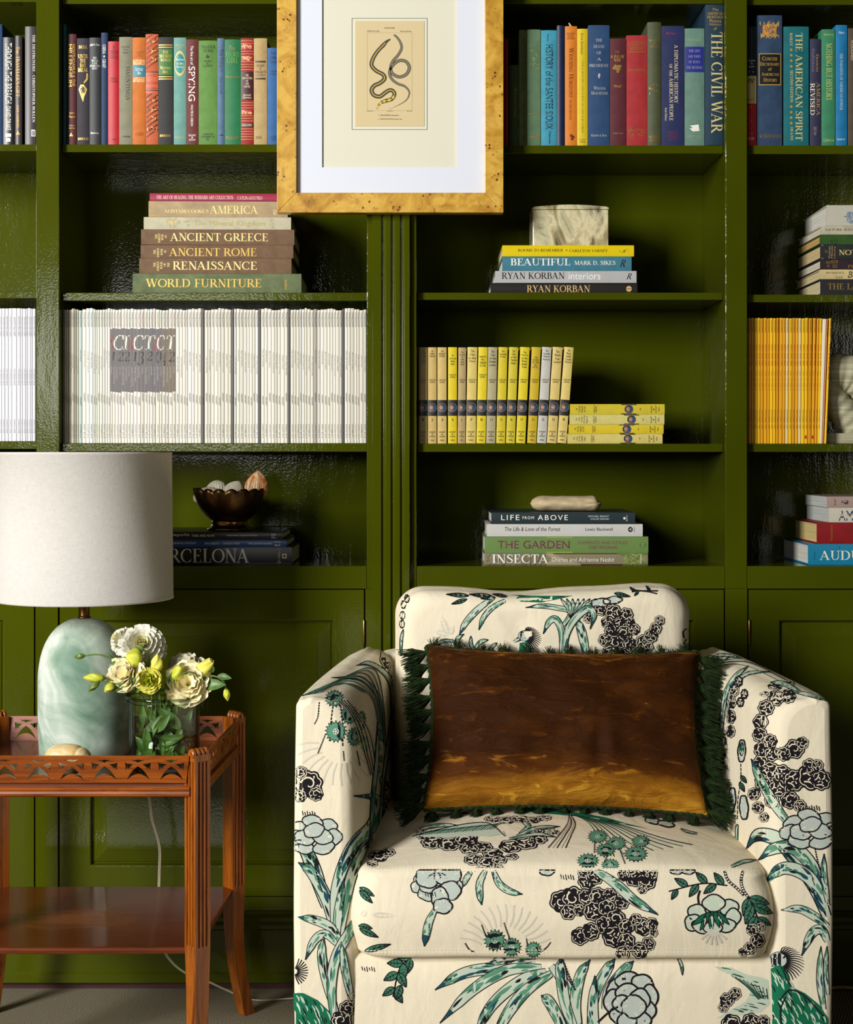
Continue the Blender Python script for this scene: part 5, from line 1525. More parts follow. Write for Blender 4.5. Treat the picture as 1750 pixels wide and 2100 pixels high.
def table_leg(x, y, fx, fy, outer):
    sx, sy = fx, fy
    m = MB()
    secs = []
    F, N = leg_section(outer), leg_section(())
    zs = [(TT + .001, N), (TT - .010, N), (TT - .012, F), (.262, F), (.258, N)]
    for zz, s_ in zs:
        secs.append([(x + p[0], y + p[1], zz) for p in s_])
    for i in range(1, 15):
        u = i / 14
        zz = .258 * (1 - u) + .0005 * u
        k = 1 - .30 * u ** .8 + .06 * u ** 4
        off = .038 * (u ** 1.9) - .006 * math.sin(PI * u)
        secs.append([(x + p[0] * k + sx * off, y + p[1] * k + sy * off, zz) for p in N])
    m.loft(secs, 0, False)
    leg = m.build('leg', WOOD, table, True, bevel=.0004)
    # scrolled reeds on the top of the leg
    ox, oy = (1 if x > -.6 else -1) * .7071, (-1 if y < -.3 else 1) * .7071
    r = MB()
    for g in (-.0135, -.0045, .0045, .0135):
        cx, cy = x - oy * g * (1 if ox * oy < 0 else 1), y + ox * g
        pts = []
        for a in range(10):
            an = PI * (a / 9) * 1.25 - .3
            pts.append((cx + ox * (-.006 + .011 * (1 - math.cos(an)) * .5 + .004), cy + oy * (-.006 + .011 * (1 - math.cos(an)) * .5 + .004), TT + .0005 + .0075 * math.sin(an)))
        r.tube(pts, .0042, 8)
    r.build('scroll', WOOD, leg, True)
    return leg


table_leg(XRF, YFT, .05, -.9, (0, 3))
table_leg(XRB, YBT, .55, .6, (0, 1))
table_leg(XLF, YFT, -.05, -.9, (0, 3))
table_leg(XLB, YBT, -.55, .6, (2, 3))


def holed(outline, holes, thick):
    """flat panel with cut-outs: x, z coordinates, thickness along y"""
    cu = bpy.data.curves.new('panel', 'CURVE')
    cu.dimensions = '2D'
    cu.fill_mode = 'BOTH'
    cu.extrude = thick / 2
    for lp in [outline] + holes:
        sp = cu.splines.new('POLY')
        sp.points.add(len(lp) - 1)
        for p, q in zip(sp.points, lp):
            p.co = (q[0], q[1], 0, 1)
        sp.use_cyclic_u = True
    o = bpy.data.objects.new('panel', cu)
    COL.objects.link(o)
    bpy.context.view_layer.update()
    me = bpy.data.meshes.new_from_object(o.evaluated_get(bpy.context.evaluated_depsgraph_get()))
    v = [(p.co.x, p.co.z, p.co.y) for p in me.vertices]
    f = [tuple(p.vertices) for p in me.polygons]
    bpy.data.meshes.remove(me)
    bpy.data.objects.remove(o)
    bpy.data.curves.remove(cu)
    return v, f


KX = .0567 / 68.0 / 3.365
KZ = .0475 / 205.0


def motif(cx):
    q = lambda pts: [(cx + x * KX * 1.0, (535 - y) * KZ) for x, y in pts]
    left = [(-90, 380), (-76, 386), (-55, 390), (-30, 394), (-44, 404), (-56, 416), (-64, 430), (-68, 428), (-70, 418), (-76, 420), (-78, 436), (-83, 434), (-85, 415), (-88, 396)]
    arch = [(0, 408), (20, 424), (40, 444), (58, 470), (70, 492), (80, 514), (66, 500), (46, 484), (22, 472), (0, 469), (-22, 472), (-46, 484), (-66, 500), (-80, 514), (-70, 492), (-58, 470), (-40, 444), (-20, 424)]
    top = [(-50, 358), (-30, 362), (0, 358), (30, 362), (50, 358), (34, 368), (14, 374), (0, 382), (-14, 374), (-34, 368)]
    return [q(left), q([(-x, y) for x, y in left]), q(arch), q(top)]


def gallery(p0, p1, cs, flare, name='gallery'):
    """pierced panel from p0 to p1 on the tray, leaning outwards; cs: motif centres along it"""
    a, b = Vector((p0[0], p0[1], 0)), Vector((p1[0], p1[1], 0))
    L = (b - a).length
    d = (b - a) / L
    n = Vector((d.y, -d.x, 0))           # outward
    h = TT - .5385
    holes = [lp for c in cs for lp in motif(c)]
    v, f = holed([(.004, 0), (L - .004, 0), (L + .002, h), (-.002, h)], holes, .005)
    m = MB()
    m.add([tuple(a + d * p[0] + n * (p[1] + p[2] * flare) + Vector((0, 0, .5385 + p[2]))) for p in v], f)
    return m.build(name, WOODH if abs(d.x) > .5 else WOOD, table, True)


GF0, GF1 = (XLF + .016, YFT - .004), (XRF - .014, YFT - .004)
xc0 = W(352.7, 1580, YFT - .004).x - GF0[0]
gallery(GF0, GF1, [xc0 - .0567 * k for k in range(8) if xc0 - .0567 * k > .03], .16)
GB1 = (XLB + .016, YBT + .004)
GB0 = (XRB - .016, YBT + .004)
LB = GB0[0] - GB1[0]
gallery(GB0, GB1, [.037 + .0567 * k * (LB - .074) / (.0567 * 6) for k in range(7)], .16)
for xa, xb, sg in ((XRF, XRB, 1), (XLF, XLB, -1)):
    pa, pb = (xa + sg * .004, YFT + .016), (xb + sg * .004, YBT - .016)
    LL = (Vector(pa) - Vector(pb)).length
    cs = [LL / 2 + .0567 * (k - 2) for k in range(5)]
    gallery(pa, pb, cs, .16) if sg > 0 else gallery(pb, pa, cs, .16)
# tray board and moulded rails under it
m = MB()
m.prism([(XLF, YFT), (XRF, YFT), (XRB, YBT), (XLB, YBT)], .530, SURF)
m.build('tray', TIER, table, True)
RP = [(0, .5325), (-.007, .5325), (-.009, .5305), (-.009, .5275), (-.0065, .5262), (-.0085, .5245), (-.0095, .521), (-.0085, .517), (-.005, .5150), (.004, .5150), (.004, .5325)]
for p0, p1 in (((XLF + .012, YFT - .003), (XRF - .012, YFT - .003)), ((XRF + .003, YFT + .012), (XRB + .003, YBT - .012)), ((XRB - .012, YBT + .003), (XLB + .012, YBT + .003)), ((XLB - .003, YBT - .012), (XLF - .003, YFT + .012))):
    a, b = Vector(p0), Vector(p1)
    d = (b - a).normalized()
    n = Vector((d.y, -d.x))
    m = MB()
    m.loft([[(q.x + n.x * -u, q.y + n.y * -u, zz) for u, zz in RP] for q in (a, b)], 0, False)
    m.build('rail', WOODH if abs(d.x) > .5 else WOOD, table, True)
# lower tier with an eased edge
m = MB()
def tier_ring(e, zz):
    return [(XLF - e, YFT + .004 - e, zz), (XLF / 2 + XRF / 2, YFT + .001 - e, zz), (XRF + e, YFT + .004 - e, zz), (XRB + e, YBT + e, zz), (XLB - e, YBT + e, zz)]
m.loft([tier_ring(-.002, .2435), tier_ring(0, .245), tier_ring(.001, .250), tier_ring(0, .2545), tier_ring(-.003, .2555)], 0, False)
m.build('lower_tier', TIER, table, True)

# ---------------------------------------------------------------- lamp
YL = -.304
sl = S(YL)
lx = W(172.5, 930, YL).x
lamp = thing('table_lamp', 'lamp with swirled sea green glass base and white linen drum shade', 'lamp', (lx, YL, SURF + .0006))
t_ = NT('swirled_glass')
v = t_.coords((1, 1, 1), (.4, .7, .3))
n0 = t_.noise(v, 9.0, 2.0, .5)
cmb = t_.n('ShaderNodeVectorMath', operation='MULTIPLY_ADD')
nn = t_.n('ShaderNodeTexNoise')
nn.inputs['Scale'].default_value = 8.0
nn.inputs['Detail'].default_value = 1.5
t_.l(v, nn.inputs['Vector'])
t_.l(nn.outputs['Color'], cmb.inputs[0])
cmb.inputs[1].default_value = (.16, .16, .16)
t_.l(v, cmb.inputs[2])
mp = t_.n('ShaderNodeMapping')
mp.inputs['Scale'].default_value = (13, 2.6, 5)
mp.inputs['Rotation'].default_value = (.2, .9, .4)
t_.l(cmb.outputs[0], mp.inputs['Vector'])
n1 = t_.noise(mp.outputs[0], 1.0, 6.0, .58, .7)
n2 = t_.noise(t_.coords((1, 1, 1), (1.2, .2, .5)), 11.0, 3.0, .5, 1.5)
sw = t_.mix(.35, n1, n2)
t_.l(t_.ramp(sw, [(0.34, rgb(98, 130, 110)), (0.43, rgb(134, 158, 140)), (0.52, rgb(170, 184, 170)), (0.61, rgb(208, 214, 204))]), t_.b.inputs['Base Color'])
t_.set(Roughness=.55, Subsurface_Weight=.25, Subsurface_Scale=.02, Specular_IOR_Level=.3)
t_.b.inputs['Subsurface Radius'].default_value = (.5, 1, .7)
GLASSB = t_.m
prof = [(.002, 0), (.078, 0), (.0815, .003)] + [(r * sl, 1.1 - (py - 930) * sl - SURF) for r, py in ((91, 1520), (92.5, 1470), (93, 1420), (92.6, 1390), (91, 1368), (87, 1345), (80, 1323), (70, 1304), (57, 1288), (42, 1277), (26, 1270), (12, 1268))] + [(.002, 1.1 - (1268 - 930) * sl - SURF)]
pp = bez(prof[2:15], 60)
MB().lathe([prof[0], prof[1]] + [(max(p[0], .001), p[1]) for p in pp] + [prof[-1]], seg=72).build('base', GLASSB, lamp)
zt = 1.1 - 338 * sl - SURF
zb_ = 1.1 - (1228 - 930) * sl - SURF
OLDB = NT('antique_brass')
OLDB.set(Base_Color=rgb(120, 84, 44), Metallic=1.0, Roughness=.34)
MB().lathe([(.001, zt - .001), (.0118, zt - .001), (.0118, zt + .003), (.0104, zt + .004), (.0100, zt + .006), (.0100, zb_ + .03), (.014, zb_ + .032), (.014, zb_ + .075), (.001, zb_ + .075)], seg=32).build('neck', OLDB.m, lamp)
t_ = NT('linen')
n1 = t_.noise(t_.coords((1, 1, .12)), 900.0, 2.0)
n2 = t_.noise(t_.coords((.12, .12, 1)), 900.0, 2.0)
wv = t_.mix(.5, n1, n2)
t_.l(t_.ramp(wv, [(0.35, rgb(214, 211, 206)), (0.65, rgb(232, 230, 226))]), t_.b.inputs['Base Color'])
t_.l(t_.bump(wv, .35, .0012), t_.b.inputs['Normal'])
t_.set(Roughness=.9, Specular_IOR_Level=.15)
tr = t_.n('ShaderNodeBsdfTranslucent')
tr.inputs['Color'].default_value = rgb(226, 214, 190)
mx = t_.n('ShaderNodeMixShader')
mx.inputs[0].default_value = .30
t_.l(t_.b.outputs[0], mx.inputs[1])
t_.l(tr.outputs[0], mx.inputs[2])
t_.l(mx.outputs[0], t_.t.nodes['Material Output'].inputs['Surface'])
LINEN = t_.m
zs0, zs1 = zb_, 1.1 + 2.0 * sl - SURF
r0, r1 = 181.0 * sl, 178.0 * sl
m = MB()
m.lathe([(r0 + .0006, zs0), (r0 + .0006, zs0 + .004), (r0, zs0 + .0045), (r1, zs1 - .0045), (r1 + .0006, zs1 - .004), (r1 + .0006, zs1), (r1 - .0016, zs1), (r0 - .0016, zs0), (r0 + .0006, zs0)], seg=128)
shade = m.build('shade', LINEN, lamp)
m = MB()
for k in range(3):
    a = 2 * PI * k / 3 + .4
    m.tube([(.006 * math.cos(a), .006 * math.sin(a), zs1 - .02), ((r1 - .002) * math.cos(a), (r1 - .002) * math.sin(a), zs1 - .012)], .0014, 6)
m.tube([(0, 0, zb_ + .07), (0, 0, zs1 - .018)], .0022, 8)
m.build('shade_carrier', OLDB.m, lamp)
CORD = plain((176, 168, 142), .35, name='clear_cord')
m = MB()
cw = [W(172, 1560, -.22), W(240, 1625, -.10), W(305, 1632, -.095), W(312, 1680, -.09), W(327, 1735, -.085), W(327, 1790, -.09), W(326, 1850, -.10), W(330, 1930, -.10), W(350, 1970, -.10), W(385, 1998, -.10), W(425, 2012, -.10), W(462, 2029, -.085)]
cw = [(p.x, p.y, max(p.z, .004)) for p in cw] + [(W(520, 2030, -.07).x, -.07, .004), (-.26, -.06, .004), (-.12, -.05, .004)]
cw = [(lx, YL + .087, SURF + .004), (lx + .02, YL + .12, SURF + .02), (lx + .025, -.151, TT + .012), (lx + .03, -.128, TT - .02), (lx + .06, -.125, .53)] + cw[2:]
for dx in (-.0014, .0014):
    m.tube(bez([(p[0] + dx, p[1], p[2]) for p in cw], 110), .0016, 6)
m.build('cord', CORD, lamp, True)

# ---------------------------------------------------------------- moon shell on the tray
ys = -.475
sc = W(140, 1560, ys)
t_ = NT('moon_shell')
tc = t_.coords((1, 1, 1))
n1 = t_.noise(t_.coords((30, 60, 60)), 1.0, 3.0, .5, .6)
t_.l(t_.ramp(n1, [(0.3, rgb(232, 220, 196)), (0.5, rgb(226, 190, 120)), (0.72, rgb(238, 228, 206))]), t_.b.inputs['Base Color'])
t_.set(Roughness=.25, Subsurface_Weight=.1)
m = MB()
rings = []
for j in range(49):
    u = j / 48
    th = PI * u
    x = -.041 * math.cos(th)
    r = math.sin(th) ** .72
    k = 1 - .10 * math.exp(-((u - .68) / .022) ** 2) - .06 * math.exp(-((u - .86) / .02) ** 2)
    rings.append([(x, .031 * r * k * math.cos(2 * PI * i / 40), .0265 + .0262 * r * k * math.sin(2 * PI * i / 40) - (.004 * u)) for i in range(40)])
m.loft(rings)
zmin = min(p[2] for p in m.v)
m.v = [(p[0], p[1], p[2] - zmin) for p in m.v]
o = m.build('moon_shell', t_.m)
o.location = (sc.x, ys, SURF + .0004)
o.rotation_euler = (0, 0, R(-12))
tag(o, 'cream and tan round sea shell behind the front gallery of the side table', 'shell')

# ---------------------------------------------------------------- power cord on the floor at the right
m = MB()
m.tube(bez([(.62, -.05, .016), (W(1690, 2010, -.05).x, -.05, .0205), (W(1725, 2008, -.045).x, -.045, .021), (W(1760, 2014, -.04).x, -.04, .017), (1.1, -.05, .006)], 40), .0035, 8)
o = m.build('power_cord', plain((150, 120, 62), .4, name='tan_cord'))
tag(o, 'tan electric cord lying along the baseboard at the far right', 'cord')
# ---------------------------------------------------------------- glass vase with flowers
YV = -.416
sv = S(YV)
vx = W(336.5, 930, YV).x
RV = 72.5 * sv
ZR = 1.1 - (1427 - 930) * sv - SURF


def clear_glass(name, tint, ior, fres=1.0):
    m = bpy.data.materials.new(name)
    m.use_nodes = True
    nt = m.node_tree
    nt.nodes.remove(nt.nodes['Principled BSDF'])
    tr = nt.nodes.new('ShaderNodeBsdfTransparent')
    tr.inputs[0].default_value = tint
    gl = nt.nodes.new('ShaderNodeBsdfGlossy')
    gl.inputs['Roughness'].default_value = .03
    fr = nt.nodes.new('ShaderNodeFresnel')
    # the same reflectance from inside and outside of the wall
    ge = nt.nodes.new('ShaderNodeNewGeometry')
    mr = nt.nodes.new('ShaderNodeMapRange')
    mr.inputs['To Min'].default_value = ior
    mr.inputs['To Max'].default_value = 1.0 / ior
    nt.links.new(ge.outputs['Backfacing'], mr.inputs['Value'])
    nt.links.new(mr.outputs[0], fr.inputs['IOR'])
    mx = nt.nodes.new('ShaderNodeMixShader')
    nt.links.new(fr.outputs[0], mx.inputs[0])
    # glass seen along its wall is darker: more of it to look through
    lw = nt.nodes.new('ShaderNodeLayerWeight')
    lw.inputs['Blend'].default_value = .5
    cr = nt.nodes.new('ShaderNodeValToRGB')
    cr.color_ramp.elements[0].position = .35
    cr.color_ramp.elements[0].color = tint
    cr.color_ramp.elements[1].position = .95
    cr.color_ramp.elements[1].color = tuple(q * .45 for q in tint[:3]) + (1,)
    nt.links.new(lw.outputs['Facing'], cr.inputs['Fac'])
    nt.links.new(cr.outputs[0], tr.inputs[0])
    nt.links.new(tr.outputs[0], mx.inputs[1])
    nt.links.new(gl.outputs[0], mx.inputs[2])
    nt.links.new(mx.outputs[0], nt.nodes['Material Output'].inputs['Surface'])
    return m


VG = clear_glass('vase_glass', (.93, .96, .93, 1), 1.55)
WG = clear_glass('water', (.92, .96, .86, 1), 1.33)
vase = thing('vase', 'low clear glass cylinder vase half full of water, holding cut flowers', 'vase', (vx, YV, SURF + .0004))
m = MB()
m.lathe([(.001, 0), (RV - .003, 0), (RV, .003), (RV, ZR - .008), (RV - .0005, ZR - .005), (RV + .0006, ZR - .003), (RV + .0010, ZR - .001), (RV + .0008, ZR + .0012), (RV - .001, ZR + .0012), (RV - .0026, ZR - .003), (RV - .0034, ZR - .008), (RV - .0034, .008), (RV - .006, .006), (.001, .006)], seg=80)
m.build('glass_body', VG, vase)
RIMG = clear_glass('rim_glass', (.62, .70, .60, 1), 1.7)
m = MB()
m.lathe([(RV + .0042 + .0026 * math.cos(2 * PI * k / 12), ZR + .0005 + .0026 * math.sin(2 * PI * k / 12)) for k in range(13)], seg=80)
m.lathe([(RV + .0012 + .0012 * math.cos(2 * PI * k / 8), ZR - .0085 + .0012 * math.sin(2 * PI * k / 8)) for k in range(9)], seg=80)
m.build('rim', RIMG, vase)
zw = 1.1 - (1509 - 930) * sv - SURF
m = MB()
m.lathe([(.001, .0065), (RV - .0065, .0065), (RV - .0038, .009), (RV - .0038, zw - .0004), (RV - .0042, zw), (.001, zw)], seg=80)
m.build('water', WG, vase)


def leafy(name, c0, c1, rough=.45):
    t = NT(name)
    n_ = t.noise(t.coords(), 60.0, 3.0)
    t.l(t.ramp(n_, [(0.3, rgb(*c0)), (0.7, rgb(*c1))]), t.b.inputs['Base Color'])
    t.set(Roughness=rough, Subsurface_Weight=.08, Subsurface_Scale=.003)
    return t.m


STEM = leafy('flower_stem', (70, 98, 32), (104, 132, 50))
LEAFM = leafy('flower_leaf', (58, 92, 36), (104, 136, 62))
SEPAL = leafy('sepal', (70, 92, 22), (110, 130, 40))
WHITE = leafy('white_petal', (226, 222, 200), (240, 238, 224), .6)
CREAMP = leafy('cream_petal', (238, 226, 172), (250, 241, 204), .6)
YELL = leafy('lemon_petal', (214, 210, 70), (232, 226, 110), .6)
LIME = leafy('lime_bud', (176, 184, 40), (206, 208, 70), .55)
DUSK = leafy('pale_petal', (190, 184, 158), (212, 206, 180), .6)
TIP = leafy('yellow_petal', (224, 218, 160), (238, 234, 190), .6)


def frame_of(d):
    d = Vector(d).normalized()
    u = Vector((0, 0, 1)) if abs(d.z) < .9 else Vector((0, 1, 0))
    a = u.cross(d).normalized()
    return a, d.cross(a), d


def petal(m, c, fr, az, elev, L, wd, cup=.3, roll=.0, ruff=0.0, mi=0, rnd=None, base=.12, notch=0.0):
    """a curved petal leaving c; az round the axis, elev from the axis (0 = along it)"""
    A, B, D = fr
    out = A * math.cos(az) + B * math.sin(az)
    side = D.cross(out)
    nu, nv = 7, 5
    rows = []
    for i in range(nu + 1):
        u = i / nu
        e = elev + roll * u
        # centre line curving outwards
        pc = c + (out * math.sin(elev + roll * u * .5) + D * math.cos(elev + roll * u * .5)) * (L * u)
        nrm = D * math.sin(e) - out * math.cos(e)
        w = wd * (base + (1 - base) * math.sin(PI * min(1, .08 + .80 * u) ** 1.15)) if notch == 0 else wd * (base + (1 - base) * min(1, u * 1.25) ** .7) * (1 - max(0, u - .86) * 1.6)
        row = []
        for j in range(nv + 1):
            v_ = j / nv * 2 - 1
            h = -cup * w * (1 - v_ * v_) + cup * w
            rf = ruff * L * u * u * math.sin(v_ * 7 + az * 5 + (rnd.random() if rnd else 0))
            row.append(pc + side * (v_ * w) - nrm * -1 * (h * .9 + rf) * 1.0 + out * 0)
        rows.append(row)
    m.loft(rows, mi, True, False)


def dahlia(c, d, Rr, mats, rows=9, seed=1, parent=None, openback=False):
    m = MB()
    fr = frame_of(d)
    rn = random.Random(seed)
    c = Vector(c)
    tot = 0
    for k in range(rows):
        q = k / (rows - 1)
        n = 17 - int(9 * q)
        el = R(100 - 82 * q)
        L = Rr * (1.0 - .42 * q)
        for i in range(n):
            az = 2 * PI * (i + .5 * (k % 2)) / n + rn.uniform(-.06, .06)
            petal(m, c + fr[2] * (Rr * .30 * q), fr, az, el + rn.uniform(-.07, .07), L * rn.uniform(.94, 1.03), Rr * .20 * (1 - .2 * q), .22, -.35, 0, 0 if q < .75 else 1, base=.35)
    m.loft([[c + fr[2] * zz + (fr[0] * math.cos(a) + fr[1] * math.sin(a)) * r for a in [2 * PI * i / 12 for i in range(12)]] for r, zz in ((.002, -Rr * .25), (Rr * .3, -Rr * .12), (Rr * .3, Rr * .05))], 2)
    return m.build('bloom', mats, parent, True, fix=False)


def lisi(c, d, Rr, mats, seed=1, parent=None, openness=1.0, rows=4):
    m = MB()
    fr = frame_of(d)
    rn = random.Random(seed)
    c = Vector(c) - fr[2] * Rr * .8
    for k in range(rows):
        q = k / (rows - 1)
        n = 6 if k < 2 else 5
        for i in range(n):
            az = 2 * PI * (i + .5 * (k % 2)) / n + rn.uniform(-.2, .2)
            petal(m, c + fr[2] * .001 * k, fr, az, R((46 - 34 * q) * openness) + rn.uniform(-.06, .06), Rr * (1.50 - .22 * q) * rn.uniform(.93, 1.06), Rr * (.78 - .2 * q), .5, R(34 - 22 * q) * openness, .055, 0 if q < .7 else 1, rn, base=.2, notch=1)
    for i in range(5):
        petal(m, c - fr[2] * .002, fr, 2 * PI * i / 5, R(50), Rr * .8, Rr * .10, .2, R(20), 0, 2)
    return m.build('bloom', mats, parent, True, fix=False)


def bud(c, d, L, wd, mats, parent=None, open_=0.0, twist=2.2):
    """furled bud: c is its base"""
    m = MB()
    fr = frame_of(d)
    c = Vector(c)
    rings = []
    for i in range(21):
        u = i / 20
        r = wd * (math.sin(PI * min(1, u * .92 + .06)) ** .8 * (1 - .45 * u) * 1.35 + (open_ * max(0, u - .6) * 1.6))
        r = max(r, .0004)
        rings.append([c + fr[2] * (L * u * (1 + (.05 * math.sin(a * 7) * open_ if u > .9 else 0))) + (fr[0] * math.cos(a + twist * u) + fr[1] * math.sin(a + twist * u)) * r * (1 + .12 * math.cos(4 * a) * min(1, u * 2) + open_ * .25 * max(0, u - .7) * math.cos(9 * a)) for a in [2 * PI * k / 28 for k in range(28)]])
    m.loft(rings, 0)
    for i in range(5):
        petal(m, c - fr[2] * .001, fr, 2 * PI * i / 5 + .3, R(16), L * .5, wd * .26, .3, R(-10), 0, 1)
    m.loft([[c + fr[2] * zz + (fr[0] * math.cos(a) + fr[1] * math.sin(a)) * r for a in [2 * PI * i / 10 for i in range(10)]] for r, zz in ((.0012, -.002), (wd * .55, 0), (wd * .7, L * .12))], 1)
    return m.build('bud', mats, parent, True, fix=False)


def leaf(p, d, L, wd, up=(0, 0, 1), curl=.5, parent=None, name='leaf'):
    m = MB()
    p, d = Vector(p), Vector(d).normalized()
    s_ = d.cross(Vector(up)).normalized()
    n = s_.cross(d)
    rows = []
    for i in range(11):
        u = i / 10
        w = wd * math.sin(PI * u ** .85) ** .9 + .0003
        c = p + d * (L * u) + n * (L * (.18 * math.sin(PI * u * .6) - curl * u * u * .5))
        rows.append([c - s_ * w + n * w * .35, c - s_ * w * .5 + n * w * .1, c, c + s_ * w * .5 + n * w * .1, c + s_ * w + n * w * .35])
    m.loft(rows, 0, True, False)
    return m.build(name, LEAFM, parent, True, fix=False)


FL = lambda zx, zy, y: W(150 + zx / 5.147, 1270 + zy / 5.147, y)
GFl = 'cut flowers in the glass vase'
VC = Vector((vx, YV, SURF))


def flower(name, label, cat='flower'):
    return thing(name, label, cat, (vx, YV, SURF + .008), group=GFl)


def stem(root, pts, r=.0016, foot=None):
    """pts from the bloom down to the rim; foot = (dx, dy) at the vase bottom"""
    P_ = [Vector(p) for p in pts]
    if foot is not None:
        P_.append(Vector((vx + foot[0], YV + foot[1], SURF + .010)))
    m = MB()
    m.tube(bez([tuple(p) for p in P_], 36), r, 8)
    return m.build('stem', STEM, root, True)


def rim(dx, dy, dz=.0):
    return (vx + dx, YV + dy, SURF + ZR + dz)


# the two dahlias
f = flower('dahlia', 'largest white flower, a full round dahlia at the top of the vase')
cb = FL(735, 300, -.405)
dahlia(cb, (.12, -.9, .42), 51 * sv, [WHITE, TIP, SEPAL], 7, 3, f)
stem(f, [cb + Vector((0, .012, -.01)), rim(-.012, .01), ], .0022, (.02, .0))
f = flower('dahlia', 'smaller white dahlia with pointed petals, half hidden behind the largest bloom')
cb = FL(545, 235, -.385)
dahlia(cb, (-.72, -.42, .5), 33 * sv, [WHITE, TIP, SEPAL], 6, 5, f)
stem(f, [cb + Vector((.008, .008, -.008)), FL(700, 480, -.385), rim(-.02, .02)], .002, (.03, .015))
f = flower('dahlia_bud', 'round greenish yellow closed bud in front of the largest white bloom')
cb = FL(640, 400, -.458)
bud(cb + Vector((.012, .004, -.004)), (-.75, -.5, .25), 34 * sv, 17 * sv, [LIME, SEPAL], f, 0, .6)
stem(f, [cb + Vector((.012, .004, -.004)), FL(735, 320, -.45), FL(800, 400, -.445), FL(790, 560, -.44), rim(-.018, -.02)], .0019, (.01, -.02))
leaf(FL(735, 330, -.452), (-.6, -.2, .5), .016, .005, (0, -1, .2), .6, f)
# lisianthus
f = flower('lisianthus', 'cream ruffled bloom at the left with three buds hanging over the vase edge')
cb = FL(560, 575, -.462)
lisi(cb, (-.35, -.8, .35), 31 * sv, [CREAMP, CREAMP, SEPAL], 11, f, 1.0, 5)
stem(f, [cb + Vector((.006, .012, -.012)), FL(640, 700, -.455), rim(-.035, -.025, .002)], .0018, (.035, -.01))
for (x, y, dx, dz, L, wd, mt, yy) in ((330, 620, -1, .05, 42, 8.5, LIME, -.47), (275, 650, -.62, -.62, 30, 6.5, SEPAL, -.475), (425, 680, -.62, -.6, 24, 8, LIME, -.478)):
    b0 = FL(x, y, yy)
    bud(b0, (dx, -.15, dz), L * sv, wd * sv, [mt, SEPAL], f)
    sm = MB()
    sm.tube(bez([tuple(b0), tuple(FL((x + 620) / 2, (y + 700) / 2 + 10, yy + .006)), tuple(FL(650, 760, -.455))], 16), .0012, 6)
    sm.build('stem', STEM, f, True)
for (x, y, dx, dz, L) in ((520, 700, -.9, -.35, .026), (600, 720, .3, .5, .024), (660, 770, .4, .6, .022), (560, 730, -.5, .4, .02)):
    leaf(FL(x, y, -.468), (dx, -.3, dz), L, .006, (0, -1, .3), .3, f)
f = flower('lisianthus', 'thin bud on a long arching stem pointing left in front of the lamp base')
b0 = FL(120, 385, -.44)
bud(b0, (-1, 0, -.12), 21 * sv, 5.2 * sv, [SEPAL, SEPAL], f)
stem(f, [b0, FL(270, 372, -.44), FL(440, 425, -.44), FL(560, 438, -.446), FL(690, 440, -.448), FL(800, 520, -.445), rim(-.01, -.024)], .0014, (-.02, -.02))
leaf(FL(500, 450, -.446), (-.95, -.1, -.35), .022, .0042, (0, -1, .4), .2, f)
leaf(FL(450, 430, -.442), (-.7, 0, .7), .02, .002, (0, -1, .4), .1, f)
leaf(FL(620, 440, -.448), (-.9, -.2, .2), .026, .004, (0, -1, .4), .2, f)
f = flower('lisianthus', 'lemon yellow ruffled bloom facing forward above the vase rim')
cb = FL(800, 650, -.475)
lisi(cb, (.02, -.92, .25), 21.5 * sv, [YELL, LIME, SEPAL], 15, f, .9, 5)
stem(f, [cb + Vector((0, .014, -.006)), FL(790, 760, -.455), rim(-.016, -.03, -.004)], .0017, (-.03, .01))
leaf(FL(650, 690, -.47), (-.1, -.3, .8), .012, .004, (0, -1, .1), .2, f)
f = flower('lisianthus', 'upright yellow bud right of the largest white bloom')
b0 = FL(880, 560, -.455)
bud(b0, (.06, -.1, 1), 38 * sv, 11.5 * sv, [YELL, SEPAL], f)
stem(f, [b0, FL(880, 660, -.45), rim(-.002, -.028)], .0018, (.0, .02))
f = flower('lisianthus', 'pale papery bloom at the back right of the vase')
cb = FL(1185, 480, -.39)
lisi(cb, (.0, -.5, .8), 27 * sv, [DUSK, DUSK, SEPAL], 19, f, 1.1, 4)
stem(f, [cb + Vector((0, .004, -.02)), FL(1130, 680, -.39), rim(.02, .02)], .0017, (-.01, .03))
f = flower('lisianthus', 'small greenish yellow ruffled bloom at the right, on a bent stem')
cb = FL(1110, 560, -.45)
bud(cb + Vector((-.006, 0, -.012)), (.42, -.35, .75), 34 * sv, 12 * sv, [LIME, SEPAL], f, .5, 1.0)
stem(f, [cb + Vector((-.006, 0, -.012)), FL(1050, 720, -.45), rim(.012, -.028)], .0018, (-.025, -.01))
f = flower('lisianthus', 'cream bloom low at the right, its outer petals hanging over the rim')
cb = FL(1210, 680, -.445)
lisi(cb, (.12, -.85, .30), 34 * sv, [CREAMP, CREAMP, SEPAL], 23, f, 1.05, 5)
stem(f, [cb + Vector((-.002, .014, -.014)), rim(.022, -.012)], .0018, (-.03, .02))
f = flower('lisianthus', 'yellow trumpet shaped bud at the upper right, with a drooping green bud')
b0 = FL(1310, 590, -.43)
bud(b0, (.62, -.2, .62), 45 * sv, 14.5 * sv, [YELL, SEPAL], f, .55, 1.4)
stem(f, [b0, FL(1290, 680, -.43), FL(1230, 790, -.43), rim(.028, -.02, -.01)], .0018, (.02, .02))
d0 = FL(1612, 730, -.44)
bud(d0, (.16, -.05, -1), 26 * sv, 6.2 * sv, [LIME, SEPAL], f)
sm = MB()
sm.tube(bez([tuple(d0), tuple(FL(1590, 660, -.44)), tuple(FL(1520, 610, -.438)), tuple(FL(1430, 600, -.434)), tuple(FL(1300, 660, -.43))], 24), .0013, 6)
sm.build('stem', STEM, f, True)
sm = MB()
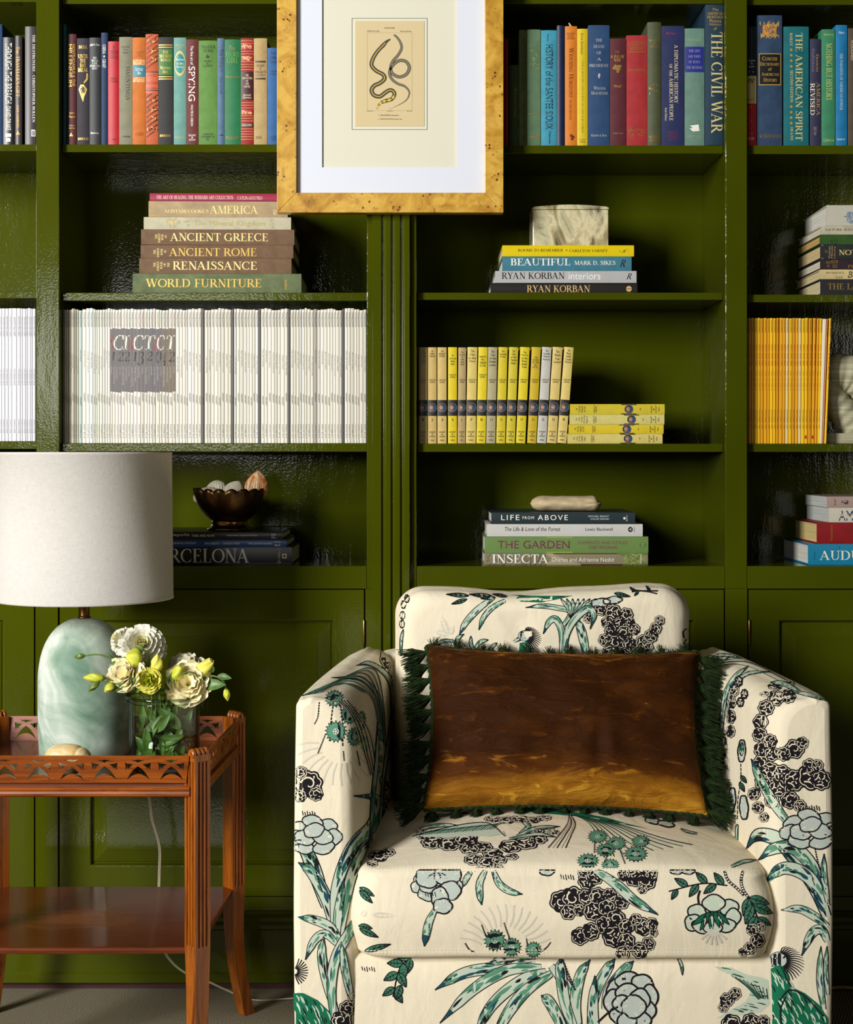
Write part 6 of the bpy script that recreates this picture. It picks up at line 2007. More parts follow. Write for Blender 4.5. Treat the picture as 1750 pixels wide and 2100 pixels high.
sm.tube(bez([tuple(FL(1050, 715, -.452)), tuple(FL(1140, 590, -.46)), tuple(FL(1230, 555, -.46)), tuple(FL(1340, 600, -.455))], 20), .0013, 6)
sm.build('stem', STEM, f, True)
for (x, y, dx, dz, L, w) in ((1520, 600, .8, -.1, .028, .006), (1360, 610, .5, -.5, .022, .006), (1340, 590, -.2, .6, .018, .005), (1380, 700, .9, .05, .042, .010), (1480, 560, -.3, .5, .02, .006)):
    leaf(FL(x, y, -.436), (dx, -.2, dz), L, w, (0, -1, .35), .3, f)
# foliage inside the vase
f = flower('greenery', 'leafy green stems without flowers, standing in the water of the vase', 'foliage')
rn = random.Random(4)
for k in range(38):
    a = rn.uniform(0, 2 * PI) if k % 2 else rn.uniform(PI * 1.05, PI * 1.95)
    r = rn.uniform(.025, .052)
    p0 = Vector((vx + r * math.cos(a), YV + r * math.sin(a), SURF + .014 + rn.uniform(0, .062)))
    d = Vector((rn.uniform(-.9, .9), rn.uniform(-.15, .15), rn.uniform(.25, 1))).normalized()
    L = rn.uniform(.034, .056)
    q = p0 + d * L
    if (q.xy - VC.xy).length > RV - .007:
        d = Vector((-math.cos(a) * .5, -math.sin(a) * .3 + .1, d.z)).normalized()
    leaf(p0, d, L * 1.1, rn.uniform(.0055, .0105), (rn.uniform(-.3, .3), -1, .2), .15, f)
for k, (a, b) in enumerate((((-.03, -.02), (.028, -.01)), ((.03, -.02), (-.02, -.015)), ((-.012, .02), (.035, .01)), ((.0, -.03), (-.04, -.005)))):
    sm = MB()
    sm.tube([(vx + a[0], YV + a[1], SURF + .012), (vx + (a[0] + b[0]) / 2, YV + (a[1] + b[1]) / 2, SURF + .07), (vx + b[0], YV + b[1], SURF + ZR - .006)], .0019, 8)
    sm.build('stem', STEM, f, True)
for (x, y, dx, dz, L) in ((690, 740, .1, 1, .016), (640, 700, -.4, .8, .018), (1000, 760, -.2, 1, .018), (1020, 700, .3, 1, .03)):
    leaf(FL(x, y, -.45), (dx, -.2, dz), L, .005, (0, -1, .2), .1, f)
# ---------------------------------------------------------------- armchair
CX = .2195


def fabric(name, col, bump=.25):
    t = NT(name)
    n1 = t.noise(t.coords((1, 1, .2)), 1100.0, 2.0)
    n2 = t.noise(t.coords((.2, 1, 1)), 1100.0, 2.0)
    n3 = t.noise(t.coords((3, 3, 1.2)), 6.0, 3.0, .55, .6)
    c = rgb(*col)
    wv = t.mix(.5, n1, n2)
    t.l(t.ramp(wv, [(0.35, tuple(x * .93 for x in c[:3]) + (1,)), (0.65, c)]), t.b.inputs['Base Color'])
    b1 = t.bump(n3, bump, .012)
    t.l(t.bump(wv, .22, .0006, b1), t.b.inputs['Normal'])
    t.set(Roughness=.85, Specular_IOR_Level=.2)
    return t.m


CLOTH = fabric('cotton_print', (236, 225, 198))
PRN = {}
for k_, c_ in {'black': (24, 21, 26), 'green': (92, 146, 118), 'deep': (14, 104, 72), 'pale': (194, 206, 186), 'blue': (184, 194, 184), 'teal': (28, 74, 88), 'ghost': (208, 202, 184), 'cream': (236, 225, 198), 'leaf': (62, 120, 94), 'stitch': (234, 224, 196)}.items():
    t_ = NT('print_' + k_)
    t_.set(Base_Color=rgb(*c_), Roughness=.85, Specular_IOR_Level=.2)
    PRN[k_] = t_.m
PKEY = list(PRN)
chair = thing('armchair', 'cream armchair printed with green birds, leaves and black scrolls', 'armchair', (CX, -.40, 0))
YCF, YCB = -.704, -.13


class Part:
    """a piece of upholstery; printed shapes are pressed onto its surface"""
    def __init__(self, name):
        self.name = name
        self.mb = MB()
        self.bvh = None
        self.n = 0

    def ready(self):
        self.bvh = BVHTree.FromPolygons([Vector(p) for p in self.mb.v], [f for f in self.mb.f])
        self.base = (list(self.mb.v), list(self.mb.f))

    def finish(self):
        return self.mb.build(self.name, [CLOTH] + [PRN[k] for k in PKEY], chair, True, fix=False)

    def press(self, pts2, faces, key, origin_dir, layer):
        """pts2: 2-D points, origin_dir(p) -> ray; the shape lands where the rays meet the cloth"""
        hit = []
        for p in pts2:
            o, d = origin_dir(p)
            h = self.bvh.ray_cast(o, d)
            if h[0] is None:
                hit.append(None)
            else:
                n = h[1] if h[1].dot(d) < 0 else -h[1]
                hit.append(h[0] + n * (.0003 + .00004 * min(layer, 12) + .000012 * max(0, layer - 12)))
        vs, idx, fs = [], {}, []
        for f in faces:
            if any(hit[i] is None for i in f):
                continue
            q = [hit[i] for i in f]
            p = [pts2[i] for i in f]
            bad = False
            for a in range(len(f)):
                b = (a + 1) % len(f)
                l2 = math.hypot(p[a][0] - p[b][0], p[a][1] - p[b][1]) * self.unit
                if (q[a] - q[b]).length > max(l2 * 12, .02):
                    bad = True
            if bad:
                continue
            for i in f:
                if i not in idx:
                    idx[i] = len(vs)
                    vs.append(tuple(hit[i]))
            fs.append(tuple(idx[i] for i in f))
        if fs:
            self.mb.add(vs, fs, 1 + PKEY.index(key), True)
    unit = .0008


def wrinkle(x, y, z, amp=.0012):
    return amp * noise.noise(Vector((x * 16, y * 16, z * 7))) + amp * .5 * noise.noise(Vector((x * 40, y * 40, z * 16)))


# --- arms: lofted from front to back, tapering towards the back
def arm(side):
    p = Part('arm')
    rings = []
    ts = [0, .002, .006, .012, .020, .03, .045, .07, .11, .16, .22, .29, .36, .43, .50, .55, .574]
    NP = 60
    for d in ts:
        y = YCF + d
        u = d / .574
        xo = .4295 - .085 * u ** 1.25 - (.045 * max(0, u - .8) / .2 * max(0, u - .8) / .2)
        xi = .330 - .046 * min(1, u * 1.15)
        zt = .7085 + .020 * u - .035 * (max(0, u - .84) / .16) ** 2 - .004 * math.exp(-((u - .03) / .02) ** 2)
        rf = .012
        k = 0 if d >= rf else rf - math.sqrt(rf * rf - (rf - d) ** 2)
        ri = .045
        ki = 0 if d >= ri else (ri - math.sqrt(ri * ri - (ri - d) ** 2)) * .62
        xo -= k
        xi += ki
        zt -= k * .8
        zb = .055
        R1, R2 = .013, .047 - .012 * u
        # profile: outer bottom -> up the outside -> over the top -> down the inside
        prof = []
        for i in range(14):
            prof.append((xo + .004 * math.sin(PI * i / 13) , zb + (zt - R1 - zb) * i / 13))
        for i in range(1, 8):
            a = PI / 2 * i / 7
            prof.append((xo - R1 * (1 - math.cos(a)), zt - R1 + R1 * math.sin(a)))
        for i in range(1, 6):
            q = i / 6
            prof.append((xo - R1 + (xi + R2 - xo + R1) * q, zt + .004 * math.sin(PI * q)))
        for i in range(0, 10):
            a = PI / 2 * i / 9
            prof.append((xi + R2 * (1 - math.sin(a)), zt - R2 + R2 * math.cos(a)))
        for i in range(1, 16):
            prof.append((xi - .003 * math.sin(PI * i / 15), zt - R2 + (zb - zt + R2) * i / 15))
        rings.append([(CX + side * (x + wrinkle(x * side, y, z, .0008)), y + wrinkle(z, x, y, .0006), z) for x, z in prof])
    p.mb.loft(rings, 0, True, True, True)
    p.ready()
    return p


arm_l, arm_r = arm(-1), arm(1)


# --- cushions: plan loop with rings from bottom to top
def rrect(hx, hy, r, n=10, sub=14):
    pts = []
    for cx, cy, a0 in ((hx - r, hy - r, 0), (-hx + r, hy - r, 90), (-hx + r, -hy + r, 180), (hx - r, -hy + r, 270)):
        arc = [(cx + r * math.cos(R(a0 + 90 * i / n)), cy + r * math.sin(R(a0 + 90 * i / n))) for i in range(n + 1)]
        if pts:
            a, b = pts[-1], arc[0]
            pts += [(a[0] + (b[0] - a[0]) * k / sub, a[1] + (b[1] - a[1]) * k / sub) for k in range(1, sub)]
        pts += arc
    a, b = pts[-1], pts[0]
    pts += [(a[0] + (b[0] - a[0]) * k / sub, a[1] + (b[1] - a[1]) * k / sub) for k in range(1, sub)]
    return pts


def cushion(name, hx, hy, r, h, edge, crown, mapf, puff=.010, pinch=.0, seam=.003):
    p = Part(name)
    loop = rrect(hx, hy, r)
    prof = []                              # inset, z
    for i in range(7):
        a = PI / 2 * i / 6
        prof.append((edge * (1 - math.sin(a)), -h / 2 + edge * (1 - math.cos(a))))
    for i in range(1, 8):
        q = i / 8
        prof.append((-puff * math.sin(PI * q), -h / 2 + edge + (h - 2 * edge) * q))
    prof.append((seam * .4, h / 2 - edge))
    for i in range(1, 7):
        a = PI / 2 * i / 6
        prof.append((edge * (1 - math.cos(a)) + seam * .2, h / 2 - edge + edge * math.sin(a)))
    rings = []
    def ring(ins, z, k=1.0):
        out = []
        for x, y in loop:
            L = math.hypot(x, y)
            X, Y = x * k, y * k
            if ins:
                sx = 1 - ins / hx
                sy = 1 - ins / hy
                X, Y = X * sx, Y * sy
            zz = z
            if z > 0:
                zz += crown * max(0, 1 - (X / hx) ** 2) ** .7 * max(0, 1 - (Y / hy) ** 2) ** .55
            elif z < -h / 2 + .001:
                zz -= crown * .2 * max(0, 1 - (X / hx) ** 2) * max(0, 1 - (Y / hy) ** 2)
            out.append(mapf(X, Y, zz))
        return out
    for k in (.02, .3, .6, .8, .92):
        rings.append(ring(edge, -h / 2, k))
    for ins, z in prof:
        rings.append(ring(ins, z))
    for k in (.985, .96, .92, .86, .78, .68, .56, .44, .32, .2, .1, .01):
        rings.append(ring(edge + seam * .2, h / 2, k))
    p.mb.loft(rings, 0, True, True, True)
    p.ready()
    return p


def seat_map(x, y, z):
    X, Y, Z = CX - .002 + x, -.455 + y, .363 + z
    w = 0
    if z < .06:
        w = .0022 * noise.noise(Vector((X * 42, 3, Z * 6))) + .002 * noise.noise(Vector((X * 14, 7, Z * 10)))
    return (X, Y + (w if y < 0 else 0), Z + .0018 * noise.noise(Vector((X * 12, Y * 12, 1))) - .004 * (X - CX) * (1 if z < 0 else 0))


seat = cushion('seat_cushion', .331, .262, .040, .138, .013, .050, seat_map, .010)
AB = R(-9)


def back_map(x, y, z):
    # x across, y up, z towards the viewer
    sag = -.010 * math.exp(-((x + .055) / .07) ** 2) * max(0, y / .2) + .006 * math.exp(-((x - .19) / .06) ** 2) * max(0, y / .2)
    Y0, Z0 = -.262, .645
    yy, zz = y + sag, z
    pull = .0025 * noise.noise(Vector((x * 18, y * 18, 4))) - .008 * math.exp(-((x + .045) / .008) ** 2) * math.exp(-((y - .15) / .05) ** 2)
    zz += pull if z > 0 else 0
    return (CX - .004 + x, Y0 - zz * math.cos(AB) - yy * math.sin(AB) * -1, Z0 + yy * math.cos(AB) + zz * math.sin(AB) * -1 * .5)


backc = cushion('back_cushion', .268, .205, .052, .13, .030, .030, back_map, .006)
# --- front rail and back
rail = Part('front_rail')
rings = []
for i, (ins, z) in enumerate([(.0, .06), (.0, .12), (.0, .18), (.001, .24), (.001, .286), (.006, .2935), (.016, .296), (.16, .296)]):
    rings.append([(CX + x + .0, -.690 + ins - .004 * math.sin(PI * (i / 5.0)) * (i < 5) + .0014 * noise.noise(Vector((x * 60, z * 5, 1))) * (z > .1), z) for x in np.linspace(-.336, .336, 60)])
rail.mb.loft(rings, 0, True, False, False)
rail.ready()
bk = MB()
lp = rrect(.318, .055, .045)
bk.loft([[(CX + x * k, -.145 + y * k, z) for x, y in lp] for z, k in ((.055, .99), (.06, 1), (.2, 1), (.45, 1), (.68, 1), (.70, .985), (.712, .95), (.718, .85), (.72, .3))], 0, True, True, True)
bk.box(CX - .335, CX + .335, -.68, -.19, .055, .285)
bk.build('frame', [CLOTH], chair, True)
for sx in (-1, 1):
    for y in (-.66, -.14):
        MB().lathe([(.001, 0), (.018, 0), (.026, .055), (.001, .055)], (CX + sx * (.37 if y < -.3 else .28), y, 0), 20).build('foot', plain((40, 24, 14), .4, name='dark_wood'), chair, True)
# ---------------------------------------------------------------- the printed pattern of the chair cover
FR = random.Random(5)


class Pen:
    """draws the print of one panel; coordinates follow the panel as seen from the front, through an optional squeeze"""
    def __init__(self, part, sq=None, ray=None, step=6.0):
        self.p = part
        self.sq = sq or (lambda x, y: (x, y))
        self.ray = ray or self.front
        self.step = step
        self.layer = 0
        self.top = {}

    def stack(self, pts):
        """how many printed shapes already lie under these points"""
        cells = {(int(q[0] // 5), int(q[1] // 5)) for q in pts}
        k = 1 + max((self.top.get(c, 0) for c in cells), default=0)
        for c in cells:
            self.top[c] = k
        return k

    @staticmethod
    def front(q):
        d = Vector((q[0] - 875.0, F_PX, 930.0 - q[1])).normalized()
        return EYE, d

    def poly(self, pts, key):
        pts = [self.sq(*q[:2]) for q in pts]
        # outline made finer, then filled with a triangle net so that it can bend with the cloth
        out = []
        n = len(pts)
        for i in range(n):
            a, b = pts[i], pts[(i + 1) % n]
            k = max(1, int(math.hypot(a[0] - b[0], a[1] - b[1]) / (self.step * 1.3)))
            out += [(a[0] + (b[0] - a[0]) * j / k, a[1] + (b[1] - a[1]) * j / k) for j in range(k)]
        xs, ys = [q[0] for q in out], [q[1] for q in out]
        co = [Vector(q) for q in out]
        m = len(co)
        st = self.step * 1.5
        x = min(xs) + st / 2
        while x < max(xs):
            y = min(ys) + st / 2
            while y < max(ys):
                if self.inside(x, y, out):
                    co.append(Vector((x, y)))
                y += st
            x += st
        try:
            r = delaunay_2d_cdt(co, [(i, (i + 1) % m) for i in range(m)], [list(range(m))], 1, 1e-4)
        except Exception:
            return
        self.p.press([tuple(q) for q in r[0]], [tuple(f) for f in r[2]], key, self.ray, self.stack(r[0]))

    @staticmethod
    def inside(x, y, poly):
        c = False
        j = len(poly) - 1
        for i in range(len(poly)):
            if (poly[i][1] > y) != (poly[j][1] > y) and x < (poly[j][0] - poly[i][0]) * (y - poly[i][1]) / (poly[j][1] - poly[i][1] + 1e-12) + poly[i][0]:
                c = not c
            j = i
        return c

    def line(self, pts, w, key, smooth=True):
        pts = [self.sq(*q[:2]) for q in pts]
        L = sum(math.hypot(pts[i][0] - pts[i + 1][0], pts[i][1] - pts[i + 1][1]) for i in range(len(pts) - 1))
        n = max(3, int(L / self.step) + 2)
        c = [np.array(q) for q in (bez(pts, n) if smooth or len(pts) < 3 else pts)]
        n = len(c)
        v = []
        for i in range(n):
            d = c[min(i + 1, n - 1)] - c[max(i - 1, 0)]
            d = d / (np.linalg.norm(d) + 1e-9)
            ww = (w(i / (n - 1)) if callable(w) else w) / 2
            v.append((c[i][0] - d[1] * ww, c[i][1] + d[0] * ww))
            v.append((c[i][0] + d[1] * ww, c[i][1] - d[0] * ww))
        self.p.press(v, [(2 * i, 2 * i + 1, 2 * i + 3, 2 * i + 2) for i in range(n - 1)], key, self.ray, self.stack(v))
        return c

    # --- motifs
    def blade(self, pts, w, seed=0, tip='teal', fill='pale', line='black', tb=.12):
        """a long leaf along pts, base first"""
        rn = random.Random(seed)
        w *= .80
        c = [np.array(q, float) for q in bez(pts, 26)]
        prof = lambda t: w * (.35 + .65 * math.sin(PI * min(1, t * .9 + .08)) ** .8) * min(1.0, (1 - t) * 5 + .06)
        L, Rr = [], []
        for i in range(26):
            d = c[min(i + 1, 25)] - c[max(i - 1, 0)]
            d = d / (np.linalg.norm(d) + 1e-9)
            nn = np.array([-d[1], d[0]])
            h = prof(i / 25) / 2
            L.append(c[i] + nn * h)
            Rr.append(c[i] - nn * h)
        self.poly([tuple(q) for q in L + Rr[::-1]], fill)
        for k in range(int(10 + w * .5)):          # dashes of green inside
            t0 = rn.uniform(.02, .9)
            s_ = rn.uniform(-.8, .8)
            i0 = int(t0 * 25)
            i1 = min(25, i0 + rn.randint(2, 5))
            a = [c[i] + (L[i] - c[i]) * (s_ + .25 * (i - i0) / 4 * (1 if s_ > 0 else -1)) * .86 for i in range(i0, i1 + 1)]
            if len(a) > 1:
                self.line(a, lambda t, ww=rn.uniform(.16, .34) * w: max(.8, ww * math.sin(PI * (t * .9 + .05))), rn.choice(['green', 'green', 'leaf', 'teal', 'black' if w > 16 else 'green']))
        if tip:
            n0 = int(25 * (1 - tb))
            self.poly([tuple(q) for q in L[n0:] + Rr[n0:][::-1]], tip)
        ow = max(1.6, w * .07)
        self.line(L, ow, line)
        self.line(Rr, ow, line)

    def leaf(self, a, b, w, fill='leaf', vein=True):
        a, b = np.array(a, float), np.array(b, float)
        d = b - a
        n = np.array([-d[1], d[0]]) / (np.linalg.norm(d) + 1e-9)
        up = [a + d * t + n * w / 2 * math.sin(PI * t ** .8) for t in np.linspace(0, 1, 12)]
        dn = [a + d * t - n * w / 2 * math.sin(PI * t ** .8) for t in np.linspace(1, 0, 12)]
        self.poly([tuple(q) for q in up + dn[1:-1]], fill)
        if fill != 'ghost':
            self.line(up, 2.2, 'black')
            self.line(dn, 2.2, 'black')
        if vein:
            self.line([a, b], 1.8, 'black' if fill != 'ghost' else 'cream', False)
            for t in (.3, .5, .7):
                for s_ in (1, -1):
                    q = a + d * t
                    self.line([q, q + d * .13 + n * s_ * w * .28], 1.3, 'black' if fill != 'ghost' else 'cream', False)

    def sprig(self, path, lv, w=13, fill='leaf', L=30):
        c = self.line(path, 3.0, 'black' if fill != 'ghost' else 'ghost')
        p = bez(path, 40)
        for t, s_, k in lv:
            i = min(38, int(t * 39))
            d = p[i + 1] - p[i]
            d = d / np.linalg.norm(d)
            n = np.array([-d[1], d[0]]) * s_
            e = p[i] + (d * .75 + n * .75) * L * k
            self.leaf(p[i], e, w * k, fill)

    def scallop(self, cx, cy, rx, ry, n, amp, rot=0.0, m=None):
        m = m or n * 7
        return [(cx + rx * (1 - amp + amp * abs(math.cos(n * t / 2))) * math.cos(t + rot), cy + ry * (1 - amp + amp * abs(math.cos(n * t / 2))) * math.sin(t + rot)) for t in [2 * PI * i / m for i in range(m)]]

    def blob(self, cx, cy, r, seed, ry=None):
        """one black cloud of the rock, with cream scrolls inside"""
        rn = random.Random(seed)
        ry = ry or r
        nl, rt = rn.choice([6, 7, 8]), rn.uniform(0, 6)
        self.poly(self.scallop(cx, cy, r, ry, nl, .13, rt), 'black')
        rim = self.scallop(cx, cy, r * .84, ry * .84, nl, .16, rt)
        if r > 9:
            k0 = rn.randrange(len(rim))
            rim = rim[k0:] + rim[:k0 + 1]
            self.line(rim[:int(len(rim) * .86)], max(1.3, r * .06), 'cream', False)
        kind = rn.random()
        a0 = rn.uniform(0, 6.28)
        w = max(1.8, r * .115)
        E = lambda q, a: (cx + r * q * .74 * math.cos(a), cy + ry * q * .74 * math.sin(a))
        if kind < .62:
            turn = rn.choice([-1, 1])
            self.line([E(.78 - .62 * t, a0 + turn * 5.2 * t) for t in np.linspace(0, 1, 14)], lambda t: w * (1.15 - .55 * t), 'cream')
            for k in range(6):
                a = a0 + k * 1.05 + rn.uniform(-.2, .2)
                self.line([E(.88, a), E(.62, a + .22)], lambda t: w * (1 - .8 * t), 'cream')
        else:
            for k in range(3):
                a = a0 + 2.1 * k
                self.line([E(.8, a), E(.55, a + .35), E(.60, a + .9), E(.82, a + 1.2)], w * .9, 'cream')
            for k in range(4):
                a = a0 + .7 + 1.6 * k
                self.line([E(.12, a), E(.45, a + .25)], lambda t: w * (.4 + .7 * t), 'cream')

    def rock(self, cl, seed=0, ky=1.0):
        for i, (x, y, r) in enumerate(cl):
            self.blob(x, y, r, seed * 100 + i, r * ky)

    def petal(self, cx, cy, rx, ry, rot, fill='blue', seed=0, lobes=5, ow=3.2, hatch=True):
        rn = random.Random(seed)
        def sh(k):
            pts = []
            for i in range(36):
                t = 2 * PI * i / 36
                q = 1 - .10 + .10 * abs(math.cos(lobes * t / 2))
                x, y = rx * k * q * math.cos(t), ry * k * q * math.sin(t)
                pts.append((cx + x * math.cos(rot) - y * math.sin(rot), cy + x * math.sin(rot) + y * math.cos(rot)))
            return pts
        self.poly(sh(1.0), fill)
        o_ = sh(1.0)
        self.line(o_ + [o_[0]], ow, 'black', False)
        if hatch:
            for k in range(7):
                a = rn.uniform(0, 6.28)
                self.line([(cx + rx * .85 * math.cos(a), cy + ry * .85 * math.sin(a)), (cx + rx * .5 * math.cos(a + .1), cy + ry * .5 * math.sin(a + .1))], 1.2, 'cream', False)

    def peony(self, cx, cy, r, seed=0, ky=.85, full=True):
        ls = [(-.62, -.30, .42, .34), (.55, -.42, .42, .36), (-.05, -.62, .44, .34), (-.78, .14, .40, .36), (.80, .10, .36, .40), (-.42, .58, .46, .34), (.40, .60, .46, .34), (-.34, .12, .46, .40), (.34, .08, .46, .38), (0.0, -.22, .44, .36)]
        for i, (x, y, a, b) in enumerate(ls):
            self.petal(cx + x * r, cy + y * r * ky, a * r, b * r * ky, .25 * (i % 3 - 1), 'blue', seed + i, 4 + i % 2, max(2.4, r * .055))

    def star(self, cx, cy, r, n=17, kx=1.0, fill='green'):
        sh = lambda k, q: [(cx + kx * (r * k if i % 2 == 0 else r * q) * math.sin(PI * i / n), cy - (r * k if i % 2 == 0 else r * q) * math.cos(PI * i / n)) for i in range(2 * n)]
        self.poly(sh(1.0, .74), 'black')
        self.poly(sh(.88, .66), fill)
        self.poly([(cx + kx * r * .27 * math.cos(a), cy + r * .27 * math.sin(a)) for a in np.linspace(0, 6.2, 12)], 'pale')
        for k in range(5):
            a = k * 1.3
            self.poly([(cx + kx * (r * .15 * math.cos(a) + r * .06 * math.cos(b)), cy + r * .15 * math.sin(a) + r * .06 * math.sin(b)) for b in np.linspace(0, 5.2, 6)], 'black')

    def dashes(self, pts, w=2.4, key='black'):
        p = bez(pts, 60)
        for i in range(0, 56, 5):
            self.line([p[i], p[i + 2], p[i + 4]], w, key, False)

    def rays(self, cx, cy, r0, r1, a0, a1, n, key='ghost', w=4):
        for i in range(n):
            a = R(a0 + (a1 - a0) * i / (n - 1))
            self.line([(cx + r0 * math.cos(a), cy + r0 * math.sin(a)), (cx + (r0 + r1) / 2 * math.cos(a + .04), cy + (r0 + r1) / 2 * math.sin(a + .04)), (cx + r1 * math.cos(a), cy + r1 * math.sin(a))], w, key)

    def ticks(self, x, y, n=7, h=9, dx=5):
        for i in range(n):
            self.line([(x + i * dx, y + (i % 3) * 1.5), (x + i * dx - 2, y - h + (i % 2) * 2)], 1.8, 'black', False)

    def head(self, cx, cy, s, flip=1):
        """bird's head: beak to the left, crest of spines to the right"""
        q = lambda x, y: (cx + flip * x * s, cy + y * s)
        self.poly([q(-22, 4), q(-62, 34), q(-66, 40), q(-54, 36), q(-12, 20)], 'pale')
        self.line([q(-22, 4), q(-66, 39)], 2.4, 'black')
        self.line([q(-14, 20), q(-56, 36)], 2.0, 'black')
        self.poly([q(30 * math.cos(a) + 2, 27 * math.sin(a)) for a in np.linspace(0, 6.1, 22)], 'black')
        self.poly([q(27.5 * math.cos(a) + 2, 24.5 * math.sin(a)) for a in np.linspace(0, 6.1, 22)], 'blue')
        for a, r in ((-1.3, 10), (.6, 14), (1.5, 17), (2.3, 14)):
            self.line([q(-4 + r * math.cos(a), 2 + r * .8 * math.sin(a)), q(2 + r * math.cos(a + .5), 2 + r * .8 * math.sin(a + .5))], 2, 'black')
        self.poly([q(-7 + 5 * math.cos(a), -5 + 4.4 * math.sin(a)) for a in np.linspace(0, 5.6, 10)], 'black')
        self.poly([q(-7 + 2 * math.cos(a), -5 + 1.8 * math.sin(a)) for a in np.linspace(0, 5.6, 8)], 'cream')
        for k in range(17):
            a = R(-88 + k * 10.5)
            self.line([q(8 + 20 * math.cos(a), 2 + 22 * math.sin(a)), q(14 + 48 * math.cos(a - .05), 8 + 46 * math.sin(a - .02)), q(20 + 66 * math.cos(a + .08), 14 + 58 * math.sin(a + .08))], lambda t: 3.4 - 2.4 * t, 'black')

    def body(self, pts, seed=1, key='deep', streak='pale', n=60, w=3.0, d=(.4, 1)):
        self.poly(pts, key)
        rn = random.Random(seed)
        xs, ys = [q[0] for q in pts], [q[1] for q in pts]
        for k in range(n):
            x, y = rn.uniform(min(xs), max(xs)), rn.uniform(min(ys), max(ys))
            l = rn.uniform(10, 24)
            b = (x + d[0] * l, y + d[1] * l)
            if self.inside(x, y, pts) and self.inside(b[0], b[1], pts):
                self.line([(x, y), ((x + b[0]) / 2 + 2, (y + b[1]) / 2), b], lambda t: w * math.sin(PI * (.1 + .8 * t)), streak if k % 3 else 'black')


# ---------------- left arm
P_ = Pen(arm_l)
P_.rays(700, 1520, 46, 92, 40, 175, 12, 'ghost', 3.4)
for a in ([(655, 1440), (652, 1470), (645, 1485)], [(684, 1440), (680, 1470), (677, 1500), (676, 1520)], [(697, 1440), (702, 1480), (703, 1530)], [(668, 1505), (660, 1525), (652, 1545)], [(704, 1540), (706, 1560)], [(732, 1540), (738, 1570)]):
    P_.dashes(a, 2.6)
P_.star(689, 1500, 24)
P_.star(716, 1465, 22, 17, .9)
P_.star(727, 1511, 21, 17, .85)
P_.star(748, 1526, 18, 15, .5)
P_.star(742, 1478, 22, 15, .45)
P_.star(686, 1433, 19, 17, 1.1)
for i in range(9):
    P_.line([(690 + i * 3, 1436), (720 + i * 5, 1470 + i * 4), (744 + i * 4, 1540 + i * 6), (758 + i * 2, 1590)], 1.4, 'black' if i % 2 else 'ghost')
P_.rock([(634, 1608, 30), (616, 1632, 14), (648, 1628, 16), (618, 1584, 14)], 3)
P_.ticks(622, 1672, 6)
P_.blade([(668, 1860), (650, 1800), (630, 1750), (612, 1725)], 36, 1)
P_.blade([(690, 1930), (672, 1850), (640, 1790), (612, 1768)], 30, 2)
P_.blade([(685, 1900), (690, 1820), (720, 1740), (764, 1690), (772, 1640), (724, 1632)], 30, 3)
P_.blade([(700, 1910), (712, 1830), (730, 1770), (762, 1715)], 26, 4)
P_.blade([(690, 1930), (694, 1870), (706, 1800)], 22, 5)
P_.dashes([(642, 1755), (652, 1800), (662, 1830)], 3)
P_.peony(644, 1712, 50, 7)
P_.blade([(698, 1930), (676, 1900), (644, 1886), (612, 1880)], 24, 9)
P_.blade([(690, 1935), (668, 1915), (645, 1928), (626, 1968)], 22, 10)
P_.blade([(690, 2080), (672, 2020), (660, 1960), (664, 1920)], 24, 11, None)
P_.blade([(684, 2090), (680, 2020), (690, 1960), (722, 1900), (730, 1880)], 26, 12, None)
P_.blade([(720, 2050), (708, 1990), (700, 1930)], 20, 13, None)
P_.rays(604, 1992, 6, 28, -70, 70, 12, 'black', 2.2)
P_.body([(604, 2035), (622, 2036), (650, 2050), (676, 2075), (688, 2100), (690, 2140), (604, 2140)], 4, n=90)
P_.rock([(712, 2068, 18), (700, 2092, 22), (724, 2046, 12)], 9)
# inner face and top of the left arm
P_.rock([(788, 1640, 10), (786, 1665, 11), (785, 1690, 9), (790, 1612, 8), (794, 1350, 16), (812, 1338, 14), (806, 1372, 11), (812, 1400, 9), (814, 1430, 8)], 12, 1.5)
P_.blade([(757, 1760), (764, 1640), (772, 1560), (774, 1480)], 10, 14)
P_.blade([(776, 1740), (786, 1600), (802, 1480), (812, 1400)], 9, 15)
P_.blade([(800, 1560), (806, 1440), (796, 1390), (760, 1362), (730, 1366)], 12, 16)
P_.blade([(786, 1490), (776, 1430), (742, 1394), (680, 1390)], 10, 17)
for k in range(7):
    P_.line([(620 + 6 * k, 1428 - k), (670 + 8 * k, 1408 - 4 * k), (720 + 8 * k, 1404 - 5 * k), (762 + 4 * k, 1432 + 2 * k), (778 + 2 * k, 1500 + 6 * k)], 1.5, 'black' if k % 2 == 0 else 'leaf')
P_.line([(640, 1420), (700, 1402), (750, 1420)], 3, 'leaf')
for k in range(6):
    P_.star(777 + 4 * (k % 2), 1490 + k * 22, 9, 11, .45)

# ---------------- right arm
P_ = Pen(arm_r)
P_.rock([(1592, 1432, 18), (1618, 1428, 16), (1572, 1452, 18), (1561, 1480, 17), (1560, 1508, 17), (1564, 1538, 18), (1580, 1520, 16), (1584, 1546, 17), (1562, 1566, 19), (1580, 1580, 20), (1630, 1536, 22), (1608, 1546, 16), (1646, 1524, 14), (1604, 1586, 20), (1566, 1604, 18), (1596, 1616, 20), (1630, 1600, 24), (1664, 1592, 30), (1684, 1600, 22), (1660, 1570, 16), (1676, 1570, 14), (1620, 1640, 20), (1584, 1642, 16), (1640, 1652, 14), (1548, 1628, 14), (1556, 1656, 13), (1568, 1676, 11)], 20)
P_.rock([(1590, 1408, 16), (1616, 1402, 14), (1570, 1424, 12)], 22, .5)
P_.blade([(1618, 1690), (1590, 1650), (1562, 1600), (1542, 1556)], 24, 21)
P_.ticks(1656, 1660, 6)
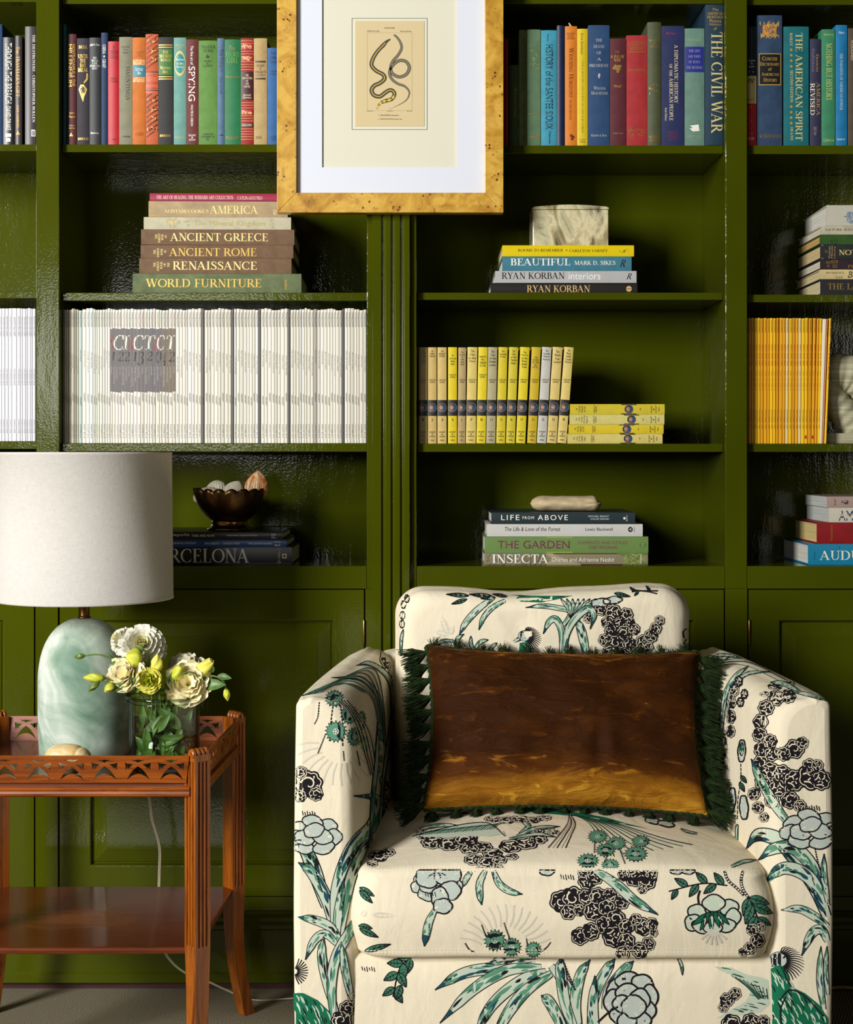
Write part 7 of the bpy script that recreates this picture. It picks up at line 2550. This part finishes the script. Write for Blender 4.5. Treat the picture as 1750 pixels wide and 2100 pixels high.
P_.blade([(1696, 1880), (1672, 1820), (1640, 1770), (1600, 1724), (1556, 1712), (1532, 1740)], 40, 22)
P_.blade([(1690, 1840), (1668, 1780), (1630, 1740), (1590, 1740), (1556, 1764)], 34, 23)
P_.blade([(1696, 1860), (1660, 1800), (1610, 1780), (1570, 1808)], 34, 24)
P_.blade([(1697, 1850), (1690, 1800), (1690, 1750)], 16, 25)
P_.dashes([(1672, 1740), (1678, 1770), (1686, 1800)], 3)
P_.peony(1662, 1700, 54, 30, .8)
P_.blade([(1698, 1900), (1672, 1880), (1640, 1864), (1602, 1866)], 22, 26, None)
P_.blade([(1697, 1930), (1684, 1906), (1664, 1916), (1644, 1960)], 24, 27)
P_.blade([(1690, 2070), (1682, 2010), (1684, 1940)], 18, 28, None)
P_.blade([(1698, 2040), (1694, 1990), (1696, 1940)], 12, 29, None)
P_.head(1596, 1968, .62)
nk = [(1582, 1986), (1578, 2020), (1574, 2050), (1576, 2100), (1582, 2140), (1700, 2140), (1698, 2088), (1680, 2060), (1650, 2036), (1624, 2024), (1618, 2008), (1614, 1988), (1600, 1978)]
P_.body(nk, 31, n=150, d=(.45, .9))
for a in ([(1600, 2050), (1620, 2030), (1650, 2042), (1690, 2084)], [(1604, 2110), (1602, 2070), (1612, 2044)]):
    P_.line(a, 3.2, 'black')
# inner face and top of the right arm
P_.blade([(1478, 1720), (1474, 1600), (1466, 1540), (1462, 1478)], 19, 32, 'deep', 'deep')
P_.blade([(1490, 1720), (1484, 1640), (1474, 1560), (1478, 1460)], 9, 33)
P_.blade([(1480, 1500), (1488, 1430), (1508, 1390), (1536, 1366)], 13, 34)
P_.blade([(1494, 1460), (1500, 1420), (1530, 1384), (1580, 1378)], 9, 35)
P_.rock([(1502, 1440, 10), (1508, 1416, 10), (1516, 1398, 9), (1500, 1470, 11), (1500, 1500, 10), (1520, 1440, 8), (1528, 1424, 8), (1484, 1520, 8), (1482, 1548, 8), (1482, 1570, 7)], 36, 1.4)
P_.petal(1522, 1540, 8, 24, .05, 'blue', 4, 6)
P_.petal(1522, 1536, 4, 14, .05, 'deep', 4, 5, 2)
P_.dashes([(1520, 1566), (1520, 1600), (1514, 1640), (1513, 1680)], 2)
P_.leaf((1520, 1590), (1532, 1606), 9)
P_.leaf((1518, 1604), (1528, 1624), 9)
P_.petal(1502, 1640, 8, 26, .05, 'blue', 6, 6)
P_.petal(1527, 1656, 9, 26, -.05, 'blue', 7, 6)
P_.blade([(1512, 1740), (1512, 1700), (1514, 1690)], 7, 37)
for k in range(5):
    P_.line([(1452 + 5 * k, 1388 - 5 * k), (1476 + 8 * k, 1366 - 6 * k), (1530 + 12 * k, 1366 - 5 * k), (1600 + 12 * k, 1398 - 3 * k)], 1.5, 'black' if k % 2 else 'leaf')
P_.blade([(1452, 1356), (1480, 1344), (1520, 1350)], 8, 38)
P_.blade([(1640, 1420), (1610, 1404), (1580, 1400)], 12, 39)
P_.blade([(1696, 1436), (1660, 1426), (1620, 1418)], 9, 40)

# ---------------- back cushion
P_ = Pen(backc)
for a, b, w in (((962, 1222), (915, 1219), 8), ((958, 1229), (926, 1239), 8), ((1012, 1224), (962, 1219), 8), ((1016, 1226), (986, 1228), 7), ((1040, 1224), (1010, 1219), 6)):
    P_.leaf(a, b, w)
P_.blade([(1012, 1226), (980, 1250), (956, 1276), (942, 1302)], 16, 41)
P_.blade([(1036, 1232), (1010, 1246), (992, 1266), (982, 1292)], 13, 42)
for a, b in (((918, 1300), (905, 1262)), ((920, 1302), (890, 1294)), ((922, 1302), (930, 1282))):
    P_.leaf(a, b, 13, 'ghost')
P_.body([(1050, 1220), (1068, 1234), (1110, 1236), (1140, 1230), (1176, 1222), (1140, 1222), (1090, 1222)], 43, n=16, d=(1, .1), w=2)
P_.blade([(1150, 1290), (1170, 1256), (1140, 1246), (1110, 1243), (1078, 1246)], 13, 44)
for k in range(7):
    P_.blade([(1172, 1268), (1164 + 6 * k, 1246), (1150 + 12 * k, 1228)], 9, 45 + k, None)
P_.blade([(1152, 1344), (1152, 1296), (1140, 1270), (1126, 1276), (1114, 1300)], 17, 52)
P_.blade([(1204, 1350), (1194, 1300), (1184, 1268)], 22, 53, None)
P_.rock([(1212, 1248, 15), (1232, 1250, 14), (1206, 1268, 11), (1258, 1256, 18), (1284, 1260, 15), (1290, 1276, 12), (1246, 1276, 14), (1270, 1284, 18), (1254, 1296, 16), (1280, 1298, 18), (1300, 1290, 13), (1240, 1312, 14), (1264, 1318, 18), (1290, 1322, 16), (1250, 1338, 16), (1280, 1342, 16), (1318, 1316, 16), (1334, 1304, 15), (1344, 1288, 13), (1352, 1272, 11), (1312, 1334, 13), (1330, 1326, 10)], 54)
P_.blade([(1156, 1350), (1162, 1300), (1180, 1268), (1206, 1248), (1218, 1262), (1210, 1290)], 18, 55)
P_.petal(1232, 1236, 20, 8, -.1, 'blue', 8, 5)
P_.petal(1256, 1232, 20, 7, -.15, 'blue', 9, 5)
P_.leaf((1260, 1218), (1292, 1224), 7)
P_.sprig([(1350, 1212), (1310, 1212), (1296, 1214)], [(.2, 1, .6), (.5, -1, .6), (.7, 1, .6)], 9, 'leaf', 22)
P_.dashes([(1300, 1210), (1330, 1214), (1348, 1218)], 3)
P_.rock([(1407, 1300, 8), (1409, 1322, 8), (1408, 1340, 7)], 58, 1.4)
P_.head(1074, 1304, .42)
P_.body([(1066, 1318), (1064, 1345), (1092, 1352), (1090, 1330), (1082, 1316)], 59, n=12)
P_.blade([(890, 1324), (912, 1314), (940, 1316)], 9, 60)
P_.blade([(948, 1334), (938, 1320), (940, 1308), (952, 1300)], 11, 61)
P_.blade([(972, 1334), (966, 1320), (966, 1304)], 9, 62)
P_.blade([(974, 1330), (986, 1316), (1002, 1312)], 10, 63)
P_.blade([(1000, 1340), (1010, 1326), (1020, 1318)], 9, 64)
P_.rock([(826, 1262, 6), (825, 1280, 6), (828, 1240, 6), (835, 1228, 6)], 65, 1.6)
P_.blade([(823, 1340), (824, 1310), (828, 1290)], 7, 66)
P_.ticks(1372, 1340, 5)

# ---------------- seat cushion
P_ = Pen(seat)
# front face
P_.sq = lambda x, y: (x, max(y, 1784.5))
P_.peony(896, 1812, 46, 70, .85)
P_.petal(878, 1800, 26, 22, 0, 'blue', 71)
P_.petal(918, 1792, 28, 28, .2, 'blue', 72)
P_.petal(924, 1826, 22, 20, 0, 'blue', 73)
P_.petal(902, 1840, 18, 22, 0, 'blue', 74)
P_.petal(908, 1858, 20, 16, 0, 'blue', 75)
P_.ticks(874, 1838, 5)
P_.blade([(892, 1866), (880, 1890), (874, 1916), (870, 1940)], 20, 76, 'teal', 'pale', 'black', .3)
P_.blade([(966, 1788), (956, 1802), (950, 1818)], 14, 77)
P_.blade([(996, 1784), (984, 1810), (984, 1834), (988, 1856)], 18, 78)
P_.blade([(1012, 1786), (1024, 1812), (1046, 1828), (1072, 1834)], 18, 79)
for a, b in (((738, 1820), (768, 1838)), ((738, 1826), (764, 1852)), ((736, 1898), (764, 1904)), ((738, 1904), (776, 1922)), ((748, 1950), (802, 1936))):
    P_.leaf(a, b, 12, 'leaf')
for a, b in (((760, 1876), (812, 1878)), ((742, 1880), (752, 1866))):
    P_.leaf(a, b, 12, 'ghost')
P_.rays(1036, 1950, 50, 96, 196, 345, 15, 'ghost', 3.6)
for a in ([(988, 1896), (994, 1912), (998, 1920)], [(1034, 1892), (1040, 1910), (1046, 1926)], [(954, 1934), (962, 1946), (972, 1952)], [(1130, 1932), (1122, 1942), (1112, 1950)], [(1080, 1924), (1082, 1940)]):
    P_.dashes(a, 3)
P_.star(1015, 1928, 24)
P_.star(1050, 1942, 21)
P_.star(1094, 1947, 18)
P_.rock([(1204, 1806, 20), (1222, 1798, 18), (1196, 1790, 12), (1150, 1848, 24), (1176, 1842, 26), (1166, 1870, 18), (1188, 1866, 14), (1202, 1840, 18), (1226, 1838, 20), (1216, 1868, 22), (1244, 1862, 20), (1250, 1836, 16), (1276, 1850, 16), (1262, 1884, 22), (1238, 1896, 20), (1190, 1920, 20), (1212, 1910, 20), (1258, 1920, 24), (1284, 1900, 18), (1284, 1930, 20), (1320, 1900, 20), (1336, 1894, 14), (1304, 1886, 14), (1330, 1936, 16), (1312, 1948, 18), (1278, 1952, 16), (1340, 1912, 10)], 80)
P_.rock([(1300, 1800, 20), (1326, 1806, 22), (1280, 1794, 14), (1336, 1792, 14), (1318, 1822, 12)], 81)
P_.blade([(1222, 1786), (1262, 1812), (1300, 1846), (1350, 1876)], 26, 82)
P_.ticks(1152, 1802, 6)
P_.petal(1122, 1786, 16, 10, 0, 'blue', 83)
P_.sprig([(1492, 1816), (1440, 1812), (1372, 1828)], [(.1, 1, .9), (.25, -1, .9), (.42, 1, .9), (.58, -1, .9), (.74, 1, .9), (.88, -1, .7)], 16, 'leaf', 34)
P_.line([(1436, 1826), (1432, 1840), (1434, 1856)], 4.5, 'black')
for i, (x, y, a, b, rt) in enumerate([(1430, 1872, 20, 18, .4), (1496, 1862, 20, 18, -.3), (1464, 1852, 24, 18, 0), (1422, 1892, 18, 18, .6), (1504, 1880, 16, 18, 0), (1440, 1900, 22, 14, .3), (1490, 1898, 20, 14, -.2), (1462, 1902, 20, 14, 0)]):
    P_.petal(x, y, a, b, rt, 'pale', 84 + i, 4)
for x0, y0, x1, y1, w in ((1456, 1872, 1418, 1898, 12), (1456, 1868, 1436, 1908, 11), (1462, 1868, 1456, 1904, 12), (1466, 1868, 1476, 1902, 12), (1470, 1870, 1496, 1896, 10)):
    P_.leaf((x0, y0), (x1, y1), w, 'deep', False)
for x0, y0, x1, y1, w in ((1460, 1874, 1462, 1904, 7), (1472, 1876, 1484, 1896, 6), (1448, 1878, 1444, 1902, 5)):
    P_.leaf((x0, y0), (x1, y1), w, 'pale', False)
P_.rays(1464, 1904, 8, 34, 40, 140, 6, 'ghost', 5)
for a in ([(1486, 1786), (1494, 1806), (1512, 1822), (1526, 1836)], [(1524, 1786), (1520, 1806), (1524, 1824), (1536, 1842)]):
    P_.line(a, 6.0, 'black')
    p2 = bez(a, 12)
    for q in p2[1:-1]:
        P_.poly([(q[0] + 2.2 * math.cos(t), q[1] + 1.8 * math.sin(t)) for t in np.linspace(0, 5.2, 6)], 'cream')
P_.sprig([(1536, 1840), (1546, 1860), (1556, 1892)], [(.05, 1, 1.1), (.05, -1, 1.2), (.4, 1, 1.2), (.45, -1, 1.2), (.8, 1, 1.1), (.85, -1, .9)], 16, 'leaf', 34)
P_.rock([(1544, 1906, 14), (1560, 1900, 10), (1554, 1928, 16), (1538, 1944, 14), (1524, 1952, 10)], 95)
P_.petal(1388, 1786, 14, 7, 0, 'blue', 96)
P_.petal(1412, 1786, 14, 7, 0, 'blue', 97)
# top face: the same motifs, lying back
P_.sq = lambda x, y: (x, min(y, 1781.0))
sq = 0.40
P_.rock([(776, 1756, 22), (796, 1748, 16), (764, 1772, 12)], 98, .6)
P_.rock([(888, 1728, 26), (922, 1732, 26), (956, 1722, 26), (870, 1716, 16), (990, 1738, 22), (1010, 1752, 22), (964, 1742, 22), (972, 1764, 22), (1000, 1770, 24), (1024, 1764, 18), (1048, 1736, 26), (1080, 1730, 26), (1104, 1722, 20), (1050, 1758, 14), (1020, 1778, 12), (988, 1780, 12), (864, 1708, 14)], 99, .55)
P_.rock([(1010, 1680, 18), (1040, 1682, 20), (1066, 1680, 20), (1092, 1682, 18), (1116, 1678, 16), (1120, 1700, 18), (1096, 1704, 22), (1136, 1708, 14)], 100, .42)
P_.poly([(846, 1716), (890, 1704), (940, 1694), (980, 1686), (1010, 1694), (1020, 1704), (1032, 1706), (1038, 1716), (1026, 1712), (1004, 1716), (960, 1716), (920, 1718)], 'pale')
for k in range(26):
    x = 860 + k * 6
    P_.line([(x, 1714 - k * .5), (x + 14, 1708 - k * .7), (x + 26, 1704 - k * .6)], 1.5, 'leaf' if k % 3 else 'black')
P_.line([(846, 1716), (900, 1702), (960, 1690), (1004, 1690), (1036, 1716)], 1.8, 'black')
P_.blade([(860, 1702), (900, 1694), (940, 1694)], 9, 101)
P_.blade([(1066, 1712), (1084, 1696), (1070, 1686)], 12, 102)
P_.blade([(1060, 1716), (1100, 1700), (1148, 1696)], 9, 103)
P_.blade([(1044, 1722), (1100, 1712), (1140, 1718)], 8, 104)
for k, (x, y) in enumerate(((920, 1672), (960, 1668), (990, 1664), (950, 1660))):
    P_.blade([(x, y), (x - 20, y + 1), (x - 44, y + 3)], 5, 105 + k)
P_.body([(1056, 1660), (1090, 1654), (1130, 1658), (1170, 1664), (1240, 1676), (1290, 1690), (1330, 1700), (1270, 1690), (1180, 1674), (1110, 1668), (1070, 1668)], 109, n=60, d=(1, .12), w=2)
for k in range(10):
    P_.line([(1170, 1668 + .4 * k), (1210 + 6 * k, 1690), (1236 + 14 * k, 1720 + 2 * (9 - k)), (1240 + 20 * k, 1760 - 3 * k)], 1.7, 'black' if k % 2 else 'leaf')
for k in range(5):
    P_.line([(1168, 1668), (1180 - 4 * k, 1690), (1172 - 6 * k, 1712), (1160 - 9 * k, 1740)], 1.7, 'black' if k % 2 == 0 else 'ghost')
for x, y, r in ((1226, 1716, 22), (1264, 1730, 22), (1314, 1726, 20), (1242, 1744, 22), (1304, 1752, 26), (1206, 1766, 24), (1252, 1774, 20)):
    s0 = P_.sq
    P_.sq = lambda a, b, y=y: (a, min(1781.0, y + (b - y) * .68))
    P_.star(x, y, r)
    P_.sq = s0
for a in ([(1220, 1724), (1219, 1750)], [(1246, 1752), (1240, 1770)], [(1270, 1740), (1282, 1772)]):
    P_.dashes(a, 2.2)
P_.rock([(1200, 1656, 16), (1232, 1658, 16), (1262, 1664, 14), (1286, 1668, 12)], 110, .3)
P_.petal(1340, 1684, 18, 6, .2, 'blue', 111)
P_.petal(1366, 1690, 18, 6, .2, 'blue', 112)
P_.blade([(1430, 1710), (1410, 1706), (1396, 1700)], 6, 113)
P_.blade([(1500, 1778), (1524, 1768), (1552, 1764)], 9, 114)
# stitched seams
P_.sq = lambda x, y: (x, y)
for y in (1781, 1787, 1948, 1953):
    x = 752
    while x < 1552:
        P_.line([(x, y + (2 if x < 790 or x > 1520 else 0)), (x + 4.5, y)], 1.6, 'stitch', False)
        x += 7.5

# ---------------- front rail
P_ = Pen(rail)
P_.sprig([(846, 1962), (820, 1986), (806, 2044)], [(.1, 1, .9), (.1, -1, .9), (.35, 1, 1), (.35, -1, 1), (.6, 1, 1), (.6, -1, 1), (.85, 1, .9), (.9, -1, .9)], 17, 'leaf', 32)
P_.leaf((822, 2020), (812, 2050), 16)
P_.ghost = None
for i, pts in enumerate([[(1100, 1974), (1020, 1984), (950, 1996), (892, 2030)], [(1110, 1984), (1040, 1990), (970, 2030), (902, 2098)], [(1120, 1992), (1070, 2010), (1010, 2060), (970, 2130)], [(1130, 1996), (1080, 2030), (1040, 2080), (1010, 2140)], [(1090, 1968), (1040, 1968), (1000, 1976)]]):
    P_.blade(pts, 30 - 3 * (i == 4) * 3, 120 + i)
for i, pts in enumerate([[(1130, 1980), (1160, 2020), (1180, 2070), (1190, 2140)], [(1190, 2130), (1180, 2060), (1190, 2000), (1210, 1968)], [(1210, 2120), (1220, 2040), (1244, 1990), (1262, 1966)], [(1190, 2140), (1160, 2060), (1150, 1990), (1150, 1964)], [(1226, 2140), (1216, 2080), (1220, 2000)], [(1170, 2140), (1130, 2060), (1110, 2040)], [(1240, 2070), (1250, 2030), (1280, 1990), (1300, 1970)]]):
    P_.blade(pts, 28, 130 + i)
P_.dashes([(1154, 1968), (1166, 2000), (1180, 2030)], 3.4)
P_.blade([(1390, 1962), (1398, 1980), (1400, 2000)], 8, 140)
cl = [(1268, 2026, 26, 20, -.5), (1290, 2012, 28, 20, 0), (1318, 2018, 24, 20, .5), (1332, 2044, 18, 26, 0), (1258, 2054, 20, 26, 0), (1326, 2072, 20, 22, 0), (1272, 2080, 22, 20, 0), (1312, 2092, 24, 20, 0), (1286, 2094, 20, 20, 0), (1288, 2036, 26, 20, 0), (1312, 2050, 22, 24, .2), (1276, 2058, 20, 18, 0), (1300, 2064, 26, 24, 0)]
for i, (x, y, a, b, rt) in enumerate(cl):
    P_.petal(x, y, a, b, rt, 'blue', 150 + i, 4, 4.0)
P_.line([(1226, 2096), (1248, 2076), (1268, 2064)], 4, 'black')
P_.body([(1464, 1982), (1500, 1984), (1530, 1998), (1560, 2004), (1576, 2010), (1578, 2060), (1560, 2076), (1520, 2082), (1470, 2088), (1500, 2070), (1530, 2054), (1540, 2032), (1520, 2006), (1490, 1996)], 160, 'pale', 'leaf', 120, 2.4, (1, .25))
for k in range(10):
    P_.line([(1500 + 8 * k, 2000 + 3 * k), (1530 + 5 * k, 2022 + 3 * k), (1556 + 2 * k, 2050 - k)], 1.8, 'black' if k % 2 else 'leaf')
P_.rock([(1492, 2050, 16), (1508, 2038, 14), (1484, 2066, 12), (1500, 2100, 22), (1540, 2096, 20), (1566, 2094, 14)], 161)
P_.ticks(744, 1990, 6, 8)

# ---------------- outer sides of the arms, seen only from a step to the side
for prt, sx in ((arm_l, -1), (arm_r, 1)):
    ray = (lambda sgn: (lambda q: (Vector((CX + sgn * 1.5, -.13 - (q[0] / 1000.0) * .57, q[1] / 1000.0)), Vector((-sgn, 0, 0)))))(sx)
    Q = Pen(prt, None, ray, 9.0)
    Q.rock([(300, 560, 34), (350, 530, 30), (330, 600, 28), (390, 570, 26)], 200 + sx)
    Q.peony(640, 470, 60, 210 + sx, 1.0)
    Q.blade([(620, 120), (600, 240), (560, 340), (480, 420)], 40, 220 + sx)
    Q.blade([(640, 120), (650, 240), (720, 330), (800, 400)], 40, 222 + sx)
    Q.star(200, 300, 34)
    Q.star(270, 250, 30)
    Q.star(240, 360, 28)
    Q.blade([(900, 560), (860, 640), (780, 680)], 30, 224 + sx)

for p_ in (arm_l, arm_r, seat, backc, rail):
    p_.finish()
# ---------------------------------------------------------------- velvet pillow with a tasselled fringe
t_ = NT('crushed_velvet')
v = t_.coords()
# mottled pile, with light painted in: dark top, gold lower hem and gold streaks
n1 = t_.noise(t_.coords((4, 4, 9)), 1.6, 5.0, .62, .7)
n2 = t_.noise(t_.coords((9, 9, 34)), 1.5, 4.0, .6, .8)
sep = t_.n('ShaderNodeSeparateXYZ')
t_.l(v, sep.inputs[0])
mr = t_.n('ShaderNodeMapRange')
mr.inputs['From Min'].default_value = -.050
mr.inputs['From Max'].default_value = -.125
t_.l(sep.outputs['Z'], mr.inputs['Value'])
nap_light = t_.math('ADD', t_.math('MULTIPLY', mr.outputs[0], .62), t_.math('MULTIPLY', t_.math('SUBTRACT', n1, .5), .95))
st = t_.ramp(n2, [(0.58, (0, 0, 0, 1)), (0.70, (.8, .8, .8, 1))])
nap_light2 = t_.math('ADD', nap_light, t_.math('MULTIPLY', st, .45))
col = t_.ramp(nap_light2, [(0.0, rgb(50, 23, 2)), (0.26, rgb(80, 41, 4)), (0.52, rgb(148, 96, 20)), (0.85, rgb(206, 152, 48))])
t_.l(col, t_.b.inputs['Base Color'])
nf = t_.noise(v, 700.0, 2.0)
b1 = t_.bump(n2, .7, .012)
t_.l(t_.bump(nf, .25, .001, b1), t_.b.inputs['Normal'])
t_.set(Roughness=.75, Sheen_Weight=.25, Sheen_Roughness=.35, Specular_IOR_Level=.1)
t_.b.inputs['Sheen Tint'].default_value = rgb(230, 140, 30)
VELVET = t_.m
TASSEL = NT('green_yarn')
n1 = TASSEL.noise(TASSEL.coords(), 120.0, 2.0)
TASSEL.l(TASSEL.ramp(n1, [(0.3, rgb(12, 22, 6)), (0.7, rgb(38, 58, 20))]), TASSEL.b.inputs['Base Color'])
TASSEL.set(Roughness=.8, Specular_IOR_Level=.2)
# lies back against the back cushion: local x across, y out of the face, z up the face
PT = R(-25)
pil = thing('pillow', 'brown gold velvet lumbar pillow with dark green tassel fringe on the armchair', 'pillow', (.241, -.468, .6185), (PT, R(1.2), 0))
HX, HZ, TH = .243, .146, .066


def edge_in(u, h, p):
    return h * (1 - p * (1 - u * u) ** 1.0)


NU, NV = 70, 46
def pil_pt(i, j, sgn):
    u, w = i / NU * 2 - 1, j / NV * 2 - 1
    px_, pz_ = .055, .085
    x = u * HX * (1 - px_ * (1 - w * w))
    z = w * HZ * (1 - pz_ * (1 - u * u))
    q = max(0, (1 - u ** 4)) ** .5 * max(0, (1 - w ** 4)) ** .5
    q2 = max(0, 1 - u * u) ** .42 * max(0, 1 - w * w) ** .42
    y = TH * (q * .45 + q2 * .55)
    if sgn < 0:
        y += .006 * noise.noise(Vector((x * 20, z * 46, 1.0))) * q2 + .014 * noise.noise(Vector((x * 9, z * 14, 3.0))) * q2
        for cx, cz, dx, dz in ((-1, 1, 1, -.5), (-1, .4, 1, -.05), (-1, -.8, 1, .3), (1, 1, -1, -.6), (1, -.9, -1, .2)):     # pleats running in from the corners
            a, b = (u - cx) * HX, (w - cz) * HZ
            L = math.hypot(dx, dz)
            al, pe = (a * dx + b * dz) / L, (-a * dz + b * dx) / L
            if al > 0:
                y += .006 * math.sin(pe * 230) * math.exp(-al / .05) * math.exp(-(pe / .035) ** 2) * min(1, al / .015)
        y += -.008 * math.exp(-(((x - .055) / .014) ** 2)) * math.exp(-((z + .04) / .035) ** 2) + .005 * math.exp(-(((x - .072) / .012) ** 2)) * math.exp(-((z + .045) / .04) ** 2)
        # the lower hem rolls forward where it rests on the seat
        y += .010 * max(0, -w - .45) * q2
    return (x, sgn * y * (1.0 if sgn < 0 else .5), z)


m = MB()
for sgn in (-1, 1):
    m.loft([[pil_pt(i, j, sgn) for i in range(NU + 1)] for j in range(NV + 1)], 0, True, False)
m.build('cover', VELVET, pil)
m = MB()
loop = [pil_pt(i, 0, 1) for i in range(0, NU, 2)] + [pil_pt(NU, j, 1) for j in range(0, NV, 2)] + [pil_pt(i, NV, 1) for i in range(NU, 0, -2)] + [pil_pt(0, j, 1) for j in range(NV, 0, -2)]
loop = [(p[0], 0.004, p[2]) for p in loop]
loop.append(loop[0])
m.tube(bez(loop, 420), lambda t: .0042 + .0012 * math.sin(t * 900), 8)
m.build('braid', TASSEL.m, pil)
# one tassel mesh, hanging along -Z from its knot
rn = random.Random(9)
m = MB()
m.lathe([(.0005, .010), (.0035, .009), (.0045, .005), (.0040, .001), (.0050, -.002), (.0048, -.006)], seg=10)
for k in range(110):
    a = rn.uniform(0, 2 * PI)
    sp = rn.uniform(0, 1) ** .6
    L = rn.uniform(.026, .037)
    r1 = .005 + .013 * sp
    p0 = Vector((.0042 * math.cos(a), .0042 * math.sin(a), -.002 + rn.uniform(-.003, .003)))
    p1 = Vector((r1 * .75 * math.cos(a), r1 * .75 * math.sin(a), -L * .45))
    p2 = Vector((r1 * math.cos(a + rn.uniform(-.3, .3)), r1 * math.sin(a), -L))
    m.tube([p0, p1, p2], lambda t: .00075 - .0003 * t, 4, 0, False)
tass0 = None
spots = []
for k in range(12):
    u = -1 + 2 * (k + .5) / 12
    spots.append((pil_pt(int((u + 1) / 2 * NU), NV, 1), (0, 1), 't'))
for k in range(13):
    u = -1 + 2 * (k + .5) / 13
    spots.append((pil_pt(int((u + 1) / 2 * NU), 0, 1), (0, -1), 'b'))
for k in range(11):
    w = -1 + 2 * (k + .3) / 10.6
    spots.append((pil_pt(0, int((w + 1) / 2 * NV), 1), (-1, 0), 'l'))
    spots.append((pil_pt(NU, int((w + 1) / 2 * NV), 1), (1, 0), 'r'))
for i, (p, d, e) in enumerate(spots):
    if tass0 is None:
        o = tass0 = m.build('tassel', TASSEL.m, pil)
    else:
        o = tass0.copy()
        COL.objects.link(o)
        o.parent = pil
    back = {'t': .020, 'b': .022, 'l': .006, 'r': .006}[e]
    o.location = (p[0] + d[0] * .007, .004 + back * .3, p[2] + d[1] * (.004 if e != 't' else .001))
    dr = Vector((d[0], {'t': 1.5, 'b': 2.2, 'l': .25, 'r': .25}[e], d[1] - (.35 if e in 'lr' else 0))).normalized()
    o.rotation_mode = 'QUATERNION'
    o.rotation_quaternion = (-dr).to_track_quat('Z', 'Y') @ Matrix.Rotation(i * 1.7, 3, 'Z').to_quaternion()
    s_ = {'t': .85, 'b': .8, 'l': 1.2, 'r': 1.2}[e] * (1 + .08 * math.sin(i * 2.3))
    o.scale = (s_, s_, s_)
for _o in COL.objects:
    if _o.type == 'MESH' and _o.parent is None and 'kind' not in _o and 'category' not in _o:
        print('UNTAGGED', _o.name)
